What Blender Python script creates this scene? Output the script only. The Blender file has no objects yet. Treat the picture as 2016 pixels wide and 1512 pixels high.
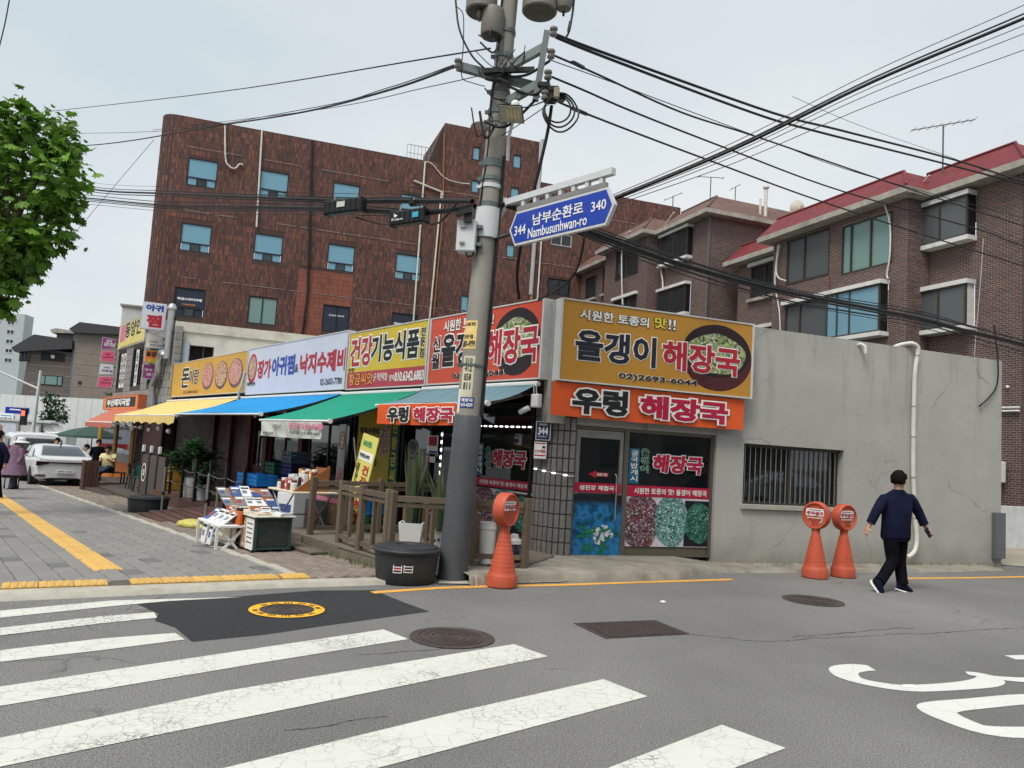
import bpy, math, random
import numpy as np
from mathutils import Vector, Matrix
rnd = random.Random(7)
R = math.radians
sc = bpy.context.scene
COL = sc.collection
# ---------------------------------------------------------------- camera
FPX, PITCH, ROLL, HC = 1510.0, R(4.97), R(3.52), 1.6
_cp, _sp, _cr, _sr = math.cos(PITCH), math.sin(PITCH), math.cos(ROLL), math.sin(ROLL)
CF = Vector((0, _cp, _sp)); _u = Vector((0, -_sp, _cp)); _x = Vector((1, 0, 0))
CX = _cr * _x + _sr * _u; CU = -_sr * _x + _cr * _u
CAM = Vector((0, 0, HC))
cam = bpy.data.cameras.new('camera'); camo = bpy.data.objects.new('camera', cam); COL.objects.link(camo)
cam.sensor_width = 36.0; cam.lens = 36.0 * FPX / 2016.0; cam.clip_start = 0.05; cam.clip_end = 3000
camo.matrix_world = Matrix(((CX.x, CU.x, -CF.x, 0), (CX.y, CU.y, -CF.y, 0), (CX.z, CU.z, -CF.z, HC), (0, 0, 0, 1)))
sc.camera = camo
# ---------------------------------------------------------------- sky, sun, exposure
wd = bpy.data.worlds.new('World'); sc.world = wd; wd.use_nodes = True
nt = wd.node_tree; nt.nodes.clear()
def _n(t, **k):
    n = nt.nodes.new(t)
    for a, b in k.items(): setattr(n, a, b)
    return n
SUN_EL, SUN_AZ = R(58), R(-150)
sky = _n('ShaderNodeTexSky', sky_type='NISHITA', sun_disc=False, sun_elevation=SUN_EL, sun_rotation=SUN_AZ, dust_density=3.0)
hsv = _n('ShaderNodeHueSaturation'); hsv.inputs['Saturation'].default_value = 0.55
tc = _n('ShaderNodeTexCoord'); mp = _n('ShaderNodeMapping'); mp.inputs['Scale'].default_value = (1, 1, 2.2)
no = _n('ShaderNodeTexNoise'); no.inputs['Scale'].default_value = 1.1; no.inputs['Detail'].default_value = 5; no.inputs['Roughness'].default_value = .5
rp = _n('ShaderNodeValToRGB'); rp.color_ramp.elements[0].position = .32; rp.color_ramp.elements[1].position = .68
rp.color_ramp.elements[0].color = (3.9, 4.5, 4.85, 1); rp.color_ramp.elements[1].color = (5.6, 5.75, 5.8, 1)
mx = _n('ShaderNodeMix', data_type='RGBA'); mx.inputs[0].default_value = .9
bg = _n('ShaderNodeBackground'); bg.inputs[1].default_value = 0.08
ow = _n('ShaderNodeOutputWorld')
L_ = nt.links.new
L_(sky.outputs[0], hsv.inputs['Color']); L_(tc.outputs['Generated'], mp.inputs[0]); L_(mp.outputs[0], no.inputs['Vector'])
L_(no.outputs[0], rp.inputs[0]); L_(hsv.outputs[0], mx.inputs[6]); L_(rp.outputs[0], mx.inputs[7]); L_(mx.outputs[2], bg.inputs[0]); L_(bg.outputs[0], ow.inputs[0])
sl = bpy.data.lights.new('sun', 'SUN'); sl.energy = 1.5; sl.angle = R(25); sl.color = (1, .955, .88)
so = bpy.data.objects.new('sun', sl); COL.objects.link(so)
_sd = Vector((math.sin(SUN_AZ) * math.cos(SUN_EL), math.cos(SUN_AZ) * math.cos(SUN_EL), math.sin(SUN_EL)))
so.rotation_euler = _sd.to_track_quat('Z', 'Y').to_euler(); so.location = (0, 0, 40)
vs = sc.view_settings; vs.view_transform = 'Standard'; vs.look = 'None'; vs.gamma = 1; vs.exposure = 1.0; vs.use_curve_mapping = False
try:
    sc.cycles.max_bounces = 4; sc.cycles.diffuse_bounces = 2; sc.cycles.glossy_bounces = 3; sc.cycles.transparent_max_bounces = 8; sc.cycles.caustics_reflective = False; sc.cycles.caustics_refractive = False
    sc.cycles.use_denoising = True; sc.cycles.denoising_input_passes = 'RGB_ALBEDO_NORMAL'; sc.cycles.denoising_prefilter = 'ACCURATE'
    sc.cycles.use_light_tree = False
except Exception: pass
# ---------------------------------------------------------------- photo geometry: pixel rays to real planes
def ray(px, py): return CX * ((px - 1008) / FPX) - CU * ((py - 756) / FPX) + CF
def G(px, py, z=0.0):
    d = ray(px, py); return CAM + d * ((z - HC) / d.z)
def atY(px, py, Y):
    d = ray(px, py); return CAM + d * (Y / d.y)
ULx, ULy = -0.61153, 0.79122
def gz(x, y):
    s = x * ULx + y * ULy - 8.0
    return -0.027 * (0 if s < -1.5 else ((s + 1.5) ** 2 / 6.0 if s < 1.5 else s))
def GG(px, py, h=0.0):
    z = h
    for _ in range(40):
        p = G(px, py, z); z = gz(p.x, p.y) + h
    return G(px, py, z)
class Fr:
    """a vertical facade frame: local x to the right, y into the wall, z up"""
    def __init__(s, o, a): s.o = Vector(o); s.a = a; s.ex = Vector((math.cos(a), math.sin(a), 0)); s.ey = Vector((-math.sin(a), math.cos(a), 0))
    def w(s, x, y, z): return s.o + s.ex * x + s.ey * y + Vector((0, 0, z))
    def hit(s, px, py, y=0.0):
        d = ray(px, py); t = ((s.o + s.ey * y - CAM).dot(s.ey)) / d.dot(s.ey); p = CAM + d * t - s.o
        return p.dot(s.ex), p.z
    def rect(s, tl, br, y=0.0):
        a = s.hit(*tl, y); b = s.hit(*br, y); return a[0], b[0], b[1], a[1]
    def rect4(s, tl, tr, br, bl, y=0.0):
        a, b, c, d = (s.hit(*q, y) for q in (tl, tr, br, bl))
        return (a[0] + d[0]) / 2, (b[0] + c[0]) / 2, (c[1] + d[1]) / 2, (a[1] + b[1]) / 2
    def sub(s, x, y, z): return Fr(s.w(x, y, z), s.a)
    def loc(s, p):
        q = p - s.o; return q.dot(s.ex), q.dot(s.ey), q.z
_o = G(1063.6, 746.2, 2.69)
FL = Fr((_o.x, _o.y, 0), math.atan2(-ULy, -ULx))          # shop fronts along the main street, y=0 is the sign plane
FS = Fr((3.35, 12.37, 0), R(20.5))                         # side street wall
# ---------------------------------------------------------------- mesh builder
class MB:
    def __init__(s): s.v = []; s.f = []; s.m = []; s.mi = 0
    def add(s, vs, fs):
        b = len(s.v); s.v += [tuple(q) for q in vs]
        for f in fs: s.f.append(tuple(b + i for i in f)); s.m.append(s.mi)
        return s
    def mat(s, i): s.mi = i; return s
    def box(s, x0, x1, y0, y1, z0, z1):
        if x0 > x1: x0, x1 = x1, x0
        if y0 > y1: y0, y1 = y1, y0
        if z0 > z1: z0, z1 = z1, z0
        return s.add([(x0, y0, z0), (x1, y0, z0), (x1, y1, z0), (x0, y1, z0), (x0, y0, z1), (x1, y0, z1), (x1, y1, z1), (x0, y1, z1)],
                     [(0, 3, 2, 1), (4, 5, 6, 7), (0, 1, 5, 4), (1, 2, 6, 5), (2, 3, 7, 6), (3, 0, 4, 7)])
    def bbox(s, x0, x1, y0, y1, z0, z1, b=.01):
        """box with its edges cut"""
        if x0 > x1: x0, x1 = x1, x0
        if y0 > y1: y0, y1 = y1, y0
        if z0 > z1: z0, z1 = z1, z0
        b = min(b, (x1 - x0) / 3, (y1 - y0) / 3, (z1 - z0) / 3)
        def ring(e, z): return [(x0 + e, y0 + b, z), (x0 + b, y0 + e, z), (x1 - b, y0 + e, z), (x1 - e, y0 + b, z), (x1 - e, y1 - b, z), (x1 - b, y1 - e, z), (x0 + b, y1 - e, z), (x0 + e, y1 - b, z)]
        def inner(z): return [(x0 + b, y0 + b, z)] * 1 + [(x1 - b, y0 + b, z), (x1 - b, y1 - b, z), (x0 + b, y1 - b, z)]
        A = ring(b * .7, z0); B = ring(0, z0 + b); Cc = ring(0, z1 - b); D = ring(b * .7, z1)
        vs = A + B + Cc + D; fs = [tuple(range(7, -1, -1)), tuple(range(24, 32))]
        for k in range(3):
            for i in range(8):
                j = (i + 1) % 8; fs.append((k * 8 + i, k * 8 + j, k * 8 + 8 + j, k * 8 + 8 + i))
        return s.add(vs, fs)
    def quad(s, a, b, c, d): return s.add([a, b, c, d], [(0, 1, 2, 3)])
    def poly(s, pts): return s.add(pts, [tuple(range(len(pts)))])
    def prism(s, pts, d):
        """extrude a 3D polygon by the vector d"""
        n = len(pts); d = Vector(d); P = [Vector(p) for p in pts]
        return s.add(P + [p + d for p in P], [tuple(range(n - 1, -1, -1)), tuple(range(n, 2 * n))] + [(i, (i + 1) % n, n + (i + 1) % n, n + i) for i in range(n)])
    def bar(s, a, b, w, h, up=(0, 0, 1)):
        a = Vector(a); b = Vector(b); d = (b - a).normalized(); up = Vector(up)
        sx = d.cross(up)
        if sx.length < 1e-4: sx = d.cross(Vector((1, 0, 0)))
        sx.normalize(); sz = sx.cross(d)
        o = [(-w / 2, -h / 2), (w / 2, -h / 2), (w / 2, h / 2), (-w / 2, h / 2)]
        return s.add([a + sx * i + sz * j for i, j in o] + [b + sx * i + sz * j for i, j in o],
                     [(3, 2, 1, 0), (4, 5, 6, 7)] + [(i, (i + 1) % 4, 4 + (i + 1) % 4, 4 + i) for i in range(4)])
    def tube(s, pts, r, n=8, cap=True):
        P = [Vector(p) for p in pts]; rr = r if isinstance(r, (list, tuple)) else [r] * len(P)
        vs = []; last = None
        for i, p in enumerate(P):
            d = (P[min(i + 1, len(P) - 1)] - P[max(i - 1, 0)])
            d = d.normalized() if d.length > 1e-9 else Vector((0, 0, 1))
            if last is None:
                a = d.cross(Vector((0, 0, 1)));
                if a.length < 1e-3: a = d.cross(Vector((1, 0, 0)))
            else: a = last - d * last.dot(d)
            a.normalize(); last = a; b = d.cross(a)
            for k in range(n):
                t = 2 * math.pi * k / n; vs.append(p + (a * math.cos(t) + b * math.sin(t)) * rr[i])
        fs = []
        for i in range(len(P) - 1):
            for k in range(n):
                j = (k + 1) % n; fs.append((i * n + k, i * n + j, i * n + n + j, i * n + n + k))
        if cap: fs += [tuple(range(n - 1, -1, -1)), tuple(range((len(P) - 1) * n, len(P) * n))]
        return s.add(vs, fs)
    def lathe(s, prof, n=24, c=(0, 0, 0), sx=1, sy=1, cap=True):
        vs = []; fs = []; m = len(prof)
        for r, z in prof:
            for k in range(n):
                t = 2 * math.pi * k / n; vs.append((c[0] + r * sx * math.cos(t), c[1] + r * sy * math.sin(t), c[2] + z))
        for i in range(m - 1):
            for k in range(n):
                j = (k + 1) % n; fs.append((i * n + k, i * n + j, i * n + n + j, i * n + n + k))
        if cap: fs += [tuple(range(n - 1, -1, -1)), tuple(range((m - 1) * n, m * n))]
        return s.add(vs, fs)
    def ball(s, c, r, n=10, sx=1, sy=1, sz=1):
        return s.lathe([(max(1e-3, r * math.sin(math.pi * i / (n // 2 + 2))), -r * sz * math.cos(math.pi * i / (n // 2 + 2))) for i in range(n // 2 + 3)], n, c, sx, sy)
    def sheet(s, grid):
        """grid[i][j] of points"""
        h = len(grid); w = len(grid[0])
        return s.add([p for r in grid for p in r], [(i * w + j, i * w + j + 1, i * w + w + j + 1, i * w + w + j) for i in range(h - 1) for j in range(w - 1)])
    def mesh(s, name):
        me = bpy.data.meshes.new(name); me.from_pydata(s.v, [], s.f); return me
    def build(s, name, mats, parent=None, smooth=False, loc=None, rot=0):
        me = s.mesh(name); mats = mats if isinstance(mats, (list, tuple)) else [mats]
        for q in mats: me.materials.append(q)
        if len(mats) > 1: me.polygons.foreach_set('material_index', s.m)
        if smooth: me.polygons.foreach_set('use_smooth', [True] * len(me.polygons)); 
        me.update()
        if smooth: 
            try: me.set_sharp_from_angle(angle=R(38 if smooth is True else smooth))
            except Exception: pass
        return link(name, me, parent, loc, rot)
def link(name, me, parent=None, loc=None, rot=0):
    o = bpy.data.objects.new(name, me); COL.objects.link(o); o.parent = parent
    if loc is not None: o.location = loc
    if rot: o.rotation_euler.z = rot
    return o
def tag(o, label=None, cat=None, group=None, kind=None):
    if label: o['label'] = label
    if cat: o['category'] = cat
    if group: o['group'] = group
    if kind: o['kind'] = kind
    return o
def thing(name, label, cat, loc=(0, 0, 0), rot=0, group=None):
    o = bpy.data.objects.new(name, None); COL.objects.link(o); o.location = loc; o.rotation_euler.z = rot; o.empty_display_size = .2
    return tag(o, label, cat, group)
def tf(name, label, cat, fr, group=None): return thing(name, label, cat, fr.o, fr.a, group)
def copytree(o, parent=None):
    c = o.copy(); COL.objects.link(c); c.parent = parent
    for ch in o.children: copytree(ch, c)
    return c
# ---------------------------------------------------------------- materials
_M = {}
def lin(c):
    """sRGB 0-255 to linear"""
    return tuple(((q / 255) / 12.92 if q / 255 <= .04045 else ((q / 255 + .055) / 1.055) ** 2.4) for q in c)
class NT:
    def __init__(s, name):
        s.m = bpy.data.materials.new(name); s.m.use_nodes = True; s.t = s.m.node_tree; s.t.nodes.clear()
        s.out = s.t.nodes.new('ShaderNodeOutputMaterial'); s.p = s.t.nodes.new('ShaderNodeBsdfPrincipled'); s.l(s.p.outputs[0], s.out.inputs[0])
        s.tc = s.t.nodes.new('ShaderNodeTexCoord')
    def l(s, a, b): s.t.links.new(a, b)
    def n(s, t, **k):
        q = s.t.nodes.new(t)
        for a, b in k.items(): setattr(q, a, b)
        return q
    def noise(s, scale, det=4, rough=.55, vec=None, stretch=None):
        q = s.n('ShaderNodeTexNoise'); q.inputs['Scale'].default_value = scale; q.inputs['Detail'].default_value = det; q.inputs['Roughness'].default_value = rough
        v = vec or s.tc.outputs['Object']
        if stretch:
            mpg = s.n('ShaderNodeMapping'); mpg.inputs['Scale'].default_value = stretch; s.l(v, mpg.inputs[0]); v = mpg.outputs[0]
        s.l(v, q.inputs['Vector']); return q.outputs[0]
    def ramp(s, f, stops):
        q = s.n('ShaderNodeValToRGB'); e = q.color_ramp.elements
        while len(e) < len(stops): e.new(.5)
        for i, (p, c) in enumerate(stops):
            e[i].position = p; e[i].color = (c, c, c, 1) if not isinstance(c, (tuple, list)) else (*c[:3], 1)
        s.l(f, q.inputs[0]); return q.outputs[0]
    def mix(s, f, a, b, mode='MIX'):
        q = s.n('ShaderNodeMix', data_type='RGBA', blend_type=mode)
        for sock, v in ((q.inputs[0], f), (q.inputs[6], a), (q.inputs[7], b)):
            if isinstance(v, (int, float)): sock.default_value = v if sock == q.inputs[0] else (v, v, v, 1)
            elif isinstance(v, (tuple, list)): sock.default_value = (*v[:3], 1)
            else: s.l(v, sock)
        return q.outputs[2]
    def math(s, op, a, b=0.0, clamp=False):
        q = s.n('ShaderNodeMath', operation=op, use_clamp=clamp)
        for i, v in enumerate((a, b)):
            if isinstance(v, (int, float)): q.inputs[i].default_value = v
            else: s.l(v, q.inputs[i])
        return q.outputs[0]
    def vor(s, scale, feature='F1', vec=None, rnd_=1.0):
        q = s.n('ShaderNodeTexVoronoi', feature=feature); q.inputs['Scale'].default_value = scale; q.inputs['Randomness'].default_value = rnd_
        s.l(vec or s.tc.outputs['Object'], q.inputs['Vector']); return q
    def bump(s, h, st=.3, dist=.01):
        q = s.n('ShaderNodeBump'); q.inputs['Strength'].default_value = st; q.inputs['Distance'].default_value = dist; s.l(h, q.inputs['Height']); s.l(q.outputs[0], s.p.inputs['Normal'])
    def done(s, col=None, rough=.6, metal=0, spec=.4):
        if col is not None:
            if isinstance(col, (tuple, list)): s.p.inputs['Base Color'].default_value = (*col[:3], 1)
            else: s.l(col, s.p.inputs['Base Color'])
        if isinstance(rough, (int, float)): s.p.inputs['Roughness'].default_value = rough
        else: s.l(rough, s.p.inputs['Roughness'])
        s.p.inputs['Metallic'].default_value = metal; s.p.inputs['Specular IOR Level'].default_value = spec
        return s.m
def M(name, col, rough=.6, var=.12, scale=4, bump=0, metal=0, spec=.4, srgb=True, dirt=0, rndobj=0, rndisl=0, stretch=None):
    """plain painted or solid material with uneven colour"""
    if name in _M: return _M[name]
    n = NT(name); c = lin(col) if srgb else col
    a = tuple(q * (1 - var) for q in c); b = tuple(min(1, q * (1 + var)) for q in c)
    f = n.noise(scale, 5, .6, stretch=stretch); r = n.ramp(f, [(.3, a), (.7, b)])
    if dirt:
        d = n.ramp(n.noise(scale * .35, 6, .65), [(.52, 0.0), (.75, dirt)]); r = n.mix(d, r, (.09, .08, .065))
    if rndobj or rndisl:
        if rndobj: q = n.n('ShaderNodeObjectInfo').outputs['Random']; k = rndobj
        else: q = n.n('ShaderNodeNewGeometry').outputs['Random Per Island']; k = rndisl
        r = n.mix(1.0, r, n.ramp(q, [(0, 1 - k), (1, 1 + k)]), 'MULTIPLY')
    if bump: n.bump(n.noise(scale * 6, 4), bump, .01)
    rg = n.ramp(n.noise(scale * 2.3, 3), [(.3, max(.03, rough - .1)), (.7, min(1, rough + .1))])
    _M[name] = n.done(r, rg, metal, spec); return _M[name]
# ---------------------------------------------------------------- lettering
_fc = {}
def glyphs(body, bold):
    """one line of text as a flat mesh: (verts, faces, box); strokes are thickened by rounding"""
    k = (body, round(bold, 4))
    if k in _fc: return _fc[k]
    c = bpy.data.curves.new('t', 'FONT'); c.body = body; c.size = 1; c.resolution_u = 2; c.bevel_depth = bold; c.bevel_resolution = 1; c.fill_mode = 'BOTH' if bold else 'FRONT'
    o = bpy.data.objects.new('t', c); me = o.to_mesh()
    nv = len(me.vertices); V = np.empty(nv * 3, np.float32); me.vertices.foreach_get('co', V); V = V.reshape(-1, 3)
    F = [tuple(p.vertices) for p in me.polygons]
    if bold:
        V[:, 2] = V[:, 2] / max(1e-6, bold)
        # drop back faces
        F = [f for f in F if max(V[i, 2] for i in f) > -1e-4]
    o.to_mesh_clear(); bpy.data.objects.remove(o); bpy.data.curves.remove(c)
    _fc[k] = (V, F, (V[:, 0].min(), V[:, 0].max(), V[:, 1].min(), V[:, 1].max())); return _fc[k]
def text(parent, body, rc, y, mats, bold=.03, out=0.0, name='lettering', th=.0035, slant=0, vertical=False, gap=.08):
    """fit body into the local rectangle rc=(x0,x1,z0,z1) on the plane y (facing -y); mats=(letter[, outline])"""
    mb = MB(); x0, x1, z0, z1 = rc
    if vertical:
        n = len(body); h = (z1 - z0) / n
        items = [(ch, (x0, x1, z1 - (i + 1) * h + h * gap, z1 - i * h - h * gap)) for i, ch in enumerate(body) if ch != ' ']
    else: items = [(body, rc)]
    for ch, (a0, a1, b0, b1) in items:
        Vr, _, bx = glyphs(ch, bold)
        sx = (a1 - a0) / (bx[1] - bx[0]); sz = (b1 - b0) / (bx[3] - bx[2])
        lay = []
        if out: lay.append((glyphs(ch, bold + out), 1, y - th * 1.0, th * .8))
        lay.append((glyphs(ch, bold), 0, y - th * (2.6 if out else 1.0), th * .5))
        for (V, F, _), mi, yy, t in lay:
            mb.mat(mi)
            mb.add([(a0 + (p[0] - bx[0]) * sx + slant * (p[1] - bx[2]) * sz, yy - p[2] * t, b0 + (p[1] - bx[2]) * sz) for p in V], F)
    return mb.build(name, list(mats)[:2 if out else 1], parent)
# ================================================================ special materials
def mk_asphalt(name, base, patch=False):
    n = NT(name)
    big = n.ramp(n.noise(.25, 6, .6), [(.3, tuple(q * .76 for q in base)), (.7, tuple(q * 1.22 for q in base))])
    sp = n.ramp(n.noise(105, 2, .8), [(.34, .42), (.5, .97), (.68, 1.85)])
    c = n.mix(1.0, big, sp, 'MULTIPLY')
    c = n.mix(1.0, c, n.ramp(n.noise(30, 3, .75), [(.3, .9), (.5, 1.0), (.7, 1.1)]), 'MULTIPLY')
    c = n.mix(n.ramp(n.vor(60).outputs['Distance'], [(.0, .55), (.16, 0.0)]), c, tuple(q * 2.6 for q in base))
    if not patch:
        # fine wandering cracks
        wv = n.n('ShaderNodeVectorMath', operation='ADD'); nz = n.n('ShaderNodeTexNoise'); nz.inputs['Scale'].default_value = 1.3; nz.inputs['Detail'].default_value = 5
        n.l(n.tc.outputs['Object'], nz.inputs['Vector']); n.l(n.tc.outputs['Object'], wv.inputs[0]); n.l(nz.outputs['Color'], wv.inputs[1])
        v = n.vor(.28, 'DISTANCE_TO_EDGE', wv.outputs[0])
        cr = n.ramp(v.outputs['Distance'], [(.0, 1.0), (.006, .0)])
        gate = n.ramp(n.noise(.5, 3), [(.56, 0.0), (.62, .6)])
        c = n.mix(n.math('MULTIPLY', cr, gate), c, (.018, .018, .018))
        trk = n.ramp(n.noise(.22, 4, .6, stretch=(1, .35, 1)), [(.35, .86), (.5, 1.0), (.65, 1.08)]); c = n.mix(1.0, c, trk, 'MULTIPLY')
        oil = n.ramp(n.noise(1.1, 5, .7), [(.62, 0.0), (.8, .4)]); c = n.mix(oil, c, tuple(q * .55 for q in base))
    n.bump(n.noise(110, 2, .7), .55, .006)
    return n.done(c, .88, 0, .3)
ASPH = mk_asphalt('asphalt', (.172, .17, .164)); ASPH2 = mk_asphalt('new_asphalt', (.03, .032, .034), True)
def mk_paint(name, col, wear=.5, crack=9.0):
    n = NT(name)
    base = n.ramp(n.noise(3, 5), [(.3, tuple(q * .94 for q in col)), (.7, col)])
    wv = n.n('ShaderNodeVectorMath', operation='ADD'); nz = n.n('ShaderNodeTexNoise'); nz.inputs['Scale'].default_value = 7; nz.inputs['Detail'].default_value = 8; nz.inputs['Roughness'].default_value = .75
    sc_ = n.n('ShaderNodeVectorMath', operation='SCALE'); sc_.inputs['Scale'].default_value = .09
    n.l(n.tc.outputs['Object'], nz.inputs['Vector']); n.l(nz.outputs['Color'], sc_.inputs[0]); n.l(n.tc.outputs['Object'], wv.inputs[0]); n.l(sc_.outputs[0], wv.inputs[1])
    v = n.vor(crack * .8, 'DISTANCE_TO_EDGE', wv.outputs[0]); cr = n.ramp(v.outputs['Distance'], [(.0, .8), (.006, .8), (.013, 0.0)])
    g0 = n.ramp(n.noise(1.7, 3), [(.35, .2), (.6, 1.0)]); cr = n.math('MULTIPLY', cr, g0)
    v2 = n.vor(crack * 1.7, 'DISTANCE_TO_EDGE', wv.outputs[0]); cr2 = n.ramp(v2.outputs['Distance'], [(.0, .8), (.03, .8), (.045, 0.0)])
    g2 = n.ramp(n.noise(1.3, 4), [(.5, 0.0), (.64, 1.0)])
    w = n.math('MAXIMUM', cr, n.math('MULTIPLY', cr2, g2))
    sp = n.ramp(n.noise(38, 4, .8), [(.5, 0.0), (.56, 1.0)]); g3 = n.ramp(n.noise(.9, 4, .6), [(.64 - .16 * wear, 0.0), (.74 - .12 * wear, 1.0)])
    w = n.math('MAXIMUM', w, n.math('MULTIPLY', sp, g3))
    if not wear: w = n.math('MULTIPLY', w, .25)
    asp = n.ramp(n.noise(95, 2, .7), [(.36, .05), (.66, .17)])
    n.bump(n.noise(90, 2), .3, .004)
    return n.done(n.mix(w, base, asp), .75, 0, .3)
WPAINT = mk_paint('road_paint_white', lin((208, 208, 200)), .6); WPAINT2 = mk_paint('road_paint_fresh', lin((212, 213, 207)), .0, 3.0)
YPAINT = mk_paint('road_paint_yellow', lin((232, 170, 72)), .7)
CONC = M('concrete_pale', (178, 172, 158), .85, .16, 3, .5, dirt=.5)
KERBM = M('kerb_stone', (172, 168, 156), .85, .14, 6, .5, dirt=.35)
TILE = M('paving_tile', (128, 126, 123), .8, .1, 5, .3, rndobj=.07, dirt=.2); TILED = M('paving_tile_dark', (104, 104, 104), .8, .1, 5, .3, rndobj=.08)
TILEJ = M('paving_tiles_far', (128, 126, 123), .8, .1, 5, .3, rndisl=.12)
TACT = M('tactile_yellow', (206, 166, 92), .75, .14, 6, .3, rndobj=.08, dirt=.35)
BRK = M('apron_brick', (134, 122, 112), .85, .18, 8, .5, rndobj=.16, dirt=.4); BRKJ = M('apron_bricks_far', (128, 116, 106), .85, .18, 8, .5, rndisl=.2, dirt=.4)
IRON = M('cast_iron', (88, 80, 76), .55, .25, 20, .5, metal=.5, dirt=.3)
JOINT = M('paving_bed', (88, 86, 80), .95, .2, 8, .4)
# ================================================================ ground and road
def stretchgrid(a, b, n, k):
    return [(a + b) / 2 + (b - a) / 2 * math.copysign(abs(t) ** k, t) for t in np.linspace(-1, 1, n)]
mb = MB(); xs = stretchgrid(-900, 900, 90, 4.0); ys = stretchgrid(-900, 900, 90, 4.0)
ys = [y + 12 for y in ys]
mb.sheet([[(x, y, max(gz(x, y), -2.4)) for x in xs] for y in ys])
tag(mb.build('road', ASPH), kind='structure', label='grey worn asphalt of the side street and junction')
def drape(name, pts, h, mat, parent=None, div=.7, **kw):
    """a flat sheet laid on the ground at height h: polygon split along its long edges"""
    mb = MB(); mb.poly([(p[0], p[1], gz(p[0], p[1]) + h) for p in pts])
    return mb.build(name, mat, parent)
def gp(px, py, h=0): p = GG(px, py, h); return (p.x, p.y)
def ML(x, y):
    """FL local ground point"""
    p = FL.w(x, y, 0); return (p.x, p.y)
# darker asphalt patch
PATCH = [(262, 1186), (420, 1178), (620, 1163), (735, 1162), (770, 1176), (800, 1188), (845, 1204), (640, 1232), (520, 1250), (378, 1264), (345, 1236), (305, 1222), (312, 1208)]
tag(drape('asphalt_patch', [gp(*q) for q in PATCH], .002, ASPH2), 'dark new asphalt patch around the yellow ringed manhole', kind='structure')
# crosswalk stripes
STR = [((0, 1203), (220, 1183), (480, 1176), (330, 1184), (222, 1194), (0, 1217)),
       ((0, 1237), (200, 1214), (303, 1206), (309, 1217), (200, 1228), (0, 1252)),
       ((0, 1281), (200, 1258), (345, 1247), (364, 1260), (200, 1281), (0, 1304)),
       ((-250, 1390), (0, 1353), (400, 1293), (755, 1240), (804, 1259), (500, 1308), (400, 1325), (0, 1391), (-250, 1432)),
       ((-320, 1516), (0, 1454), (440, 1362), (1012, 1269), (1079, 1293), (600, 1390), (330, 1444), (0, 1511), (-320, 1576)),
       ((240, 1570), (430, 1516), (900, 1402), (1188, 1338), (1275, 1372), (900, 1472), (700, 1525), (330, 1630)),
       ((1040, 1575), (1200, 1512), (1421, 1428), (1547, 1474), (1300, 1570), (1150, 1650))]
for i, q in enumerate(STR):
    o = drape('crosswalk_stripe', [gp(*p) for p in q], .004, WPAINT)
    tag(o, ['white crosswalk stripe nearest the kerb, worn thin along the dark patch', 'white crosswalk stripe cut off by the dark asphalt patch, second from the kerb', 'white crosswalk stripe ending at the lower corner of the dark patch', 'white crosswalk stripe running to the left of the round manhole', 'long cracked white crosswalk stripe just below the round manhole', 'cracked white crosswalk stripe at the bottom centre, second nearest the camera', 'white crosswalk stripe nearest the camera at the bottom edge'][i], 'road marking', 'crosswalk stripes')
# yellow edge line
def strip(name, pl, w, h, mat):
    mb = MB(); P = [Vector(gp(*q)) for q in pl]; a = []; b = []
    for i, p in enumerate(P):
        d = (P[min(i + 1, len(P) - 1)] - P[max(i - 1, 0)]).normalized(); nn = Vector((-d.y, d.x)) * w / 2
        a.append((p.x + nn.x, p.y + nn.y, gz(p.x, p.y) + h)); b.append((p.x - nn.x, p.y - nn.y, gz(p.x, p.y) + h))
    mb.sheet([a, b]); return mb.build(name, mat)
tag(strip('yellow_line', [(733, 1167), (790, 1163), (860, 1158), (950, 1155), (1100, 1152), (1250, 1147), (1442, 1141)], .11, .003, YPAINT), 'yellow edge line running past the pole and the corner shop door', 'road marking', 'yellow road edge lines')
tag(strip('yellow_line', [(1785, 1139), (1900, 1138), (2060, 1135), (2300, 1130)], .11, .003, YPAINT), 'yellow edge line below the right end of the grey wall', 'road marking', 'yellow road edge lines')
# painted letters on the road, partly out of frame
def ribbon(mb, pl, h, close=False):
    P = [(Vector(gp(x, y)), w) for x, y, w in pl]; a = []; b = []
    for i, (p, w) in enumerate(P):
        d = (P[min(i + 1, len(P) - 1)][0] - P[max(i - 1, 0)][0]).normalized(); nn = Vector((-d.y, d.x)) * w / 2
        a.append((p.x + nn.x, p.y + nn.y, h)); b.append((p.x - nn.x, p.y - nn.y, h))
    mb.sheet([a, b])
def smooth(pl, k=4):
    out = []
    n = len(pl)
    for i in range(n - 1):
        p0, p1, p2, p3 = pl[max(i - 1, 0)], pl[i], pl[i + 1], pl[min(i + 2, n - 1)]
        for j in range(k):
            t = j / k
            out.append(tuple(.5 * ((2 * b) + (-a + c) * t + (2 * a - 5 * b + 4 * c - d) * t * t + (-a + 3 * b - 3 * c + d) * t ** 3) for a, b, c, d in zip(p0, p1, p2, p3)))
    out.append(tuple(pl[-1])); return out
mb = MB(); ribbon(mb, smooth([(1716, 1316, .16), (1690, 1315, .2), (1662, 1320, .22), (1668, 1332, .2), (1700, 1343, .16), (1750, 1352, .16), (1800, 1356, .16), (1880, 1352, .17), (1935, 1346, .2), (1950, 1338, .2), (1930, 1330, .17), (1903, 1326, .1)]), .004)
ribbon(mb, smooth([(1946, 1333, .1), (1990, 1338, .13), (2060, 1340, .15), (2200, 1332, .15)]), .0045)
tag(mb.build('road_lettering', WPAINT2), 'curved white painted road letter on the right, upper of two', 'road marking', 'painted road letters')
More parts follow.
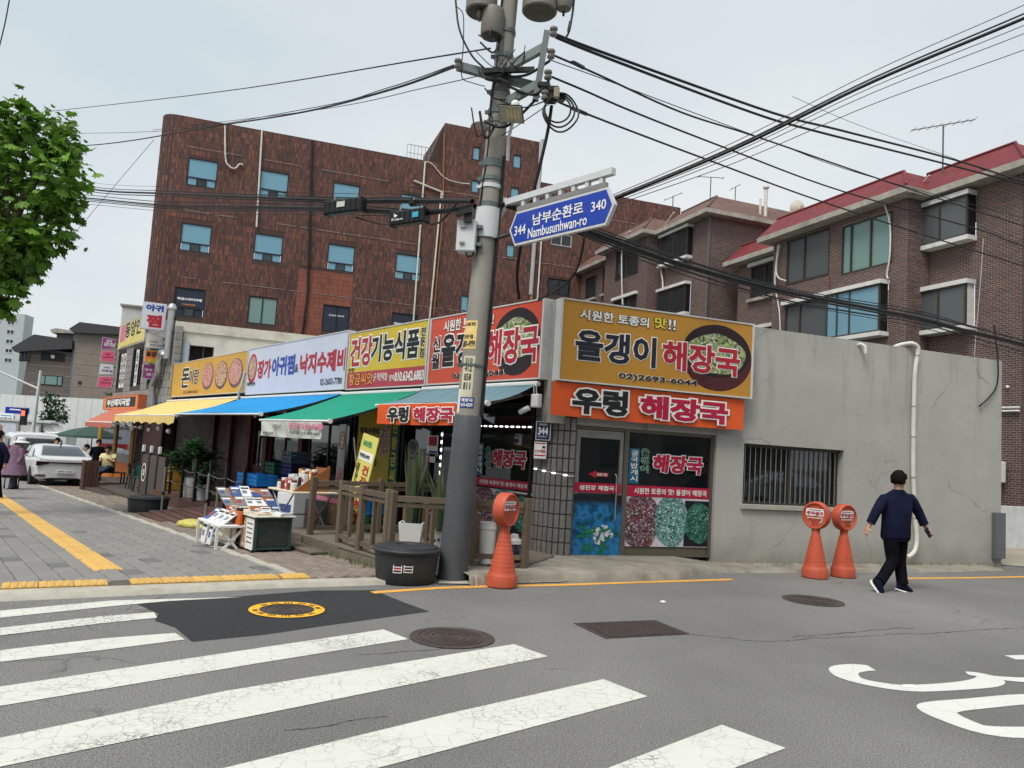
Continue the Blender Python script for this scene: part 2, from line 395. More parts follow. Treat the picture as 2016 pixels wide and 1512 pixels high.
mb = MB(); ribbon(mb, smooth([(2300, 1352, .17), (2150, 1370, .17), (2016, 1377, .2), (1930, 1385, .2), (1860, 1392, .22), (1845, 1400, .25), (1880, 1418, .22), (1940, 1438, .2), (2016, 1443, .2), (2150, 1440, .2), (2300, 1425, .2)]), .004)
tag(mb.build('road_lettering', WPAINT2), 'white painted road letter loop at the right edge, lower of two', 'road marking', 'painted road letters')
mb = MB(); mb.poly([(*gp(*q), .004) for q in [(1977, 1291), (2100, 1288), (2100, 1300), (2000, 1299)]])
tag(mb.build('road_lettering', WPAINT2), 'small white painted road letter stroke at the right edge', 'road marking', 'painted road letters')
# wandering cracks and a seam in the asphalt
CRK = M('crack_tar', (44, 43, 41), .95, .2, 20)
def crack(pl, w, label, seed):
    r = random.Random(seed); P = smooth([(x, y + r.uniform(-2, 2), 0) for x, y in pl], 8); mb = MB(); ribbon(mb, [(x + r.uniform(-1.5, 1.5), y + r.uniform(-1.2, 1.2), w * r.uniform(.2, 1.3)) for x, y, _ in P], .0016); tag(mb.build('road_crack', CRK), label, kind='structure')
crack([(1360, 1250), (1440, 1256), (1500, 1262), (1570, 1261), (1600, 1256), (1680, 1255), (1760, 1248), (1850, 1245), (1960, 1240), (2060, 1238)], .012, 'crack across the asphalt right of the drain cover', 1); crack([(1560, 1252), (1640, 1247), (1730, 1241), (1800, 1238)], .014, 'finer crack above the long one', 2); crack([(700, 1290), (760, 1286), (830, 1281), (900, 1277)], .009, 'short crack below the round manhole', 3); crack([(560, 1440), (640, 1432), (690, 1420), (760, 1412)], .008, 'fine crack between two crosswalk stripes', 4)
# manholes
def manhole(px, py, r, label, ring=None, rings=6):
    p = GG(px, py); t = thing('manhole_cover', label, 'manhole', (p.x, p.y, p.z), group='manhole covers')
    mb = MB(); mb.lathe([(r, .003), (r, .009), (r * .93, .010), (r * .92, .006), (.01, .0065)], 40, cap=False); mb.build('frame_ring', IRON, t, True)
    mb = MB()
    for k in range(rings):
        a = r * (.12 + .75 * k / rings); mb.lathe([(a, .006), (a, .011), (a + r * .055, .011), (a + r * .055, .006)], 36, (r * .06 * math.sin(k), 0, 0), cap=False)
    mb.build('ridges', IRON, t)
    if ring:
        mb = MB(); mb.lathe([(r * .99, .0115), (r * .72, .012)], 48, cap=False); mb.build('painted_ring', ring, t)
        for k in range(14):
            if k in (0, 7): continue
            a = math.pi * 2 * k / 14; mb = MB()
            for j in range(3):
                q = a + (j - 1) * .1; mb.bar((r * .76 * math.cos(q), r * .76 * math.sin(q), .0135), (r * .89 * math.cos(q + .02), r * .89 * math.sin(q + .02), .0135), .014, .001)
            mb.build('lettering', ASPH2, t)
    return t
YRING = M('ring_yellow', (240, 178, 40), .6, .1, 6)
manhole(890, 1256, .36, 'round ribbed iron manhole in the middle of the junction')
manhole(1601, 1183, .36, 'round iron manhole near the walking person')
manhole(565, 1202, .345, 'manhole ringed in yellow paint on the dark asphalt patch', YRING, 5)
c4 = [Vector(gp(*q)) for q in ((1130, 1228), (1290, 1222), (1358, 1249), (1192, 1258))]
ctr = sum(c4, Vector((0, 0))) / 4; t = thing('drain_cover', 'rectangular slotted iron drain cover on the road', 'drain', (ctr.x, ctr.y, 0))
lc = [q - ctr for q in c4]
mb = MB(); mb.prism([(q.x, q.y, .002) for q in lc], (0, 0, .005)); mb.build('frame', IRON, t)
mb = MB()
for k in range(16):
    f = .06 + .88 * k / 15; a = lc[0].lerp(lc[3], f); b = lc[1].lerp(lc[2], f); a, b = a.lerp(b, .05), a.lerp(b, .95); mb.bar((a.x, a.y, .009), (b.x, b.y, .009), .022, .008)
mb.build('slats', IRON, t)
# ================================================================ sidewalk: kerb, tiles, tactile strips, brick apron
SWH = .05
KE = [(-260, 1172), (0, 1161), (260, 1152), (560, 1141), (758, 1136)]          # back edge of the kerb stones (pixels)
KF = [(-260, 1196), (0, 1185), (260, 1173), (560, 1158), (760, 1152)]          # front edge
bk = [gp(*q, SWH) for q in KE]; fk = [gp(*q) for q in KF]
mb = MB()
mb.sheet([[(p[0], p[1], gz(*p) + SWH) for p in bk], [(p[0], p[1] - .03, gz(*p) + SWH - .004) for p in [((b[0] + f[0] * 3) / 4, (b[1] + f[1] * 3) / 4) for b, f in zip(bk, fk)]], [(p[0], p[1], gz(*p) - .02) for p in fk]])
tag(mb.build('kerb', KERBM, smooth=60), kind='structure', label='pale low kerb of the sidewalk along the crosswalk')
# walk sheet under the tiles (FL local coordinates, y<0 is towards the main road)
e0 = [FL.loc(Vector((p[0], p[1], 0)))[:2] for p in bk]
def edge_x(yl):
    """largest local x of the sidewalk for a given local y (front edge)"""
    for (x0, y0), (x1, y1) in zip(e0, e0[1:]):
        if min(y0, y1) <= yl <= max(y0, y1): return x0 + (x1 - x0) * (yl - y0) / (y1 - y0)
    return e0[0][0] if yl < e0[0][1] else e0[-1][0]
mb = MB(); ys_ = np.linspace(-11, -.2, 28)
grid = []
for yl in ys_:
    xr = edge_x(yl); grid.append([(*ML(x, yl), gz(*ML(x, yl)) + SWH - .022) for x in np.linspace(-75, xr, 60)])
mb.sheet(grid); walk = tag(mb.build('sidewalk', JOINT), kind='structure', label='grey paved sidewalk along the row of shops')
_tm = {}
def slab(w, d, h=.02, b=.004):
    k = (round(w, 3), round(d, 3))
    if k not in _tm:
        q = MB(); q.add([(-w / 2, -d / 2, 0), (w / 2, -d / 2, 0), (w / 2, d / 2, 0), (-w / 2, d / 2, 0), (-w / 2 + b, -d / 2 + b, h), (w / 2 - b, -d / 2 + b, h), (w / 2 - b, d / 2 - b, h), (-w / 2 + b, d / 2 - b, h)],
                        [(4, 5, 6, 7), (0, 1, 5, 4), (1, 2, 6, 5), (2, 3, 7, 6), (3, 0, 4, 7)]); _tm[k] = q
    return _tm[k]
_me = {}
def piece(name, kind, w, d, mat, x, yl, rot=0, h0=-.022, parent=None):
    key = (kind, round(w, 3), round(d, 3), mat.name)
    if key not in _me: me = slab(w, d).mesh(name); me.materials.append(mat); _me[key] = me
    p = ML(x, yl); o = link(name, _me[key], parent, (p[0], p[1], gz(*p) + SWH + h0 + rnd.uniform(-.0015, .0015)), FL.a + rot)
    p2 = FL.w(x - 1, yl, 0); o.rotation_euler.y = 0.0
    return o
# tactile guide strip along the street
def tact_mesh():
    q = MB(); q.box(-.146, .146, -.146, .146, 0, .022)
    for k in range(4): q.bbox(-.135, .135, -.115 + k * .066, -.083 + k * .066, .018, .03, .006)
    me = q.mesh('tactile_tile'); me.materials.append(TACT); return me
TME = tact_mesh()
tx0, ty0 = FL.loc(GG(208, 1128))[:2]; tx1, ty1 = FL.loc(GG(42, 1012))[:2]
tang = math.atan2(ty1 - ty0, tx1 - tx0)
for row in (.5,):
    for k in range(56):
        d = k * .3; x = tx0 + math.cos(tang) * d - math.sin(tang) * (row - .5) * .3; yl = ty0 + math.sin(tang) * d + math.cos(tang) * (row - .5) * .3
        p = ML(x, yl); link('tactile_tile', TME, walk, (p[0], p[1], gz(*p) + SWH - .018), FL.a + tang)
def in_tact(x, yl):
    q = (x - tx0) * -math.sin(tang) + (yl - ty0) * math.cos(tang); return abs(q) < .16
# tactile row along the kerb
for i in range(len(bk) - 1):
    a, b = Vector(bk[i]), Vector(bk[i + 1]); d = (b - a); n_ = int(d.length / .3); d.normalize()
    for k in range(n_):
        q = a + d * (k + .5) * .3; px_ = Vector((-d.y, d.x)) * .2; q += px_
        if FL.loc(Vector((q.x, q.y, 0)))[1] > -3.62: continue
        link('tactile_tile', TME, walk, (q.x, q.y, gz(q.x, q.y) + SWH - .014), math.atan2(d.y, d.x) + math.pi / 2)
def kerb_dist(x, yl):
    p = Vector(ML(x, yl)); best = 9
    for i in range(len(bk) - 1):
        a, b = Vector(bk[i]), Vector(bk[i + 1]); d = (b - a).normalized(); nn = Vector((-d.y, d.x)); t = (p - a).dot(d)
        if -.3 < t < (b - a).length + .3: best = min(best, (p - a).dot(nn))
    return best
KV = -3.66
far = MB(); ntile = 0; cand = []
for r_ in range(0, 34):
    yl = KV - .06 - .1 - r_ * .2
    for k in range(0, 180):
        x = 1.2 - k * .4 - (r_ % 3) * .133
        cand.append((x, yl))
vis = []
for x, yl in cand:
    if kerb_dist(x, yl) < .25: continue
    p = ML(x, yl); c = Vector((p[0], p[1], gz(*p))) - CAM; dep = c.dot(CF)
    if dep < 3 or 1008 + FPX * c.dot(CX) / dep < -120: continue
    vis.append((dep, x, yl, p))
for dep, x, yl, p in sorted(vis):
    w = .395; mt = TILED if rnd.random() < .045 else TILE
    if kerb_dist(x + .2, yl) < .1: w = .2
    if ntile < 297: piece('paving_tile', 'p', w, .195, mt, x - (.395 - w) / 2, yl, 0, -.022, walk); ntile += 1
    else:
        q = slab(w, .195); z = gz(*p) + SWH - .022
        far.add([(*ML(x + v[0], yl + v[1]), v[2] + z) for v in q.v], q.f)
fo = far.build('paving_tiles', TILEJ, walk); fo['kind'] = 'stuff'
# flush edging strip between walk and apron
for k in range(24):
    x = .35 - k * 1.0; piece('edging_stone', 'e', .99, .13, KERBM, x - .5, KV + .02, 0, -.019, walk)
# brick apron between edging and the shop decks
bm_ = MB(); nb = 0
for r_ in range(0, 14):
    yl = KV + .135 + r_ * .1
    for k in range(0, 125):
        x = .9 - k * .2 - (r_ % 2) * .1
        if kerb_dist(x, yl) < .14: continue
        if x > -4.2 and nb < 290: piece('paving_brick', 'b', .192, .093, BRK, x, yl, 0, -.026, walk); nb += 1
        else:
            q = slab(.192, .093); p = ML(x, yl); z = gz(*p) + SWH - .027 + rnd.uniform(-.003, .003)
            bm_.add([(*ML(x + v[0], yl + v[1]), v[2] + z) for v in q.v], q.f)
fo = bm_.build('paving_bricks', BRKJ, walk); fo['kind'] = 'stuff'
# concrete footing strip in front of the corner shop and the grey wall (low broken step)
ST_ = [(925, 1134), (960, 1132), (1050, 1128), (1140, 1127), (1230, 1125), (1330, 1124), (1400, 1124), (1650, 1123), (1800, 1123), (1972, 1120)]
P_ = [FS.loc(GG(*q_, .115 if q_[0] < 1380 else .03))[:2] for q_ in ST_]
mb = MB(); N = 64; top = []; mid = []; low = []; back = []
for i in range(N + 1):
    s_ = i / N * (len(P_) - 1); k = min(int(s_), len(P_) - 2); f = s_ - k; x = P_[k][0] + (P_[k + 1][0] - P_[k][0]) * f; yl = P_[k][1] + (P_[k + 1][1] - P_[k][1]) * f + rnd.uniform(-.02, .02)
    hh = .115 if x < -.7 else (.03 + .085 * max(0, -x / .7) if x < 0 else .03)
    back.append((x, max(yl + .3, min(.2, yl + 2.2)), hh)); top.append((x, yl + .05, hh + rnd.uniform(-.012, .006))); mid.append((x + rnd.uniform(-.02, .02), yl, hh * .75)); low.append((x, yl - .04, -.02))
mb.sheet([back, top, mid, low])
tag(mb.build('concrete_step', M('step_concrete', (138, 133, 122), .9, .25, 3.5, .9, dirt=.7), loc=FS.o, rot=FS.a, smooth=50), kind='structure', label='broken concrete step under the corner shop')
mb = MB(); mb.poly([(*gp(*q_), .010) for q_ in [(862, 1151), (950, 1152), (1100, 1147), (1240, 1140), (1335, 1134), (1260, 1126), (1100, 1128), (950, 1132), (870, 1132)]])
tag(mb.build('concrete_gutter', CONC), kind='structure', label='pale concrete gutter strip below the step')
# ================================================================ building materials
def mk_greywall():
    n = NT('grey_render')
    c = n.ramp(n.noise(.8, 6, .6), [(.3, lin((166, 165, 159))), (.7, lin((184, 182, 175)))])
    sc1 = n.ramp(n.noise(5, 6, .75, stretch=(.7, .7, 6)), [(.56, 0.0), (.66, .4)]); c = n.mix(sc1, c, lin((126, 124, 119)))
    sc2 = n.ramp(n.noise(2.2, 5, .7, stretch=(1, 1, .25)), [(.6, 0.0), (.78, .3)]); c = n.mix(sc2, c, lin((136, 134, 126)))
    wv = n.n('ShaderNodeVectorMath', operation='ADD'); nz = n.n('ShaderNodeTexNoise'); nz.inputs['Scale'].default_value = 1.0; nz.inputs['Detail'].default_value = 6
    n.l(n.tc.outputs['Object'], nz.inputs['Vector']); n.l(n.tc.outputs['Object'], wv.inputs[0]); n.l(nz.outputs['Color'], wv.inputs[1])
    cr = n.ramp(n.vor(.42, 'DISTANCE_TO_EDGE', wv.outputs[0]).outputs['Distance'], [(.0, .6), (.007, .0)])
    c = n.mix(n.math('MULTIPLY', cr, n.ramp(n.noise(.6, 2), [(.48, 0.0), (.55, 1.0)])), c, lin((108, 106, 100)))
    sep = n.n('ShaderNodeSeparateXYZ'); n.l(n.tc.outputs['Object'], sep.inputs[0])
    drip = n.math('MULTIPLY', n.ramp(n.noise(3.2, 5, .7, stretch=(1, 1, .07)), [(.52, 0.0), (.72, .5)]), n.ramp(n.math('SUBTRACT', sep.outputs[2], 2.2), [(.0, .15), (1.0, 1.0)])); c = n.mix(drip, c, lin((112, 110, 104)))
    ptc = n.ramp(n.noise(.45, 2, .4), [(.47, 0.0), (.5, .22)]); c = n.mix(ptc, c, lin((164, 162, 156)))
    damp = n.ramp(n.math('ADD', sep.outputs[2], n.math('MULTIPLY', n.noise(2.0, 5), .7)), [(.38, .55), (.85, 0.0)]); c = n.mix(damp, c, lin((122, 118, 106)))
    n.bump(n.noise(14, 6, .7, stretch=(1, 1, 5)), .5, .012)
    return n.done(c, .85, 0, .25)
GREYW = mk_greywall()
def mk_bricks(name, cols, mort=None):
    n = NT(name); q = n.n('ShaderNodeNewGeometry').outputs['Random Per Island']
    c = n.ramp(q, [(i / (len(cols) - 1), lin(k)) for i, k in enumerate(cols)])
    blot = n.ramp(n.noise(.55, 6, .65), [(.3, .74), (.5, 1.0), (.72, 1.1)]); c = n.mix(1.0, c, blot, 'MULTIPLY')
    c = n.mix(n.ramp(n.noise(2.4, 6, .7, stretch=(1.6, 1.6, .25)), [(.55, 0.0), (.8, .45)]), c, (.03, .025, .022))
    n.bump(n.noise(60, 3), .3, .004); return n.done(c, .75, 0, .3)
TILEB = mk_bricks('facade_tile', [(74, 60, 57), (92, 68, 62), (104, 73, 65), (136, 88, 74), (82, 66, 63), (112, 74, 66), (68, 60, 60)])
TILEB2 = mk_bricks('facade_tile_new', [(142, 88, 74), (154, 94, 78), (146, 90, 74), (130, 80, 68)])
MORTB = M('facade_joint', (78, 60, 55), .9, .15, 5)
BRICKA = mk_bricks('apartment_brick', [(96, 74, 70), (84, 68, 66), (108, 80, 74), (92, 76, 73), (78, 64, 63), (102, 74, 68)])
MORTA = M('apartment_mortar', (158, 146, 138), .9, .12, 8)
WTRIM = M('trim_white', (214, 214, 210), .7, .08, 4, .2, dirt=.35); GTRIM = M('trim_weathered', (164, 160, 150), .85, .2, 3, .5, dirt=.6)
ROOFR = M('roof_red', (112, 42, 46), .7, .16, 2, .3, dirt=.12); ROOFR2 = M('roof_red_faded', (104, 78, 72), .8, .18, 2, .3, dirt=.35)
def mk_glass(name, tint=(.9, .95, .95), dark=(.02, .025, .03), trans=.5, rough=.03, ior=1.5):
    """window pane: part see-through, part mirror"""
    n = NT(name); n.t.nodes.remove(n.p); tr = n.n('ShaderNodeBsdfTransparent'); tr.inputs[0].default_value = (*tint, 1)
    df = n.n('ShaderNodeBsdfDiffuse'); df.inputs[0].default_value = (*dark, 1); gl = n.n('ShaderNodeBsdfGlossy'); gl.inputs['Roughness'].default_value = rough; gl.inputs[0].default_value = (.85, .88, .9, 1)
    m1 = n.n('ShaderNodeMixShader'); m1.inputs[0].default_value = trans; n.l(df.outputs[0], m1.inputs[1]); n.l(tr.outputs[0], m1.inputs[2])
    fr = n.n('ShaderNodeFresnel'); fr.inputs[0].default_value = ior; m2 = n.n('ShaderNodeMixShader'); n.l(fr.outputs[0], m2.inputs[0]); n.l(m1.outputs[0], m2.inputs[1]); n.l(gl.outputs[0], m2.inputs[2]); n.l(m2.outputs[0], n.out.inputs[0])
    return n.m
GLASS = mk_glass('shop_glass', trans=.6, ior=1.9); GLASSD = mk_glass('dark_glass', dark=(.03, .035, .04), trans=.15); GLASSF = mk_glass('frosted_glass', dark=(.1, .11, .115), trans=.1, rough=.25)
GLASST = mk_glass('teal_glass', dark=(.17, .36, .47), trans=.0, rough=.08); GLASSM = mk_glass('mint_glass', dark=(.2, .32, .3), trans=.1, rough=.2)
BLACKM = M('black_metal', (30, 31, 33), .45, .15, 8, metal=.2); DARKB = M('dark_bronze', (74, 68, 62), .45, .1, 8, metal=.4); ALU = M('aluminium', (150, 148, 142), .45, .08, 8, metal=.6, dirt=.2)
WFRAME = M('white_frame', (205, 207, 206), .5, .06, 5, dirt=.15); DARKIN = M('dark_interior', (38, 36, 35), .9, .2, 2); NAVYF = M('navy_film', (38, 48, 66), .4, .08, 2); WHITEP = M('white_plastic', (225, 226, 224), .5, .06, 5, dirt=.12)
PVCW = M('pvc_pipe', (212, 210, 200), .5, .1, 5, dirt=.35); CABLE = M('cable_black', (22, 22, 24), .6, .1, 10); CABLEG = M('cable_grey', (92, 94, 98), .6, .1, 10)
def cells(mb, x0, x1, z0, z1, y, pw, ph, jt, dep, holes=(), stag=.5, jit=.002, axis='x', r=rnd, shape=None):
    """pieces laid in courses on the plane y (axis 'x'), cut at openings; each piece an island proud of the joint by dep"""
    nz = int((z1 - z0) / ph) + 1
    for j in range(nz):
        b0 = z0 + j * ph; b1 = min(b0 + ph - jt, z1)
        if b1 - b0 < ph * .2: continue
        off = (stag * pw) * (j % 2) if stag != 'col' else 0
        i0 = x0 - off
        # free intervals of this course
        iv = [(x0, x1)]
        for hx0, hx1, hz0, hz1 in holes:
            if b0 < hz1 and b1 > hz0:
                nv = []
                for a, b in iv:
                    if hx1 <= a or hx0 >= b: nv.append((a, b))
                    else:
                        if hx0 > a: nv.append((a, hx0))
                        if hx1 < b: nv.append((hx1, b))
                iv = nv
        for a, b in iv:
            k = math.floor((a - i0) / pw)
            while i0 + k * pw < b:
                c0 = max(a, i0 + k * pw); c1 = min(b, i0 + (k + 1) * pw - jt); k += 1
                if c1 - c0 < pw * .12: continue
                d = dep + r.uniform(-jit, jit)
                if axis == 'x':
                    vs = [(c0, y, b0), (c1, y, b0), (c1, y, b1), (c0, y, b1), (c0, y - d, b0), (c1, y - d, b0), (c1, y - d, b1), (c0, y - d, b1)]
                else:   # wall running along local y, facing +x or -x (sign of axis)
                    s_ = 1 if axis == '+y' else -1
                    vs = [(y, c0, b0), (y, c1, b0), (y, c1, b1), (y, c0, b1), (y + s_ * d, c0, b0), (y + s_ * d, c1, b0), (y + s_ * d, c1, b1), (y + s_ * d, c0, b1)]
                mb.add(vs, [(4, 5, 6, 7), (0, 1, 5, 4), (1, 2, 6, 5), (2, 3, 7, 6), (3, 0, 4, 7)])
def holed(mb, x0, x1, z0, z1, y0, y1, holes):
    """solid wall with rectangular openings, as boxes"""
    xs_ = sorted({x0, x1, *[min(max(h[0], x0), x1) for h in holes], *[min(max(h[1], x0), x1) for h in holes]})
    for a, b in zip(xs_, xs_[1:]):
        if b - a < 1e-4: continue
        m = (a + b) / 2; cut = sorted((h[2], h[3]) for h in holes if h[0] < m < h[1]); z = z0
        for c, d in cut:
            if c > z: mb.box(a, b, y0, y1, z, c)
            z = max(z, d)
        if z < z1: mb.box(a, b, y0, y1, z, z1)
def partf(mb, name, mat, root, fr, smooth=False, parent=None):
    o = mb.build(name, mat, parent or root, smooth); o.location = fr.o - root.location if parent is None else (0, 0, 0)
    if parent is None: o.rotation_euler.z = fr.a - root.rotation_euler.z
    return o
def window(root, fr, x0, x1, z0, z1, y, frame=BLACKM, glass=GLASSD, mull=(.5,), fw=.05, transom=None, depth=.08, name='window', bars=0):
    """window part with its frame, panes and reveal as sub-parts; y is the wall face"""
    q = MB(); f = fw
    q.box(x0, x1, y, y + depth, z0, z0 + f); q.box(x0, x1, y, y + depth, z1 - f, z1); q.box(x0, x0 + f, y, y + depth, z0 + f, z1 - f); q.box(x1 - f, x1, y, y + depth, z0 + f, z1 - f)
    W = x1 - x0 - 2 * f; cuts = [x0 + f] + [x0 + f + W * m for m in mull] + [x1 - f]; zt = z0 + f
    if transom:
        zt = z0 + (z1 - z0) * transom; q.box(x0 + f, x1 - f, y + .003, y + depth - .003, zt - f * .6, zt + f * .6)
        for m in (1 / 3, 2 / 3): q.box(x0 + f + W * m - f / 2, x0 + f + W * m + f / 2, y + .004, y + depth - .004, z0 + f, zt - f * .6)
    for c in cuts[1:-1]: q.box(c - f / 2, c + f / 2, y + .004, y + depth - .004, (zt + f * .6 if transom else zt), z1 - f)
    w = partf(q, name, frame, root, fr)
    for a, b in zip(cuts, cuts[1:]):
        p = MB(); p.box(a + (f / 2 if a != cuts[0] else 0), b - (f / 2 if b != cuts[-1] else 0), y + depth * .55, y + depth * .65, (zt + f * .6 if transom else zt), z1 - f); p.build('pane', glass, w)
    if transom:
        for k in range(3):
            p = MB(); a = x0 + f + W * k / 3 + f / 2; b = x0 + f + W * (k + 1) / 3 - f / 2; p.box(a, b, y + depth * .55, y + depth * .65, z0 + f, zt - f * .6); p.build('pane', glass if k != 1 else GLASSD, w)
    return w
# ================================================================ corner shop row (one storey)
SH = 3.9
row = thing('shop_row', 'one storey row of shops with a grey rendered side wall on the corner', 'building', FL.w(0, .3, 0))
gw = FS.rect4((1465.2, 871.2), (1665, 888.3), (1653, 1000.2), (1461.4, 992.3))
gw = (gw[0], 2.62, gw[2], gw[3])
q = MB(); holed(q, 0, 6.45, 0, 3.9, 0, .28, [gw]); holed(q, -2.95, 0, 2.05, 3.9, .02, .28, []); q.box(6.17, 6.45, .28, 9, 0, 3.9)
partf(q, 'side_wall', GREYW, row, FS)
q = MB(); q.box(gw[0] - .03, gw[1] + .04, -.05, .1, gw[2] - .07, gw[2] - .002); partf(q, 'window_sill', M('sill_concrete', (170, 168, 156), .85, .12, 5, .4, dirt=.3), row, FS)
w = window(row, FS, gw[0], gw[1], gw[2], gw[3], .14, DARKB, GLASS, (.5,), .05, None, .08)
for k in range(19):
    q = MB(); x = gw[0] + .1 + k * (gw[1] - gw[0] - .2) / 18; q.tube([(x, .1, gw[2] + .02), (x, .1, gw[3] - .02)], .009, 6); q.build('bar', ALU, w)
q = MB(); q.box(gw[0], gw[1], .085, .115, gw[3] - .05, gw[3] - .001); q.box(gw[0], gw[1], .085, .115, gw[2] + .001, gw[2] + .03); q.build('bar_rail', DARKB, w)
# roof slab and walls behind the sign boards, following the row
q = MB(); q.box(-21.1, .2, .22, .4, 2.52, 3.86); partf(q, 'sign_wall', M('sign_wall_dark', (58, 55, 54), .85, .2, 3, .3), row, FL)
P1 = FL.w(.1, .3, 3.80); P2 = FS.w(6.4, .25, 3.80); P3 = FS.w(6.4, 9, 3.80); P4 = FL.w(-21.0, 6.5, 3.80); P5 = FL.w(-21.0, .4, 3.80)
q = MB(); q.prism([p - row.location for p in (P1, P2, P3, P4, P5)], (0, 0, .06)); q.build('roof', CONC, row)
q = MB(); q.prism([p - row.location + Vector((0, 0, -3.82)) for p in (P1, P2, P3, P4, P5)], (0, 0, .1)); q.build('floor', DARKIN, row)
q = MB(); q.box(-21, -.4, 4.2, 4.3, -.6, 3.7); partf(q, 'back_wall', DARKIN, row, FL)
for x in (-3.4, -6.6, -13.0, -20.9):
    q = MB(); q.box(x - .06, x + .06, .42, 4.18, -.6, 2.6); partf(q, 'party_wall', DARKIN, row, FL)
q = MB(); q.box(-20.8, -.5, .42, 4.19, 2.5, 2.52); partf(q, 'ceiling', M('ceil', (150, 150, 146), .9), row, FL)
# granite corner pillar: a curved face of narrow tiles
GRAN = M('granite_tile', (116, 113, 110), .7, .25, 40, .4, rndobj=.12); GRJ = M('granite_joint', (52, 50, 48), .95, .1, 6)
pl0 = FL.w(-.32, .24, 0); pl1 = FS.w(-2.52, -.03, 0)
uLd = FL.ex; uSd = FS.ex
arc = []
c0 = FL.w(.16, .24, 0); c1 = FS.w(-2.86, -.03, 0); ctrl = None
den = uLd.x * uSd.y - uLd.y * uSd.x; dd = pl1 - pl0; tt = (dd.x * uSd.y - dd.y * uSd.x) / den; ctrl = pl0 + uLd * tt
a_ = pl0; 
for i in range(25):
    t_ = i / 24; arc.append((pl0 * (1 - t_) ** 2 + ctrl * 2 * t_ * (1 - t_) + pl1 * t_ ** 2) - row.location)
cum = [0]
for p, p2 in zip(arc, arc[1:]): cum.append(cum[-1] + (p2 - p).length)
def arcp(s_):
    s_ = min(max(s_, 0), cum[-1] - 1e-5)
    for i in range(24):
        if cum[i + 1] >= s_: f = (s_ - cum[i]) / (cum[i + 1] - cum[i]); return arc[i].lerp(arc[i + 1], f), (arc[i + 1] - arc[i]).normalized()
q = MB(); q.sheet([[(p.x, p.y, 0) for p in arc], [(p.x, p.y, 2.5) for p in arc]])
pil = q.build('corner_pillar', GRJ, row)
nc = 8; cw = cum[-1] / nc
for j in range(12):
    for i in range(nc):
        a, da = arcp(i * cw + .008); b, db = arcp((i + 1) * cw - .008); z0_, z1_ = .1 + j * .206, .1 + j * .206 + .193
        if z1_ > 2.5: continue
        nn = Vector((da.y, -da.x, 0)); d = .016 + rnd.uniform(-.004, .004)
        q = MB(); A = [a, b]; q.add([(a.x, a.y, z0_), (b.x, b.y, z0_), (b.x, b.y, z1_), (a.x, a.y, z1_), (a.x + nn.x * d, a.y + nn.y * d, z0_ + .004), (b.x + nn.x * d, b.y + nn.y * d, z0_ + .004), (b.x + nn.x * d, b.y + nn.y * d, z1_ - .004), (a.x + nn.x * d, a.y + nn.y * d, z1_ - .004)],
              [(4, 5, 6, 7), (0, 1, 5, 4), (1, 2, 6, 5), (2, 3, 7, 6), (3, 0, 4, 7)]); q.build('granite_tile', GRAN, pil)
# side street door and shop window
BRZ = M('bronze_alu', (112, 106, 96), .4, .1, 6, metal=.5, dirt=.2); PANELB = M('kick_panel', (98, 92, 78), .5, .1, 2, .1, dirt=.3)
q = MB()
for a, b, z0_, z1_ in ((-2.5, -2.46, .1, 2.2), (-1.64, -1.56, .1, 2.2), (-.06, -.005, .1, 2.2)): q.box(a, b, .06, .16, z0_, z1_)
q.box(-2.46, -.06, .063, .157, 2.0, 2.08); q.box(-2.46, -.06, .063, .157, 2.14, 2.2); q.box(-1.56, -.06, .063, .157, .1, .13)
partf(q, 'shopfront_frame', BRZ, row, FS)
q = MB(); q.box(-1.555, -.065, .09, .13, .13, .36); partf(q, 'kick_panel', PANELB, row, FS)
q = MB(); q.box(-1.55, -.07, .10, .112, .37, 2.0); partf(q, 'shop_window_pane', GLASS, row, FS)
q = MB(); q.box(-2.45, -1.65, .10, .112, 2.085, 2.135); q.box(-1.55, -.07, .10, .112, 2.085, 2.135); partf(q, 'transom_pane', GLASSD, row, FS)
q = MB(); q.box(-2.45, -2.39, .075, .125, .12, 1.99); q.box(-1.71, -1.65, .075, .125, .12, 1.99); q.box(-2.39, -1.71, .078, .122, .12, .22); q.box(-2.39, -1.71, .078, .122, 1.87, 1.99)
door = partf(q, 'door', ALU, row, FS)
q = MB(); q.box(-2.388, -1.712, .098, .108, .222, 1.868); q.build('pane', GLASS, door)
q = MB(); q.tube([(-1.77, .07, .62), (-1.77, .03, .66), (-1.77, .03, 1.3), (-1.77, .07, 1.34)], .014, 8); q.build('handle', M('chrome', (200, 200, 200), .2, .03, 4, metal=1), door, True)
q = MB(); q.box(-2.6, 0, 1.6, 1.7, 0, 2.5); partf(q, 'inner_wall', M('inner_beige', (92, 86, 78), .9, .2, 2), row, FS)
q = MB(); q.box(-2.5, -.1, .3, 1.55, .62, .7); q.box(-2.0, -1.9, .8, .9, .1, .62); q.box(-.7, -.6, .8, .9, .1, .62); partf(q, 'dining_table', M('inner_table', (104, 92, 78), .5), row, FS)
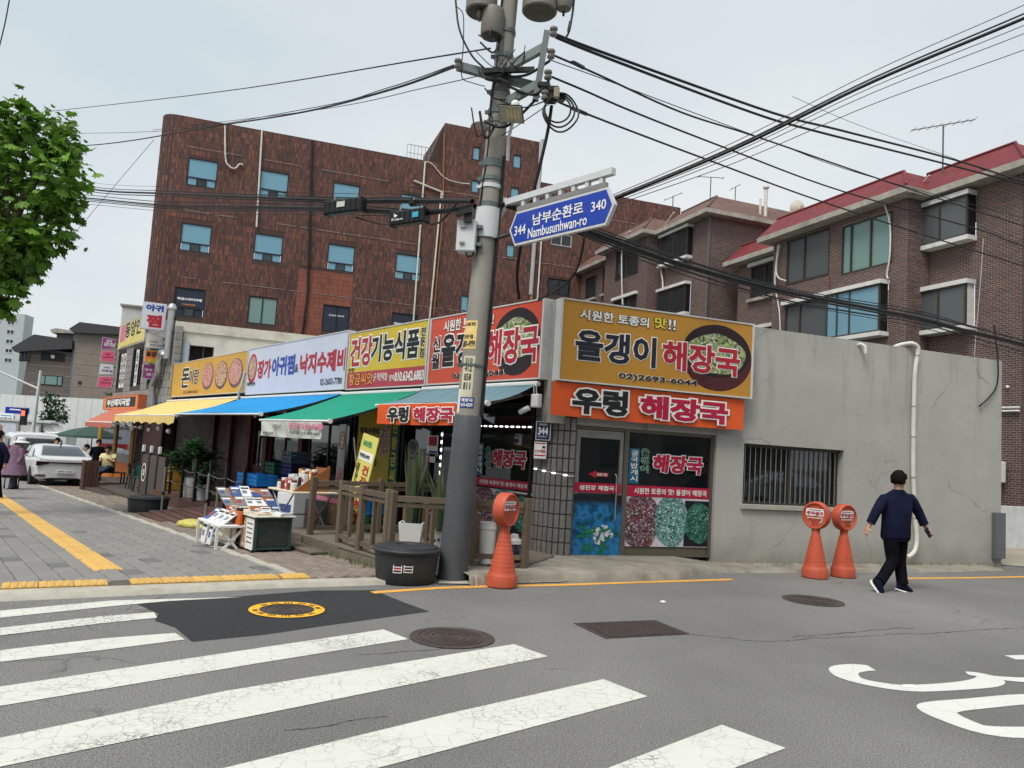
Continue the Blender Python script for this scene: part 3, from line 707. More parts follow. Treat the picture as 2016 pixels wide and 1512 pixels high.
# shop fronts under the awnings (main street side): frames, panes, posts
q = MB()
for x in (-.42, -1.9, -2.35, -3.35): q.box(x - .03, x + .03, .25, .36, .1, 2.5)
q.box(-1.87, -.45, .253, .357, .3, .36); q.box(-1.87, -.45, .253, .357, 2.3, 2.36)
partf(q, 'shopfront_frame', BLACKM, row, FL)
q = MB(); q.box(-1.87, -.45, .30, .312, .36, 2.3); partf(q, 'shop_window_pane', GLASS, row, FL)
q = MB(); q.box(-1.87, -.45, .28, .33, .1, .3); partf(q, 'kick_panel', PANELB, row, FL)
q = MB(); q.box(-2.32, -1.93, .26, .4, .1, 2.5); br_ = partf(q, 'pier', GRJ, row, FL)
for j in range(11):
    for i in range(4):
        q = MB(); q.box(-2.31 + i * .096, -2.31 + i * .096 + .086, .246, .26, .12 + j * .21, .12 + j * .21 + .198); q.build('granite_tile', GRAN, br_)
q = MB(); q.box(-3.32, -2.38, .30, .312, .15, 2.4); partf(q, 'glass_door', GLASS, row, FL)
q = MB()
for x in (-4.35, -4.9, -6.5): q.box(x - .035, x + .035, .25, .34, .1, 2.5)
partf(q, 'shopfront_frame', BLACKM, row, FL)
q = MB(); q.box(-4.32, -3.38, .30, .312, .15, 2.45); partf(q, 'glass_door', GLASS, row, FL)
q = MB(); q.box(-4.87, -4.38, .30, .312, .15, 2.45); partf(q, 'side_pane', GLASS, row, FL)
q = MB(); q.box(-6.47, -4.93, .31, .36, .1, 2.45); partf(q, 'boarded_front', M('front_dark', (44, 46, 50), .6), row, FL)
RBW = M('red_brown_wood', (84, 36, 30), .6, .18, 5, .2); DRW = M('dark_red_door', (58, 24, 23), .6, .15, 4)
for x in (-9.2, -11.6, -12.9, -14.6, -16.2): 
    q = MB(); q.box(x - .12, x + .12, .18, .45, -.3, 2.5); partf(q, 'post', RBW, row, FL)
for a, b in ((-8.9, -6.7), (-11.4, -9.4), (-12.7, -11.8)):
    q = MB(); q.box(a, a + .06, .27, .33, -.2, 2.45); q.box(b - .06, b, .27, .33, -.2, 2.45); q.box(a + .06, b - .06, .273, .327, .7, .78); q.box((a + b) / 2 - .03, (a + b) / 2 + .03, .274, .326, .78, 2.45); partf(q, 'window_frame', RBW if a < -9 else BLACKM, row, FL)
    q = MB(); q.box(a + .06, b - .06, .298, .306, .78, 2.45); partf(q, 'window_pane', GLASS, row, FL)
    q = MB(); q.box(a + .06, b - .06, .29, .32, -.2, .7); partf(q, 'lower_panel', DRW if a < -9 else M('front_dark', (44, 46, 50), .6), row, FL)
for a, b in ((-14.4, -13.1), (-16.0, -14.8), (-20.8, -16.4)):
    q = MB(); q.box(a, b, .28, .34, -.5, 2.5); partf(q, 'red_panel', DRW, row, FL)
# things that lie on the roof line
# ================================================================ stone faced two storey building with the white side wall
o_ = FL.w(-21.15, 0, 0); stone = thing('stone_building', 'two storey building with grey stone front and white side wall behind the shop signs', 'building', (o_.x, o_.y, -.6))
FW_ = Fr((o_.x, o_.y, 0), R(20.5))
TOPZ = 5.55
wop = FW_.rect4((374, 678.5), (421.5, 684), (419, 712), (371, 712))
q = MB(); holed(q, 0, 22, 2.0, TOPZ, 0, .25, [(wop[0], wop[1], 3.7, wop[3])]); partf(q, 'side_wall', M('white_wall', (206, 205, 196), .8, .08, 2, .2, dirt=.45), stone, FW_)
q = MB(); q.box(-.03, 22, -.06, .3, TOPZ - .3, TOPZ + .06); partf(q, 'parapet', M('parapet_wall', (200, 197, 186), .85, .14, 2, .3, dirt=.7), stone, FW_)
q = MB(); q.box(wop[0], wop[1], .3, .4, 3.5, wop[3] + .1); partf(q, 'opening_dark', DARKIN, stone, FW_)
q = MB(); q.box(wop[1] - .05, wop[1], .05, .2, 3.7, wop[3]); q.box(wop[0] + .45, wop[0] + .5, .1, .18, 3.7, wop[3]); partf(q, 'window_frame', DARKB, stone, FW_)
q = MB(); a = wop[0]; q.box(a - .55, a - .02, -.07, -.02, 3.6, wop[3] + .12); partf(q, 'open_door', M('door_bluegrey', (168, 178, 190), .5, .06, 3), stone, FW_)
STN = M('stone_block', (142, 140, 136), .85, .16, 5, .5, rndobj=.12, dirt=.3); STJ = M('stone_joint', (70, 69, 68), .95)
SL = -31.5; ST = 5.8
wins = [(-31.0, -29.3, 3.35, 5.0), (-28.0, -26.0, 3.35, 5.0), (-24.9, -22.9, 3.35, 5.0)]
q = MB(); holed(q, SL, -21.16, -1.2, ST, .02, .3, wins); q.box(SL, SL + .3, .3, 8, -1.2, ST); q.box(SL, -21.16, 7.8, 8, -1.2, ST - .4); q.box(SL + .3, -21.3, .3, 7.8, ST - .7, ST - .6)
fw2 = partf(q, 'front_wall', STJ, stone, FL)
nst = 0
qq = MB()
for j in range(26):
    z0_ = 2.05 + j * .28
    if z0_ > ST - .05: break
    z1_ = min(z0_ + .27, ST); x = -21.16 - (j % 2) * .3
    while x > SL:
        a = max(x - .59, SL); iv = [(a, x)]
        for h in wins:
            if z0_ < h[3] and z1_ > h[2]: iv = [(p, r2) for (p0, r0) in iv for p, r2 in ((p0, min(r0, h[0])), (max(p0, h[1]), r0)) if r2 - p > .04]
        for p0, r0 in iv:
            d = .014 + rnd.uniform(-.005, .005); q = MB(); q.box(p0 + .004, r0 - .004, .02 - d, .02, z0_ + .003, z1_ - .003)
            if nst < 298: q.build('stone_block', STN, fw2); nst += 1
            else: qq.add(q.v, q.f)
        x -= .6
if qq.v:
    o = qq.build('stone_blocks', STN, fw2); o['kind'] = 'stuff'
q = MB(); q.box(-21.18, -20.92, -.02, .24, 2.6, TOPZ - .32)
cb = partf(q, 'corner_quoin', STJ, stone, FL)
for j in range(11):
    q = MB(); q.box(-21.17, -20.90, -.036, .2, 2.62 + j * .255, 2.86 + j * .255); q.build('stone_block', STN, cb)
for x0_, x1_, z0_, z1_ in wins: window(stone, FL, x0_, x1_, z0_, z1_, .08, BLACKM, GLASSD, (.33, .66), .06)
# narrow banners in the upper windows
for k, (x0_, x1_) in enumerate(((-30.6, -30.1), (-29.95, -29.5), (-27.5, -27.0))):
    q = MB(); q.box(x0_, x1_, .05, .07, 3.38, 4.97); bn = partf(q, 'window_banner', WHITEP, stone, FL)
    text(bn, ['동양인력', '동양인력', '동양인'][k], (x0_ + .08, x1_ - .08, 3.5, 4.85), .049, [M('ink_black', (28, 28, 32), .6), WHITEP], .03, 0, vertical=True)
# orange lower shop front at the far left of the row
OCH = M('ochre_wall', (176, 128, 42), .7, .15, 3, .2, dirt=.2)
q = MB()
for x in (-33.0, -29.3, -25.9): q.box(x - .25, x + .25, -.12, .0, -.95, 2.2)
partf(q, 'ochre_pier', OCH, stone, FL)
ORP = M('orange_panel', (214, 118, 40), .6, .1, 3)
for a, b in ((-32.6, -29.6), (-29.0, -26.2)):
    q = MB(); q.box(a, b, -.08, -.02, -.8, .1); partf(q, 'orange_panel', ORP, stone, FL)
    q = MB(); q.box(a, b, -.1, -.085, .1, .45); partf(q, 'menu_strip', M('paper_grey', (176, 172, 166), .8), stone, FL)
    q = MB(); q.box(a, b, -.07, -.05, .45, 1.95); partf(q, 'shop_window', GLASSD, stone, FL)
q = MB(); q.box(-25.6, -24.2, -.1, .0, -.7, 2.2); partf(q, 'dark_door', DARKIN, stone, FL)
q = MB(); q.box(-24.1, -21.2, -.1, .0, -.6, 2.2); partf(q, 'red_panel', DRW, stone, FL)
# ================================================================ big red tiled building
o_ = atY(300, 600, 40); FB = Fr((o_.x, o_.y, 0), R(19.1))
brk = thing('brick_building', 'large reddish brown tiled building with teal windows behind the shops', 'building', (o_.x, o_.y, -.8), FB.a)
FB0 = Fr((o_.x, o_.y, -.8), FB.a)    # z in this frame is height above the base
Z = .8
wx = [1.02, 4.75, 8.73, 12.64]; BW = 1.52; rows = [(14.8, 16.33), (11.2, 12.72), (7.67, 9.2)]
holes = [(x, x + BW, z0 + Z, z1 + Z) for x in wx for z0, z1 in rows]
small = []
for tl, br in (((931.7, 288), (944, 316)), ((1011, 304), (1025, 332)), ((929, 354), (942, 380)), ((1006, 368), (1021, 393)), ((998, 480), (1012, 507)), ((908, 581), (921, 613)), ((1079, 546), (1122, 584)), ((1086, 458), (1125, 487))):
    a = FB.rect(tl, br); small.append((a[0], a[1], a[2] + Z, a[3] + Z))
HT = 18.55 + Z; TT = 21.1 + Z; XR = 31.5; TX0, TX1 = 15.0, 21.15; x0w = .25
q = MB(); holed(q, x0w, XR, 0, HT, .02, .4, holes + small); holed(q, TX0, TX1, HT, TT, .02, .4, [h for h in small if h[3] > HT])
q.box(XR - .4, XR, .4, 12, 0, HT); q.box(TX0, TX0 + .4, .4, 6, HT, TT); q.box(TX1 - .4, TX1, .4, 6, HT, TT); q.box(TX0 + .4, TX1 - .4, .4, 6, TT - .5, TT - .3); q.box(x0w, XR, .4, 12, HT - 1.2, HT - 1.0)
# rounded left corner
cr = [(x0w - .75 * (1 - math.cos(t)) - .0, .02 + .75 - .75 * math.sin(t)) for t in np.linspace(math.pi / 2, 0, 7)]
cr = [(x0w - .75 * math.sin(t), .77 - .75 * math.cos(t)) for t in np.linspace(0, math.pi / 2, 8)]
cr.append((x0w - .75, 12)); q.sheet([[(x, y, 0) for x, y in cr], [(x, y, HT) for x, y in cr]])
wl = q.build('wall', MORTB, brk)
tmb = MB(); tm2 = MB(); new = (7.25, 10.25, 0, 11.05 + Z)
rr = random.Random(3)
def tiles(mb, x0, x1, z0, z1, hl): cells(mb, x0, x1, z0, z1, .02, .066, .29, .007, .012, hl, 0, .004, r=rr)
Zlow = 4.5
tiles(tmb, x0w, XR, Zlow, HT, holes + small + [(new[0], new[1], 0, new[3])]); tiles(tmb, TX0, TX1, HT, TT, small)
cells(tm2, new[0], new[1], Zlow, new[3], .02, .066, .29, .012, .014, holes, 0, .003, r=rr)
for i in range(7):
    (xa, ya), (xb, yb) = cr[i], cr[i + 1]; d = math.hypot(xb - xa, yb - ya); ux, uy = (xb - xa) / d, (yb - ya) / d
    for k in range(max(1, int(d / .1))):
        a0 = k * .1; a1 = a0 + .088
        z = Zlow
        while z < HT:
            e = .012 + rr.uniform(-.004, .004); nx, ny = uy, -ux; nx, ny = -nx, -ny
            P = [(xa + ux * a0, ya + uy * a0), (xa + ux * a1, ya + uy * a1)]
            zt = min(z + .298, HT)
            tmb.add([(P[0][0], P[0][1], z), (P[1][0], P[1][1], z), (P[1][0], P[1][1], zt), (P[0][0], P[0][1], zt)] + [(p[0] + nx * e, p[1] + ny * e, zz) for p, zz in ((P[0], z), (P[1], z), (P[1], zt), (P[0], zt))], [(7, 6, 5, 4), (0, 1, 5, 4), (1, 2, 6, 5), (2, 3, 7, 6), (3, 0, 4, 7)])
            z += .31
o = tmb.build('facade_tiles', TILEB, wl); o['kind'] = 'stuff'
o = tm2.build('facade_tiles', TILEB2, wl); o['kind'] = 'stuff'
fz = Fr(FB0.o, FB0.a)
for j, (z0, z1) in enumerate(rows):
    for i, x in enumerate(wx):
        if j == 2 and i == 1: window(brk, FB0, x, x + BW, z0 + Z, z1 + Z, .03, BLACKM, GLASSM, (.48,), .06)
        elif j == 2 and i == 2: window(brk, FB0, x, x + BW, z0 + Z, z1 + Z, .03, BLACKM, NAVYF, (.52,), .05)
        elif j == 2: window(brk, FB0, x, x + BW, z0 + Z, z1 + Z, .03, BLACKM, NAVYF, (), .05, .3)
        else: window(brk, FB0, x, x + BW, z0 + Z, z1 + Z, .03, BLACKM, GLASST, (), .05, .3)
for k, h in enumerate(small): window(brk, FB0, *h, .03, BLACKM if k < 7 else WFRAME, GLASST if k < 6 else GLASSD, () if k < 6 else (.5,), .04)
# lettering on the navy window films
W1 = M('print_white', (236, 236, 232), .5, .03); OR1 = M('print_orange', (226, 140, 70), .5, .03)
def btext(body, tl, br, mat, bold=.03):
    a = FB0.rect(tl, br, .06); return text(brk, body, a, .06, [mat], bold)
btext('작심스터디카페', (349, 584), (397, 595), W1, .05); btext('T.2698-0959', (358, 597), (385, 603), OR1, .04)
btext('ZAKSIM', (647, 618), (677, 625), W1, .01); btext('작심', (775, 634), (792, 641), W1, .05)
# pale mortar lines, pipes, cables on the wall
LM = M('lime_streak', (150, 138, 132), .9, .2, 6)
for z, a, b in ((16.9, .9, 21.0), (13.4, 1.0, 21.0), (9.75, 1.2, 21.0), (16.9, 21.2, 31), (13.4, 21.2, 31)):
    q = MB(); x = a
    while x < b:
        e = x + rr.uniform(.5, 1.6)
        if rr.random() < .8: q.box(x, min(e, b), -.012, .018, z + Z - .018, z + Z + .012)
        x = e + rr.uniform(0, .3)
    q.build('mortar_line', LM, brk)
def bpipe(pts, r, mat, name='pipe', off=-.09):
    q = MB(); q.tube([(FB0.hit(px, py, off)[0], off, FB0.hit(px, py, off)[1]) for px, py in pts], r, 8); return q.build(name, mat, brk, True)
bpipe([(516, 256), (505, 447)], .05, PVCW); bpipe([(615, 277), (606, 575), (598, 640), (594, 660)], .06, BLACKM); bpipe([(837, 320), (814, 632)], .05, PVCW); bpipe([(869, 380), (846, 626)], .05, PVCW)
bpipe([(875, 262), (872, 420), (854, 620)], .035, M('pipe_ochre', (150, 104, 60), .5, .15), 'gas_pipe'); bpipe([(815, 356), (872, 379), (870, 396)], .06, PVCW)
bpipe(smooth([(443, 243), (444, 310), (450, 326), (462, 332), (472, 323), (478, 325)]), .045, PVCW, 'hose'); bpipe(smooth([(834, 319), (850, 322), (875, 350), (905, 360), (925, 362)]), .03, PVCW, 'hose')
bpipe([(1068, 275), (1056, 420), (1045, 580)], .13, M('duct_grey', (170, 172, 172), .5, .1), 'flue'); bpipe([(1066, 470), (1058, 590)], .05, PVCW); bpipe([(1052, 470), (1046, 590)], .1, M('pipe_yellow', (150, 124, 84), .6, .15), 'flue')
# roof: rail and water tank
q = MB()
for k in range(9): x = 12.9 + k * .22; q.tube([(x, .5, HT), (x, .5, HT + 1.0)], .015, 5)
q.tube([(12.9, .5, HT + 1.0), (14.7, .5, HT + 1.0)], .02, 5); q.tube([(12.9, .5, HT + .5), (14.7, .5, HT + .5)], .015, 5); q.build('roof_rail', ALU, brk)
q = MB(); q.add([(14.2, .45, HT), (15.0, .45, HT), (15.0, .45, TT), (14.2, 1.9, HT), (15.0, 1.9, HT), (15.0, 1.9, TT)], [(0, 1, 2), (5, 4, 3), (0, 2, 5, 3)]); q.build('slanted_parapet', MORTB, brk)
q = MB(); q.lathe([(1.0, 0), (1.0, 1.2), (.95, 1.4), (.5, 1.5), (.02, 1.52)], 20, (18.2, 2.4, TT - .1)); q.build('water_tank', M('tank_brown', (74, 62, 60), .6), brk, True)
# ================================================================ brick apartments
def bay(root, fr, x0, x1, z0, z1, y, pr=.35, glass=GLASSF, side=BLACKM, mull=(.5,), lint=True):
    """projecting box window with slabs above and below"""
    w = window(root, fr, x0 + .03, x1 - .03, z0 + .1, z1 - .1, y - pr, DARKB, glass, mull, .06, None, .06)
    for a in (x0 + .02, x1 - .06): q = MB(); q.box(a, a + .04, y - pr + .065, y, z0 + .1, z1 - .1); q.build('side_panel', side, w)
    if lint:
        for nm, a, b in (('lintel', z1 - .1, z1 + .04), ('sill', z0 - .04, z0 + .1)):
            q = MB(); q.box(x0 - .04, x1 + .04, y - pr - .06, y - .002, a, b); q.build(nm, WTRIM, w)
    return w
def flat(root, fr, x0, x1, z0, z1, y, glass=GLASSD, mull=(.5,), lint=True, sill=True):
    w = window(root, fr, x0, x1, z0, z1, y - .02, DARKB, glass, mull, .06, None, .12)
    if lint: q = MB(); q.box(x0 - .08, x1 + .08, y - .16, y - .002, z1 + .005, z1 + .16); q.build('lintel', WTRIM, w)
    if sill: q = MB(); q.box(x0 - .08, x1 + .08, y - .16, y - .002, z0 - .14, z0 - .005); q.build('sill', GTRIM, w)
    return w
ra = random.Random(5)
def eave(root, fr, x0, x1, y, z, out=.55, rise=1.05, run=1.1, roofm=ROOFR, hipR=True, hipL=False, yr=None):
    """concrete eave slab with a red sloping roof skirt above it"""
    q = MB(); q.box(x0, x1, y - out, y + (yr or 6), z, z + .2); e = partf(q, 'eave', GTRIM, root, fr)
    q = MB(); a = run if hipR else 0; b = run if hipL else 0; zz = z + .203; D = (yr or 6)
    ypk = y - out + run
    q.quad((x0 + 0, y - out + .03, zz), (x1 - .03, y - out + .03, zz), (x1 - a, ypk, zz + rise), (x0 + b, ypk, zz + rise))
    if hipR: q.quad((x1 - .03, y - out + .03, zz), (x1 - .03, y + D, zz), (x1 - a, y + D, zz + rise), (x1 - a, ypk, zz + rise))
    q.quad((x0 + b, ypk, zz + rise), (x1 - a, ypk, zz + rise), (x1 - a, y + D, zz + rise), (x0 + b, y + D, zz + rise))
    q.quad((x0, y - out + .03, zz), (x0 + b, ypk, zz + rise), (x0 + b, y + D, zz + rise), (x0, y + D, zz))
    r = partf(q, 'roof', roofm, root, fr)
    q = MB(); q.tube([(x0 + b, ypk, zz + rise + .02), (x1 - a, ypk, zz + rise + .02)], .05, 6)
    if hipR: q.tube([(x1 - a, ypk, zz + rise + .02), (x1 - .03, y - out + .03, zz + .03)], .05, 6)
    q.build('ridge', roofm, r)
    return e
FN = Fr((13.3, 25, 0), R(-69.2))
apt = thing('apartment_house', 'brick apartment house with bright red roof and window bays on the right', 'building', (13.3, 25, -.3), FN.a)
FNa = Fr((13.3, 25, -.3), FN.a); Z = .3
NB_, MBk = MB(), MB()
NW = [(-.03, 2.0, 8.97 + Z, 10.47 + Z), (-.05, 1.98, 6.17 + Z, 7.66 + Z), (.6, 1.9, 3.4 + Z, 4.7 + Z)]
EZ = 10.62 + Z
q = MB(); holed(q, -.3, 3.5, 0, EZ, .03, .3, NW); q.box(3.2, 3.5, .3, 9, 0, EZ); q.box(-.3, 3.2, 8.7, 9, 0, EZ)
holed(q, -6.1, .35, 2, EZ, -.97, -.7, [(-5.3, -3.03, 8.72 + Z, 10.5 + Z), (-2.45, -.25, 8.55 + Z, 10.35 + Z), (-5.3, -3.05, 6.4 + Z, 7.9 + Z), (-2.8, -.35, 6.15 + Z, 7.95 + Z)]); q.box(.05, .35, -.7, .28, 2, EZ); q.box(-6.1, -5.8, -.7, 3, 2, EZ)
holed(q, -9.9, -6.1, 2, EZ, .23, .5, [(-9.0, -7.1, 8.9 + Z, 10.35 + Z), (-9.0, -7.1, 6.1 + Z, 7.5 + Z)]); q.box(-9.9, -9.6, .5, 9, 2, EZ)
aw = q.build('wall', MORTA, apt)
cells(NB_, -.28, 3.5, 2.2, EZ, .03, .2, .067, .0155, .004, NW, .5, .0015, r=ra)
cells(NB_, 2.4, 3.5, 0, 2.2, .03, .2, .067, .0155, .004, (), .5, .0015, r=ra)
cells(NB_, -6.1, .35, 5.0, EZ, -.97, .2, .067, .0155, .004, [(-5.3, -3.03, 8.72 + Z, 10.5 + Z), (-2.45, -.25, 8.55 + Z, 10.35 + Z), (-5.3, -3.05, 6.4 + Z, 7.9 + Z), (-2.8, -.35, 6.15 + Z, 7.95 + Z)], .5, .0015, r=ra)
cells(NB_, -9.9, -6.1, 5.0, EZ, .23, .2, .067, .0155, .004, [(-9.0, -7.1, 8.9 + Z, 10.35 + Z), (-9.0, -7.1, 6.1 + Z, 7.5 + Z)], .5, .0015, r=ra)
cells(NB_, -.96, .28, 4.0, EZ, .35, .2, .067, .0155, .004, (), .5, .003, '+y', r=ra)
o = NB_.build('brickwork', BRICKA, aw); o['kind'] = 'stuff'
# end wall towards the side street (right edge)
q = MB(); cells(q, 0, 8.9, 0, EZ, 3.5, .2, .067, .0155, .004, (), .5, .003, '+y', r=ra); o = q.build('brickwork', BRICKA, aw); o['kind'] = 'stuff'
bay(apt, FNa, -.03, 2.0, 8.97 + Z, 10.47 + Z, .02); bay(apt, FNa, -.05, 1.98, 6.17 + Z, 7.66 + Z, .02, side=WTRIM)
flat(apt, FNa, -5.3, -3.03, 8.72 + Z, 10.5 + Z, -.98, GLASSF, (.42,), False, False); flat(apt, FNa, -2.45, -.25, 8.55 + Z, 10.35 + Z, -.98, GLASSM, (.18, .6), False, False)
flat(apt, FNa, -5.3, -3.05, 6.4 + Z, 7.9 + Z, -.98, GLASSF, (.35,), True, False); bay(apt, FNa, -2.8, -.35, 6.15 + Z, 7.95 + Z, -.98, .35, mk_glass('blue_film_glass', dark=(.18, .36, .46), trans=.1, rough=.15), BLACKM, (.2, .45))
flat(apt, FNa, -9.0, -7.1, 8.9 + Z, 10.35 + Z, .22, GLASSD); flat(apt, FNa, -9.0, -7.1, 6.1 + Z, 7.5 + Z, .22, GLASSD)
eave(apt, FNa, -.2, 3.9, 0, EZ, .5, 1.0, 1.0, yr=9, hipR=True); eave(apt, FNa, -6.5, .75, -1.0, EZ - .012, .5, .95, 1.0, yr=4); eave(apt, FNa, -10.4, -6.2, .2, EZ - .024, .5, .9, 1.0, hipR=False)
def apipe(root, fr, pts, r, mat, y, name='pipe'):
    q = MB(); P = []
    for t_ in pts: h = fr.hit(t_[0], t_[1], y); P.append((h[0], y, h[1]))
    q.tube(P, r, 7); return q.build(name, mat, root, True)
apipe(apt, FNa, smooth([(1830, 345), (1808, 373), (1803, 400), (1797, 470), (1803, 540), (1795, 600), (1785, 670), (1780, 700)]), .03, PVCW, -.06, 'hose'); apipe(apt, FNa, [(1803, 380), (1802, 690)], .035, CABLEG, -.05); apipe(apt, FNa, smooth([(1806, 378), (1807, 450), (1804, 520), (1800, 690)]), .012, PVCW, -.1, 'cord')
apipe(apt, FNa, smooth([(1760, 365), (1742, 380), (1741, 400), (1752, 440), (1752, 500), (1746, 540), (1749, 548)]), .028, PVCW, -1.12, 'hose'); apipe(apt, FNa, smooth([(1535, 482), (1529, 520), (1531, 545), (1548, 553)]), .028, PVCW, -1.1, 'hose'); apipe(apt, FNa, smooth([(1532, 482), (1526, 540), (1527, 570), (1534, 610), (1536, 650)]), .025, PVCW, -1.14, 'hose')
apipe(apt, FNa, [(1634, 545), (1629, 615)], .02, M('pipe_red', (120, 50, 46), .5), -1.06)
apipe(apt, FNa, [(1936, 470), (1930, 560), (1918, 700)], .008, PVCW, -.35, 'cord')
for px, py in ((1985, 762),): h = FNa.hit(px, py, 0); q = MB(); q.ball((h[0], -.03, h[1]), .05, 8); q.build('wall_vent', WHITEP, apt, True)
q = MB()
for z in (3.62, 3.72): q.tube([(2.75, -.06, z + Z), (3.45, -.06, z + Z)], .03, 6)
q.build('conduit', WHITEP, apt)
q = MB(); q.bbox(2.62, 3.1, -.5, -.1, 1.55 + Z, 2.15 + Z, .02); q.box(2.7, 2.9, -.2, .0, 1.7 + Z, 1.8 + Z); ac = q.build('ac_unit', WHITEP, apt)
q = MB(); q.lathe([(.18, 0), (.18, .02), (.02, .025)], 20, cap=False); f = q.build('fan_grille', BLACKM, ac); f.location = (2.86, -.5, 1.85 + Z); f.rotation_euler.x = math.pi / 2
# farther block
F2 = Fr((7.9, 37, 0), R(-69.2)); apt2 = thing('apartment_house', 'farther brick apartment house with faded red roof beside the yellow corner sign', 'building', (7.9, 37, -.5), F2.a)
F2a = Fr((7.9, 37, -.5), F2.a); Z = .5; EZ = 13.05 + Z
W2 = [(-1.6, .95, 11.35 + Z, 12.95 + Z), (-1.6, .95, 8.6 + Z, 10.15 + Z)]; W3 = [(-5.2, -2.75, 11.2 + Z, 12.9 + Z), (-5.2, -2.75, 8.5 + Z, 10.1 + Z)]; W4 = [(-8.6, -6.9, 11.2 + Z, 12.8 + Z), (-10.9, -9.5, 11.2 + Z, 12.6 + Z), (-8.6, -6.9, 8.4 + Z, 9.9 + Z)]
q = MB(); holed(q, -2.1, 2.25, 4, EZ, .03, .3, W2); q.box(1.95, 2.25, .3, 7, 4, EZ); holed(q, -6.5, -1.9, 4, EZ, -.77, -.5, W3); q.box(-2.2, -1.9, -.5, .28, 4, EZ); holed(q, -11.6, -6.5, 4, EZ, .23, .5, W4); q.box(-11.6, -11.3, .5, 7, 4, EZ)
aw = q.build('wall', MORTA, apt2)
q = MB(); cells(q, -2.1, 2.25, 7.5, EZ, .03, .2, .067, .0155, .004, W2, .5, .0015, r=ra); cells(q, -6.5, -1.9, 7.5, EZ, -.77, .2, .067, .0155, .004, W3, .5, .0015, r=ra); cells(q, -11.6, -6.5, 7.5, EZ, .23, .2, .067, .0155, .004, W4, .5, .0015, r=ra); cells(q, .03, 6.9, 6.5, EZ, 2.25, .2, .067, .0155, .004, (), .5, .003, '+y', r=ra); cells(q, -.76, .28, 7.5, EZ, -1.9, .2, .067, .0155, .004, (), .5, .003, '+y', r=ra)
o = q.build('brickwork', BRICKA, aw); o['kind'] = 'stuff'
for h in W2: bay(apt2, F2a, *h, .02, .3, GLASSD)
for h in W3: flat(apt2, F2a, *h, -.78, GLASSD, (.5,), h[3] < 12 + Z, False)
for h in W4: flat(apt2, F2a, *h, .22, GLASSD, (.5,), h[3] < 12 + Z, True)
eave(apt2, F2a, -2.1, 2.75, 0, EZ, .5, 1.35, 1.8, ROOFR2, yr=8); eave(apt2, F2a, -6.9, -1.6, -.8, EZ - .012, .45, 1.0, 1.1, ROOFR2, yr=4); eave(apt2, F2a, -12.2, -6.4, .2, EZ - .024, .45, 1.0, 1.1, ROOFR2, False)
q = MB(); q.tube([(2.32, -.02, 6), (2.32, -.02, EZ)], .05, 8); q.build('downpipe', CABLEG, apt2, True)
apipe(apt2, F2a, smooth([(1327, 418), (1310, 445), (1302, 480), (1300, 520), (1305, 560), (1303, 610)]), .04, PVCW, -.12, 'hose'); apipe(apt2, F2a, smooth([(1240, 455), (1226, 478), (1224, 540), (1226, 600)]), .04, PVCW, -.9, 'hose')
# ================================================================ roof fittings of the two apartment houses
AER = M('aerial_metal', (96, 92, 90), .5, .1, metal=.3)
def aerial(px, py_top, py_base, Y, w, label, n=7, tilt=.12):
    b = atY(px, py_base, Y); tz = atY(px, py_top, Y).z; t = thing('roof_aerial', label, 'aerial', b, group='roof aerials'); H = tz - b.z
    q = MB(); q.tube([(0, 0, -.3), (0, 0, H)], .025, 6); q.build('mast', AER, t)
    q = MB(); q.tube([(-w / 2, 0, H - w * tilt), (w / 2, 0, H + w * tilt)], .018, 5); q.build('boom', AER, t)
    q = MB()
    for k in range(n):
        f = -.48 + .96 * k / max(1, n - 1); q.tube([(f * w, -.22, H + 2 * f * w * tilt), (f * w, .22, H + 2 * f * w * tilt)], .009, 4)
    q.build('elements', AER, t); return t
aerial(1856, 246, 335, 24.5, 2.1, 'large many pronged aerial on the bright red roof', 8); aerial(1398, 349, 393, 36, 1.25, 'plain T shaped aerial on the corner of the faded roof', 2, .0); aerial(1324, 387, 415, 38, .9, 'small aerial left of the T shaped one on the faded roof', 3, .25); aerial(1447, 368, 400, 39, .5, 'small thin aerial right of the T shaped one', 2, .3)
b = atY(1569, 428, 31); t = thing('satellite_dish', 'round white satellite dish beside the red roof edge', 'satellite dish', b)
q = MB(); q.lathe([(.02, .1), (.15, .075), (.3, .02), (.34, 0), (.33, -.01), (.28, .01), (.1, .085)], 24, cap=False); d = q.build('dish', M('dish_cream', (206, 200, 184), .6, .08, dirt=.2), t, True); d.location = (0, 0, .38); d.rotation_euler = (R(98), 0, R(10))
q = MB(); q.tube([(0, .1, -.4), (0, .1, .36)], .03, 6); q.tube([(0, 0, .1), (.08, -.35, .4)], .012, 5); q.build('mount', AER, t)
b = atY(1505, 410, 36); t = thing('flue_pipes', 'pair of white flue pipes rising above the faded roof', 'chimney', b)
q = MB(); q.tube([(.05, 0, -.8), (.05, 0, .95)], .085, 10); q.lathe([(.09, .95), (.15, 1.0), (.15, 1.08), (.06, 1.12)], 12, (.05, 0, 0)); q.build('tall_pipe', PVCW, t, True)
q = MB(); q.tube([(-.2, 0, -.8), (-.2, 0, .45)], .06, 8); q.build('short_pipe', PVCW, t, True)
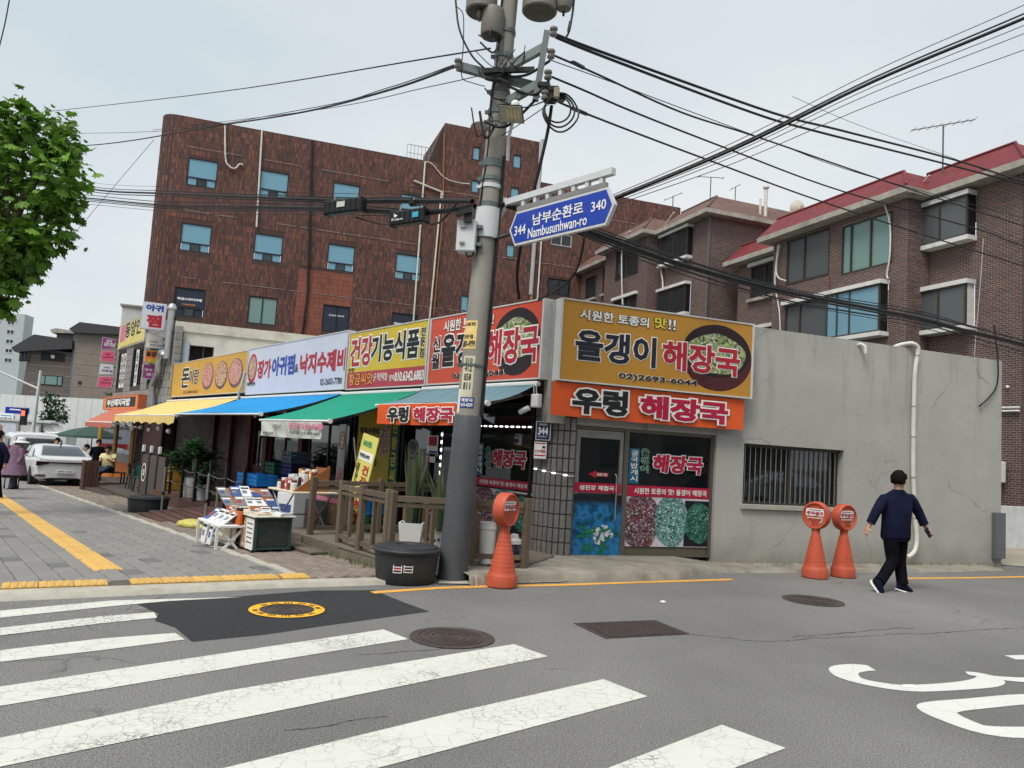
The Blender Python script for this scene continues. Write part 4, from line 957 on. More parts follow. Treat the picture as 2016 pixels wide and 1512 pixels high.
# white parapet wall and paved yard at the right edge
o_ = GG(1975, 1080); FE = Fr((o_.x, o_.y, 0), R(26)); 
q = MB(); q.box(.02, 9, 0, .2, 0, 1.0); t = tag(q.build('garden_wall', M('white_rough_wall', (206, 208, 210), .85, .1, 4, .4, dirt=.4), loc=FE.o, rot=FE.a), 'low white garden wall at the right edge behind the grey wall', 'wall')
q = MB(); h = [gp(*p) for p in ((1971, 1113), (2300, 1140), (2500, 1100), (1975, 1078))]; q.poly([(*p, .012) for p in h]); tag(q.build('yard_paving', M('yard', (150, 142, 128), .9, .15, 3, .4, dirt=.3)), kind='structure', label='pale concrete yard strip at the right edge')
q = MB(); a = FS.w(6.2, -.06, 0); q.box(0, .3, 0, .05, .15, 1.0); q.box(0, .04, -.03, .0, .15, 1.0); tag(q.build('guard_plate', M('galvanised', (118, 122, 126), .5, .12, 5, metal=.6), loc=(a.x, a.y, 0), rot=FS.a), 'grey metal guard plate on the corner of the grey wall', 'guard plate')
# ================================================================ print colours
INK = M('ink_black', (28, 28, 32), .6); NAVY = M('ink_navy', (30, 36, 48), .5, .05); WHT = M('print_white', (236, 236, 232), .5, .03); RED = M('print_red', (178, 34, 50), .5, .05); CRIM = M('print_crimson', (176, 22, 62), .5, .05)
YEL = M('print_yellow', (226, 206, 62), .5, .05); BLU = M('print_blue', (38, 74, 160), .5, .05); TEALP = M('print_teal', (24, 92, 122), .5, .05); GRN = M('print_green', (58, 150, 96), .5, .05); PINK = M('print_pink', (208, 120, 146), .6, .08); ORG = M('print_orange', (226, 140, 70), .5, .03)
GOLD = M('sign_gold', (190, 138, 52), .45, .06, 1.2, dirt=.08); REDS = M('sign_red', (206, 78, 54), .45, .05, 1.2); ORB = M('banner_orange', (226, 92, 40), .65, .06, 2, .1); YSG = M('sign_yellow', (216, 184, 44), .45, .05, 1.5, dirt=.06); CRS = M('sign_crimson', (178, 52, 72), .45, .06, 1.5); WSG = M('sign_white', (210, 213, 226), .45, .03, 1.2, dirt=.06); DSG = M('sign_ochre', (206, 158, 50), .5, .06, 1.5, dirt=.06)
PALEY = M('sign_pale_yellow', (222, 206, 120), .55, .08, 1.5, dirt=.12); PURP = M('sign_purple', (136, 58, 122), .5, .05, 2); PNK = M('sign_pink', (214, 92, 128), .5, .05, 2); ORS = M('sign_orange', (226, 128, 48), .5, .05, 2)
def board(name, label, fr, rc, y, dep, face, edge=WFRAME, group=None, cat='sign', split=None, trim=.035):
    """box sign: rc is the local rectangle of its face on the plane y; root at its lower left"""
    x0, x1, z0, z1 = rc; f = fr.sub(x0, y, z0); t = tf(name, label, cat, f, group); w, h = x1 - x0, z1 - z0
    q = MB(); q.box(0, w, .003, dep, 0, h); q.box(0, w, -.012, .003, 0, trim * .6); q.box(0, w, -.012, .003, h - trim * .6, h); q.box(0, trim, -.0121, .003, trim * .6, h - trim * .6); q.box(w - trim, w, -.0121, .003, trim * .6, h - trim * .6); q.build('casing', edge, t)
    q = MB()
    if split is None: q.quad((trim, 0, trim * .6), (w - trim, 0, trim * .6), (w - trim, 0, h - trim * .6), (trim, 0, h - trim * .6)); q.build('face', face, t)
    else:
        s_ = h * split; q.quad((trim, 0, s_), (w - trim, 0, s_), (w - trim, 0, h - trim * .6), (trim, 0, h - trim * .6)); q.mat(1); q.quad((trim, 0, trim * .6), (w - trim, 0, trim * .6), (w - trim, 0, s_), (trim, 0, s_)); q.build('face', list(face), t)
    return t, f
def tx(t, f, body, tl, br, mats, bold=.03, out=0, **k): return text(t, body, f.rect(tl, br), 0, mats, bold, out, **k)
def ell(mb, cx, cz, rx, rz, y, n=36, a0=0, a1=2 * math.pi):
    mb.poly([(cx + rx * math.cos(a0 + (a1 - a0) * k / n), y, cz + rz * math.sin(a0 + (a1 - a0) * k / n)) for k in range(n)])
def mk_food(name, cols, scale=14, seed=0.0):
    n = NT(name); mpg = n.n('ShaderNodeMapping'); mpg.inputs['Location'].default_value = (seed, seed * 2, seed * 3); mpg.inputs['Rotation'].default_value = (0, .6, 0); mpg.inputs['Scale'].default_value = (1, 1, 1.8); n.l(n.tc.outputs['Object'], mpg.inputs[0])
    wv = n.n('ShaderNodeVectorMath', operation='ADD'); nz = n.n('ShaderNodeTexNoise'); nz.inputs['Scale'].default_value = scale * .6; n.l(mpg.outputs[0], nz.inputs['Vector']); s2 = n.n('ShaderNodeVectorMath', operation='SCALE'); s2.inputs['Scale'].default_value = .12; n.l(nz.outputs['Color'], s2.inputs[0]); n.l(mpg.outputs[0], wv.inputs[0]); n.l(s2.outputs[0], wv.inputs[1])
    v = n.vor(scale, 'F1', wv.outputs[0]); q = n.n('ShaderNodeSeparateColor'); n.l(v.outputs['Color'], q.inputs[0])
    c = n.ramp(q.outputs[0], [(i / (len(cols) - 1), lin(k)) for i, k in enumerate(cols)]); c = n.mix(n.ramp(v.outputs['Distance'], [(.35, 0.0), (.8, .55)]), c, tuple(k * .3 for k in lin(cols[0])))
    return n.done(c, .5)
FOODG = mk_food('food_greens', [(92, 112, 58), (150, 170, 92), (196, 206, 150), (70, 84, 50), (214, 214, 196), (120, 140, 70)], 26); FOODM = mk_food('food_meat', [(196, 92, 86), (226, 170, 160), (170, 60, 62), (236, 220, 210), (206, 120, 110)], 20, 3.1); FOODN = mk_food('food_noodle', [(216, 190, 150), (180, 96, 60), (236, 226, 206), (150, 70, 50), (206, 176, 130)], 20, 5.2)
FDARK = mk_food('food_dark', [(52, 36, 46), (120, 70, 80), (190, 176, 190), (46, 60, 56), (150, 60, 66), (70, 46, 58)], 30, 1.7); FTEAL = mk_food('food_teal', [(30, 96, 96), (120, 186, 176), (20, 56, 62), (176, 206, 200), (46, 126, 120)], 30, 2.3); FSOUP = mk_food('food_soup', [(16, 62, 56), (26, 92, 70), (40, 110, 100), (90, 150, 130), (12, 46, 50)], 26, 4.4)
def strew(parent, c, rx, rz, y, cols, n, seed, L=.16, w=.014):
    """printed shreds of food over a dish picture"""
    r = random.Random(seed); q = MB()
    for k in range(n):
        a, d = r.uniform(0, 6.28), r.random() ** .5 * .92; x, z, b, l, ww = c[0] + rx * d * math.cos(a), c[1] + rz * d * math.sin(a), r.uniform(0, 3.14), L * r.uniform(.3, 1) * min(1, rx * 2), w * r.uniform(.5, 1.6); ux, uz = math.cos(b) * l / 2, math.sin(b) * l / 2; vx, vz = -math.sin(b) * ww, math.cos(b) * ww; yy = y - .000006 * k; q.mat(r.randrange(len(cols))); q.poly([(x - ux, yy, z - uz), (x + vx, yy, z + vz), (x + ux, yy, z + uz), (x - vx, yy, z - vz)])
    o = q.build('food_shreds', cols, parent); o['kind'] = 'stuff'; return o
FC = lambda n_, c: M('shred_' + n_, c, .5, .1, 20)
SG = [FC('lime', (168, 186, 92)), FC('leaf', (84, 116, 48)), FC('cream', (222, 222, 196)), FC('olive', (58, 74, 40)), FC('pale', (186, 200, 140))]; SDK = [FC('plum', (70, 44, 56)), FC('rose', (186, 110, 116)), FC('lilac', (196, 186, 198)), FC('soil', (40, 30, 36)), FC('moss', (56, 84, 70))]; STE = [FC('teal', (60, 140, 132)), FC('mint', (160, 206, 196)), FC('deep', (16, 50, 54)), FC('ice', (204, 222, 216))]; SSO = [FC('fir', (16, 74, 56)), FC('sea', (40, 120, 96)), FC('foam', (130, 176, 160)), FC('deep', (16, 50, 54))]
BOWLD = M('bowl_dark', (40, 26, 30), .35, .15, 3); BOWLR = M('bowl_maroon', (78, 36, 38), .35, .15, 3)
# ================================================================ corner shop signs
ys = FS.rect4((1105.2, 586.7), (1485.7, 637.1), (1479.8, 785.6), (1097.1, 748.5), -.2)
t, f = board('shop_sign', 'gold yellow sign board with dark bowl picture above the side street door', FS, ys, -.2, .19, GOLD)
c = f.hit(1413, 704.8); rx = (f.hit(1481, 712)[0] - f.hit(1345, 697)[0]) / 2; rz = (f.hit(1413, 639)[1] - f.hit(1413, 770)[1]) / 2
def bowl(t, c, rx, rz, low=BOWLR, top=BOWLD):
    q = MB(); ell(q, c[0], c[1], rx, rz, -.0006); o = q.build('bowl_picture', low, t)
    q = MB(); ell(q, c[0] - rx * .02, c[1] + rz * .2, rx * .97, rz * .79, -.0012); q.build('bowl_rim', top, o)
    q = MB(); pts = [(c[0] - rx * .05 + rx * .86 * math.cos(a) * (1 + .02 * math.sin(7 * a)), -.0018, c[1] + rz * .1 + rz * .62 * math.sin(a) * (.97 + .05 * math.sin(5 * a))) for a in np.linspace(0, 2 * math.pi, 41)[:-1]]; q.poly(pts); q.build('bowl_food', FOODG, o); strew(o, (c[0] - rx * .05, c[1] + rz * .1), rx * .8, rz * .58, -.002, SG, 120, 3)
bowl(t, c, rx, rz)
tx(t, f, '시원한 토종의', (1142, 608), (1277, 646), [WHT, NAVY], .03, .045, name='lettering'); tx(t, f, '맛', (1289, 624), (1312, 649), [YEL, NAVY], .03, .045); tx(t, f, '!!', (1316, 628), (1330, 651), [WHT, NAVY], .02, .045)
tx(t, f, '올갱이', (1134, 646), (1290, 725), [NAVY, WHT], .035, .03); tx(t, f, '해장국', (1305, 668.5), (1455, 743), [RED, WHT], .035, .03); tx(t, f, '02)2693-6044', (1218, 733), (1372, 762.5), [INK, WHT], .03, .03)
t, f = None, None
# orange cloth banner below it
rb = FS.rect4((1087.6, 749.6), (1467.9, 787.4), (1460.7, 847.5), (1084, 815), -.16)
def cloth(name, label, fr, rc, y, mat, dip=.015, group=None, ripple=.006, nx=26, nz=7, wav=5, cat='banner'):
    x0, x1, z0, z1 = rc; fr_ = fr.sub(x0, y, z0); t = tf(name, label, cat, fr_, group); w, h = x1 - x0, z1 - z0
    g = [[(w * i / nx, ripple * math.sin(wav * i / nx * 6.28 + j * .5) * (1 - .6 * j / nz) + (dip * math.sin(math.pi * i / nx) * (1 - j / nz)), h * j / nz - (.012 * math.sin(3.1 * i / nx) * (1 - j / nz))) for i in range(nx + 1)] for j in range(nz + 1)]
    q = MB(); q.sheet(g); q.sheet([[(a, b + .004, c) for a, b, c in r] for r in g]); q.build('cloth', mat, t, True); return t, fr_
t, f = cloth('cloth_banner', 'orange cloth banner over the side street door and window', FS, rb, -.16, ORB)
f.o = f.o - f.ey * .022
def txo(t, f, *a, **k):
    o = tx(t, f, *a, **k); o.location.y = -.022; return o
txo(t, f, '우렁', (1128, 761), (1235, 821.7), [INK, WHT], .05, .06); txo(t, f, '해장국', (1260.8, 776.4), (1432, 836.8), [CRIM, WHT], .05, .06)
# main street signs
ORDER = []
rs = FL.rect4((848.5, 627.7), (1073.7, 586.2), (1063.6, 746.2), (840.5, 758)); t, f = board('shop_sign', 'red sign board with dark bowl picture, partly behind the utility pole', FL, rs, 0, .17, REDS)
c = f.hit(1016, 672.4); bowl(t, c, (f.hit(1062, 664)[0] - f.hit(970, 680)[0]) / 2, (f.hit(1016, 606)[1] - f.hit(1016, 739)[1]) / 2, BOWLD)
tx(t, f, '시원한 토종의 맛!!', (875.5, 632), (972.5, 640), [WHT, INK], .03, .04); tx(t, f, '신', (853.7, 664), (866.8, 692.6), [INK, WHT], .03, .05); tx(t, f, '월', (851, 697.4), (864.4, 726), [INK, WHT], .03, .05)
tx(t, f, '올갱이', (872, 659), (953, 716), [INK, WHT], .035, .04); tx(t, f, '해장국', (960, 652), (1058.8, 711.7), [RED, WHT], .035, .04); tx(t, f, '02)2693-6044', (891, 735), (992, 742), [INK, WHT], .03, .03)
rg_ = FL.rect4((689.4, 655.1), (846, 628.1), (837.4, 758.7), (681.1, 768.2)); t, f = board('shop_sign', 'yellow and crimson health food sign board', FL, rg_, 0, .17, (YSG, CRS), split=.3)
tx(t, f, '건강', (693, 667), (731, 719), [RED, WHT], .035, .05); tx(t, f, '기능식품', (734, 661), (824, 704), [INK, WHT], .035, .05)
for ch, a, b in (('전', (830.5, 645), (838.5, 660)), ('문', (829, 664), (837, 680)), ('점', (827.5, 685), (835.5, 703))): tx(t, f, ch, a, b, [INK, WHT], .03, .04)
tx(t, f, '착한', (686, 726), (698, 732), [INK], .02); tx(t, f, '황금씨앗', (688.5, 736), (734, 757), [ORG, INK], .03, .03); tx(t, f, '(구 착한씨앗)', (735.5, 735), (762, 751), [WHT], .01); tx(t, f, '문의:', (767, 738), (777, 749), [WHT], .02); tx(t, f, '010.6342.6883', (778, 732), (834, 748), [WHT], .03)
rw = FL.rect4((491.5, 688.5), (686, 648.5), (679, 769), (482.5, 775.5)); t, f = board('shop_sign', 'long white sign board with red and blue lettering', FL, rw, 0, .17, WSG)
tx(t, f, '장가', (508.5, 710), (532, 744), [RED], .05); tx(t, f, '아귀찜', (537, 704), (579, 737), [BLU], .05); tx(t, f, '&', (581, 717), (587, 733), [INK], .02); tx(t, f, '낙지수제비', (592, 698), (680, 729), [RED], .05); tx(t, f, '02-2603-7780', (631, 746), (673, 756), [INK], .02); tx(t, f, '해물찜전문점', (487, 753), (502, 759), [INK], .02)
c = f.hit(497, 726); q = MB(); ell(q, c[0], c[1], .36, .42, -.002); q.build('round_logo', RED, t); q = MB(); ell(q, c[0], c[1] + .03, .27, .32, -.004); q.build('logo_fill', FOODN, t)
rd = FL.rect4((339.3, 718.1), (489.3, 688.3), (475.6, 772.9), (332.7, 782.4)); rd = (rd[0], FL.hit(486, 730)[0], rd[2], rd[3]); t, f = board('shop_sign', 'ochre sign board with three round meat dishes', FL, rd, 0, .15, DSG)
tx(t, f, '돈', (360, 726), (371, 763), [INK, WHT], .03, .04); tx(t, f, '이랑', (374.4, 728), (390.5, 756), [INK, WHT], .02, .03); tx(t, f, '02.2688-4533', (361, 770), (389, 773), [INK], .01)
for k, (cx_, cy_, a, b) in enumerate(((409, 740.7, 398, 420.5), (435.5, 738.3, 423, 448), (463.7, 734.2, 449.5, 478))):
    c = f.hit(cx_, cy_); r1 = (f.hit(b, cy_ - 2)[0] - f.hit(a, cy_ + 2)[0]) / 2; h = .44
    q = MB(); ell(q, c[0], c[1], r1, h, -.002); o = q.build('dish_picture', BOWLR, t); q = MB(); ell(q, c[0] - r1 * .04, c[1] + .04, r1 * .88, h * .86, -.004); q.build('dish_food', (FOODM, FOODN, FOODM)[k], o)
# cable pipe on that sign
q = MB(); a = FL.w(-13.05, -.05, 3.2); P = [FL.w(*p) for p in ((-13.0, -.04, 3.35), (-13.1, -.06, 3.0), (-13.25, -.08, 2.75), (-13.3, -.06, 2.5))]; tag(q.tube(P, .035, 8).build('drain_hose', PVCW, smooth=True), 'short white hose hanging between the ochre and white sign boards', 'hose')
# projecting signs on the stone building
def flag(label, px, Y, mat, texts, name='projecting_sign', group='projecting signs on the stone building', arm=True, round_=True):
    """double sided sign sticking out: px = tl,tr,br,bl seen from here; faces the camera, across the street line"""
    tl, tr, br, bl = px; ctr = [sum(q[i] for q in px) / 4 for i in (0, 1)]
    P = FL.w(Y, 0, 0); d = ray(*ctr); ex = FL.ex
    # plane across the street through the building point Y along the facade
    fr = Fr((P.x, P.y, 0), FL.a + math.pi / 2 - R(14)); rc = fr.rect4(tl, tr, br, bl); x0, x1, z0, z1 = rc
    f = fr.sub(x0, 0, z0); t = tf(name, label, 'sign', f, group); w, h = x1 - x0, z1 - z0
    q = MB()
    pts = [f.hit(*p) for p in px]; q.prism([(p[0], 0, p[1]) for p in pts], (0, .16, 0)); q.build('casing', WFRAME if mat is not WSG else WSG, t)
    q = MB(); c = [sum(p[i] for p in pts) / 4 for i in (0, 1)]; q.poly([(c[0] + (p[0] - c[0]) * .94, -.004, c[1] + (p[1] - c[1]) * .94) for p in pts]); q.build('face', mat, t)
    if arm: q = MB(); q.box(w, w + .4, .05, .1, h * .2, h * .3); q.box(w, w + .4, .05, .1, h * .7, h * .8); q.build('bracket', BLACKM, t)
    for body, a, b, m, bo in texts: text(t, body, f.rect(a, b), -.006, m, bo, .04 if len(m) > 1 else 0)
    return t
flag('white sign with blue and red lettering high on the stone building corner', ((282, 593), (329, 599), (323, 651), (276, 646)), -21.95, WSG, [('아귀', (288.5, 598), (322, 615), [BLU], .06), ('찜', (289, 618), (317, 646), [RED], .06)], arm=False)
flag('white handwritten style sign under the tall white one', ((289, 655), (321, 664), (320, 687), (286, 684)), -22.4, WHITEP, [('이조은', (294, 670), (311, 676), [INK], .01), ('반찬나라', (296, 677), (318, 683), [INK], .01)])
flag('orange sign above the purple one on the stone building', ((286, 688), (319, 691), (317, 720), (283, 712)), -22.5, ORS, [('올갱이', (288, 692), (315, 704), [INK], .05), ('해장국', (291, 706), (314, 716), [YEL, INK], .03)])
flag('purple sign below the orange one on the stone building', ((282, 716), (314, 722), (312, 749), (279, 744)), -22.6, PURP, [('돼지', (285, 725), (299, 731), [WHT], .01), ('곱창', (288, 734), (310, 741), [WHT], .01)])
for k, (px, m, lab, tt_) in enumerate(((((202, 663), (229, 669), (226, 687), (199, 687)), PURP, 'purple sign, topmost of the column beside the grey building', ('원조', '돼지국밥')), (((200, 690), (226, 691), (226, 713), (197, 711)), PNK, 'bright pink sign, second of the column beside the grey building', ('원조', '수제비국수')), (((197, 716), (224, 718), (223, 737), (194, 737)), WSG, 'white sign, third of the column beside the grey building', ('낙지', '전문점')), (((194, 741), (222, 741), (220, 764), (191, 762)), PNK, 'bright pink sign at the bottom of the column beside the grey building', ('신월동', '해장국')))):
    (a, b, c_, d_) = px; ink = WHT if k == 0 else INK
    flag(lab, px, -31.6, m, [(tt_[0], (a[0] + 8, a[1] + 5), (b[0] - 8, b[1] + 8), [ink], .01), (tt_[1], (a[0] + 3, a[1] + 11), (b[0] - 3, b[1] + 15), [ink], .02)], group='column of signs at the far end')
ry = FL.rect4((238, 641), (289, 622), (289, 668), (235.5, 691)); t, f = board('shop_sign', 'pale yellow sign board high on the stone front with pink stripe', FL, ry, -.05, .2, PALEY)
tx(t, f, '동양인력', (249, 637), (288, 652), [INK], .03); tx(t, f, '직업소개 02.2600.5417', (237, 683), (286, 670), [INK], .02)
a = f.rect((239, 643), (246, 671)); q = MB(); q.quad((a[0], -.003, a[2]), (a[1], -.003, a[2]), (a[1], -.003, a[3]), (a[0], -.003, a[3])); q.build('pink_stripe', PINK, t)
ro = FL.rect4((204, 783), (274, 775), (271, 797), (202, 814), -.3); t, f = board('shop_sign', 'orange framed sign with black panel low on the stone building', FL, ro, -.3, .3, ORS, M('orange_frame', (196, 106, 66), .6, .1))
w_, h_ = ro[1] - ro[0], ro[3] - ro[2]; q = MB(); q.quad((w_ * .1, -.004, h_ * .18), (w_ * .93, -.004, h_ * .18), (w_ * .93, -.004, h_ * .86), (w_ * .1, -.004, h_ * .86)); q.build('black_panel', INK, t)
text(t, '부산돼지국밥', (w_ * .13, w_ * .8, h_ * .25, h_ * .8), -.005, [WHT], .05)
# ================================================================ awnings
def awning(label, mat, x0, x1, yb, zb, yf, zf, val=0, valm=None, sag=.08, stripes=None, capr=.03):
    f = FL.sub(x0, yb, 0); t = tf('awning', label, 'awning', f, 'retractable awnings along the shops'); w = x1 - x0; yf -= yb; n = 10
    q = MB(); q.sheet([[(w * i / n, yf * j / 6, zb + (zf - zb) * j / 6 - sag * math.sin(math.pi * j / 6) * .6 - .012 * math.sin(9 * i / n)) for i in range(n + 1)] for j in range(7)])
    q.sheet([[(w * i / n, yf * j / 6, zb - .006 + (zf - zb) * j / 6 - sag * math.sin(math.pi * j / 6) * .6 - .012 * math.sin(9 * i / n)) for i in range(n, -1, -1)] for j in range(7)]); q.build('canopy', mat, t, 60)
    q = MB(); q.tube([(-.06, yf, zf - .02), (w + .06, yf, zf - .02)], capr * .7, 8); b = q.build('front_bar', WHITEP, t, True)
    q = MB(); q.tube([(w + .06, yf, zf - .02), (w + .1, yf, zf - .02)], capr * 1.4, 12); q.build('end_cap', WHITEP, b, True)
    q = MB(); q.bbox(-.05, w + .05, -.02, .09, zb - .01, zb + .06, .02); q.build('cassette', WHITEP, t)
    for x in (.35, w - .35):
        q = MB(); m = w / 2 + (x - w / 2) * .62; q.bar((x, .05, zb - .12), (m, yf * .5, (zb + zf) / 2 - .16), .05, .09); q.bar((m, yf * .5, (zb + zf) / 2 - .16), (x, yf + .03, zf - .05), .05, .08); q.build('folding_arm', M('arm_grey', (150, 150, 150), .5), t)
    if val:
        q = MB(); k = max(8, int(w * 2)); g = [[(w * i / (k * 4), yf - .02 + .012 * math.sin(i * .9) - .02 * (1 - j), zf - .03 - (val * (1 - .25 * abs(math.sin(math.pi * i / 4 / 2 * 1.0))) if j == 0 else 0)) for i in range(k * 4 + 1)] for j in (0, 1)]
        q.sheet(g); q.build('valance', valm or mat, t, True)
    return t, f
def mk_awn(name, c):
    n = NT(name); b = n.ramp(n.noise(2.2, 5, .6, stretch=(4, .6, .6)), [(.3, tuple(q * .8 for q in lin(c))), (.7, lin(c))]); wv = n.n('ShaderNodeTexWave', wave_type='BANDS', bands_direction='X'); wv.inputs['Scale'].default_value = .26; n.l(n.tc.outputs['Object'], wv.inputs['Vector']); b = n.mix(n.ramp(wv.outputs['Color'], [(.0, .35), (.012, 0.0)]), b, tuple(q * .5 for q in lin(c)))
    b = n.mix(n.ramp(n.noise(1.3, 6, .7), [(.5, 0.0), (.8, .35)]), b, (.16, .15, .13)); n.bump(n.noise(3, 3, .5, stretch=(3, .5, .5)), .5, .03); return n.done(b, .75, 0, .25)
awning('yellow awning with scalloped edge at the far end of the row', mk_awn('awning_yellow', (232, 204, 128)), -21.25, -13.35, -.02, 2.62, -1.68, 2.02, .26)
awning('bright blue awning between the yellow and the green one', mk_awn('awning_blue', (20, 146, 214)), -13.15, -6.75, -.02, 2.6, -1.75, 2.05)
tg, fg = awning('green awning with a faded white banner on its front bar', mk_awn('awning_green', (12, 150, 122)), -6.65, -3.45, -.02, 2.58, -1.75, 1.93)
ta, fa = awning('greyish blue awning behind the utility pole carrying the orange banner', mk_awn('awning_greyblue', (112, 146, 158)), -3.3, -.1, -.02, 2.6, -.92, 2.27)
# small striped awning at the far left
f = FL.sub(-29.6, -.3, 0); t = tf('awning', 'small orange striped awning at the far end of the shops', 'awning', f); q = MB(); n = 14
n_ = NT('awning_orange'); wv = n_.n('ShaderNodeTexWave', wave_type='BANDS', bands_direction='X'); wv.inputs['Scale'].default_value = 1.3; n_.l(n_.tc.outputs['Object'], wv.inputs['Vector']); AWO = n_.done(n_.ramp(wv.outputs['Color'], [(.45, lin((190, 110, 86))), (.55, lin((174, 92, 70)))]), .7)
q.sheet([[(5.7 * i / n, -1.0 * j / 4, 2.35 - .6 * j / 4) for i in range(n + 1)] for j in range(5)]); q.sheet([[(5.7 * i / n, -1.0, 1.75 - .22 * j) for i in range(n + 1)] for j in (0, 1)]); q.build('canopy', AWO, t)
q = MB(); q.tube([(0, -.98, 1.74), (5.7, -.98, 1.74)], .03, 6); q.tube([(.1, 0, 1.6), (.1, -.98, 1.74)], .03, 6); q.tube([(5.6, 0, 1.6), (5.6, -.98, 1.74)], .03, 6); q.build('frame', WHITEP, t)
# orange banner on the grey-blue awning
rb2 = FL.rect4((744.4, 797.5), (899, 791.5), (895, 834.5), (740.7, 835.9), -.97); t, f = cloth('cloth_banner', 'orange cloth banner hanging from the awning left of the utility pole', FL, rb2, -.97, ORB)
def txc(t, f, *a, **k): f2 = f.sub(0, -.022, 0); o = text(t, a[0], f2.rect(a[1], a[2]), -.022, *a[3:], **k); return o
txc(t, f, '우렁', (764, 801), (804, 832), [INK, WHT], .05, .06); txc(t, f, '해장국', (815, 802), (893, 831), [CRIM, WHT], .05, .06)
# faded banner on the green awning
rf = FL.rect4((513, 831), (637, 828.5), (628, 859.5), (513.5, 861), -1.8); t, f = cloth('cloth_banner', 'faded torn white banner hanging from the green awning', FL, rf, -1.8, M('faded_cloth', (206, 212, 204), .8, .1, 3, dirt=.3), ripple=.02, dip=.03)
txc(t, f, '건강기능식품', (568, 832), (636, 847), [PINK], .05); txc(t, f, '착한황금씨앗', (537, 835), (554, 845), [M('faded_ink', (110, 120, 116), .8)], .01); txc(t, f, '착한황금씨앗', (518, 849), (538, 858), [INK], .01); txc(t, f, '무료특화 010-6342-6883', (570, 848), (630, 858), [INK], .01)
# ================================================================ stickers and plates on the corner shop
def sheet_(parent, f, tl, br, y, mat, name, fr=None):
    a = f.rect(tl, br, y); q = MB(); q.box(a[0], a[1], y, y + .003, a[2], a[3]); return q.build(name, mat, parent), a
sd = tf('window_sticker', 'poster of blue soup under a crimson band on the glass door', 'sticker', FS.sub(0, 0, 0), 'food stickers on the corner shop glass'); fS = FS
q_, a = sheet_(sd, FS, (1129, 949), (1222, 972), .07, CRIM, 'band'); w_ = a[1] - a[0] - .22; text(sd, '섬진강', (a[0] + .1, a[0] + .1 + w_ * .47, a[2] + .035, a[3] - .035), .069, [WHT], .03); text(sd, '제첩국', (a[0] + .1 + w_ * .53, a[0] + .1 + w_, a[2] + .035, a[3] - .035), .069, [WHT], .03)
n = NT('poster_soup'); v = n.noise(5, 5, .6); c = n.ramp(v, [(.3, lin((6, 46, 44))), (.44, lin((14, 84, 120))), (.54, lin((44, 124, 190))), (.66, lin((16, 84, 76)))])
sepz = n.n('ShaderNodeSeparateXYZ'); n.l(n.tc.outputs['Object'], sepz.inputs[0]); c = n.mix(n.ramp(sepz.outputs[2], [(.82, 0.0), (.93, 1.0)]), c, lin((26, 34, 40))); SOUPP = n.done(c, .35)
q_, a = sheet_(sd, FS, (1127.5, 971.5), (1220, 1095), .07, SOUPP, 'soup_picture')
cx_, cz_ = a[0] + (a[1] - a[0]) * .6, a[2] + (a[3] - a[2]) * .36
q = MB(); r2 = random.Random(2)
for k in range(26):
    an, d = r2.uniform(0, 6.28), r2.uniform(0, .17); x, z, s_ = cx_ + d * 1.1 * math.cos(an), cz_ + d * .8 * math.sin(an), r2.uniform(.025, .05)
    q.poly([(x + s_ * math.cos(b) * r2.uniform(.7, 1.2), .068 - k * .0002, z + s_ * math.sin(b) * r2.uniform(.7, 1.2)) for b in np.linspace(0, 6.28, 7)[:-1]])
q.build('clams', M('clam_pale', (206, 204, 214), .5, .2, 14), sd)
q = MB()
for k in range(13):
    x, z, an = a[0] + r2.uniform(.08, .62), a[2] + r2.uniform(.03, .42), r2.uniform(-.6, 1.4); l = r2.uniform(.06, .13); q.poly([(x - l * math.cos(an) - .016 * math.sin(an), .062 - k * .0002, z - l * math.sin(an) + .016 * math.cos(an)), (x - l * math.cos(an) + .016 * math.sin(an), .062 - k * .0002, z - l * math.sin(an) - .016 * math.cos(an)), (x + l * math.cos(an) + .016 * math.sin(an), .062 - k * .0002, z + l * math.sin(an) - .016 * math.cos(an)), (x + l * math.cos(an) - .016 * math.sin(an), .062 - k * .0002, z + l * math.sin(an) + .016 * math.cos(an))])
q.build('chives', M('chive_green', (24, 120, 70), .5, .25, 14), sd)
t = tf('arrow_sticker', 'red arrow sticker pointing left on the glass door', 'sticker', FS.sub(0, 0, 0)); a = FS.rect((1159, 925), (1197, 943), .07); m_ = (a[2] + a[3]) / 2; h = (a[3] - a[2]) / 2
q = MB(); q.prism([(a[0], .07, m_), (a[0] + .13, .07, m_ + h), (a[0] + .13, .07, m_ + h * .5), (a[1], .07, m_ + h * .5), (a[1], .07, m_ - h * .5), (a[0] + .13, .07, m_ - h * .5), (a[0] + .13, .07, m_ - h)], (0, .003, 0)); q.build('arrow', RED, t); text(t, '옆문이용', (a[0] + .14, a[1] - .02, m_ - h * .36, m_ + h * .36), .069, [WHT], .02)
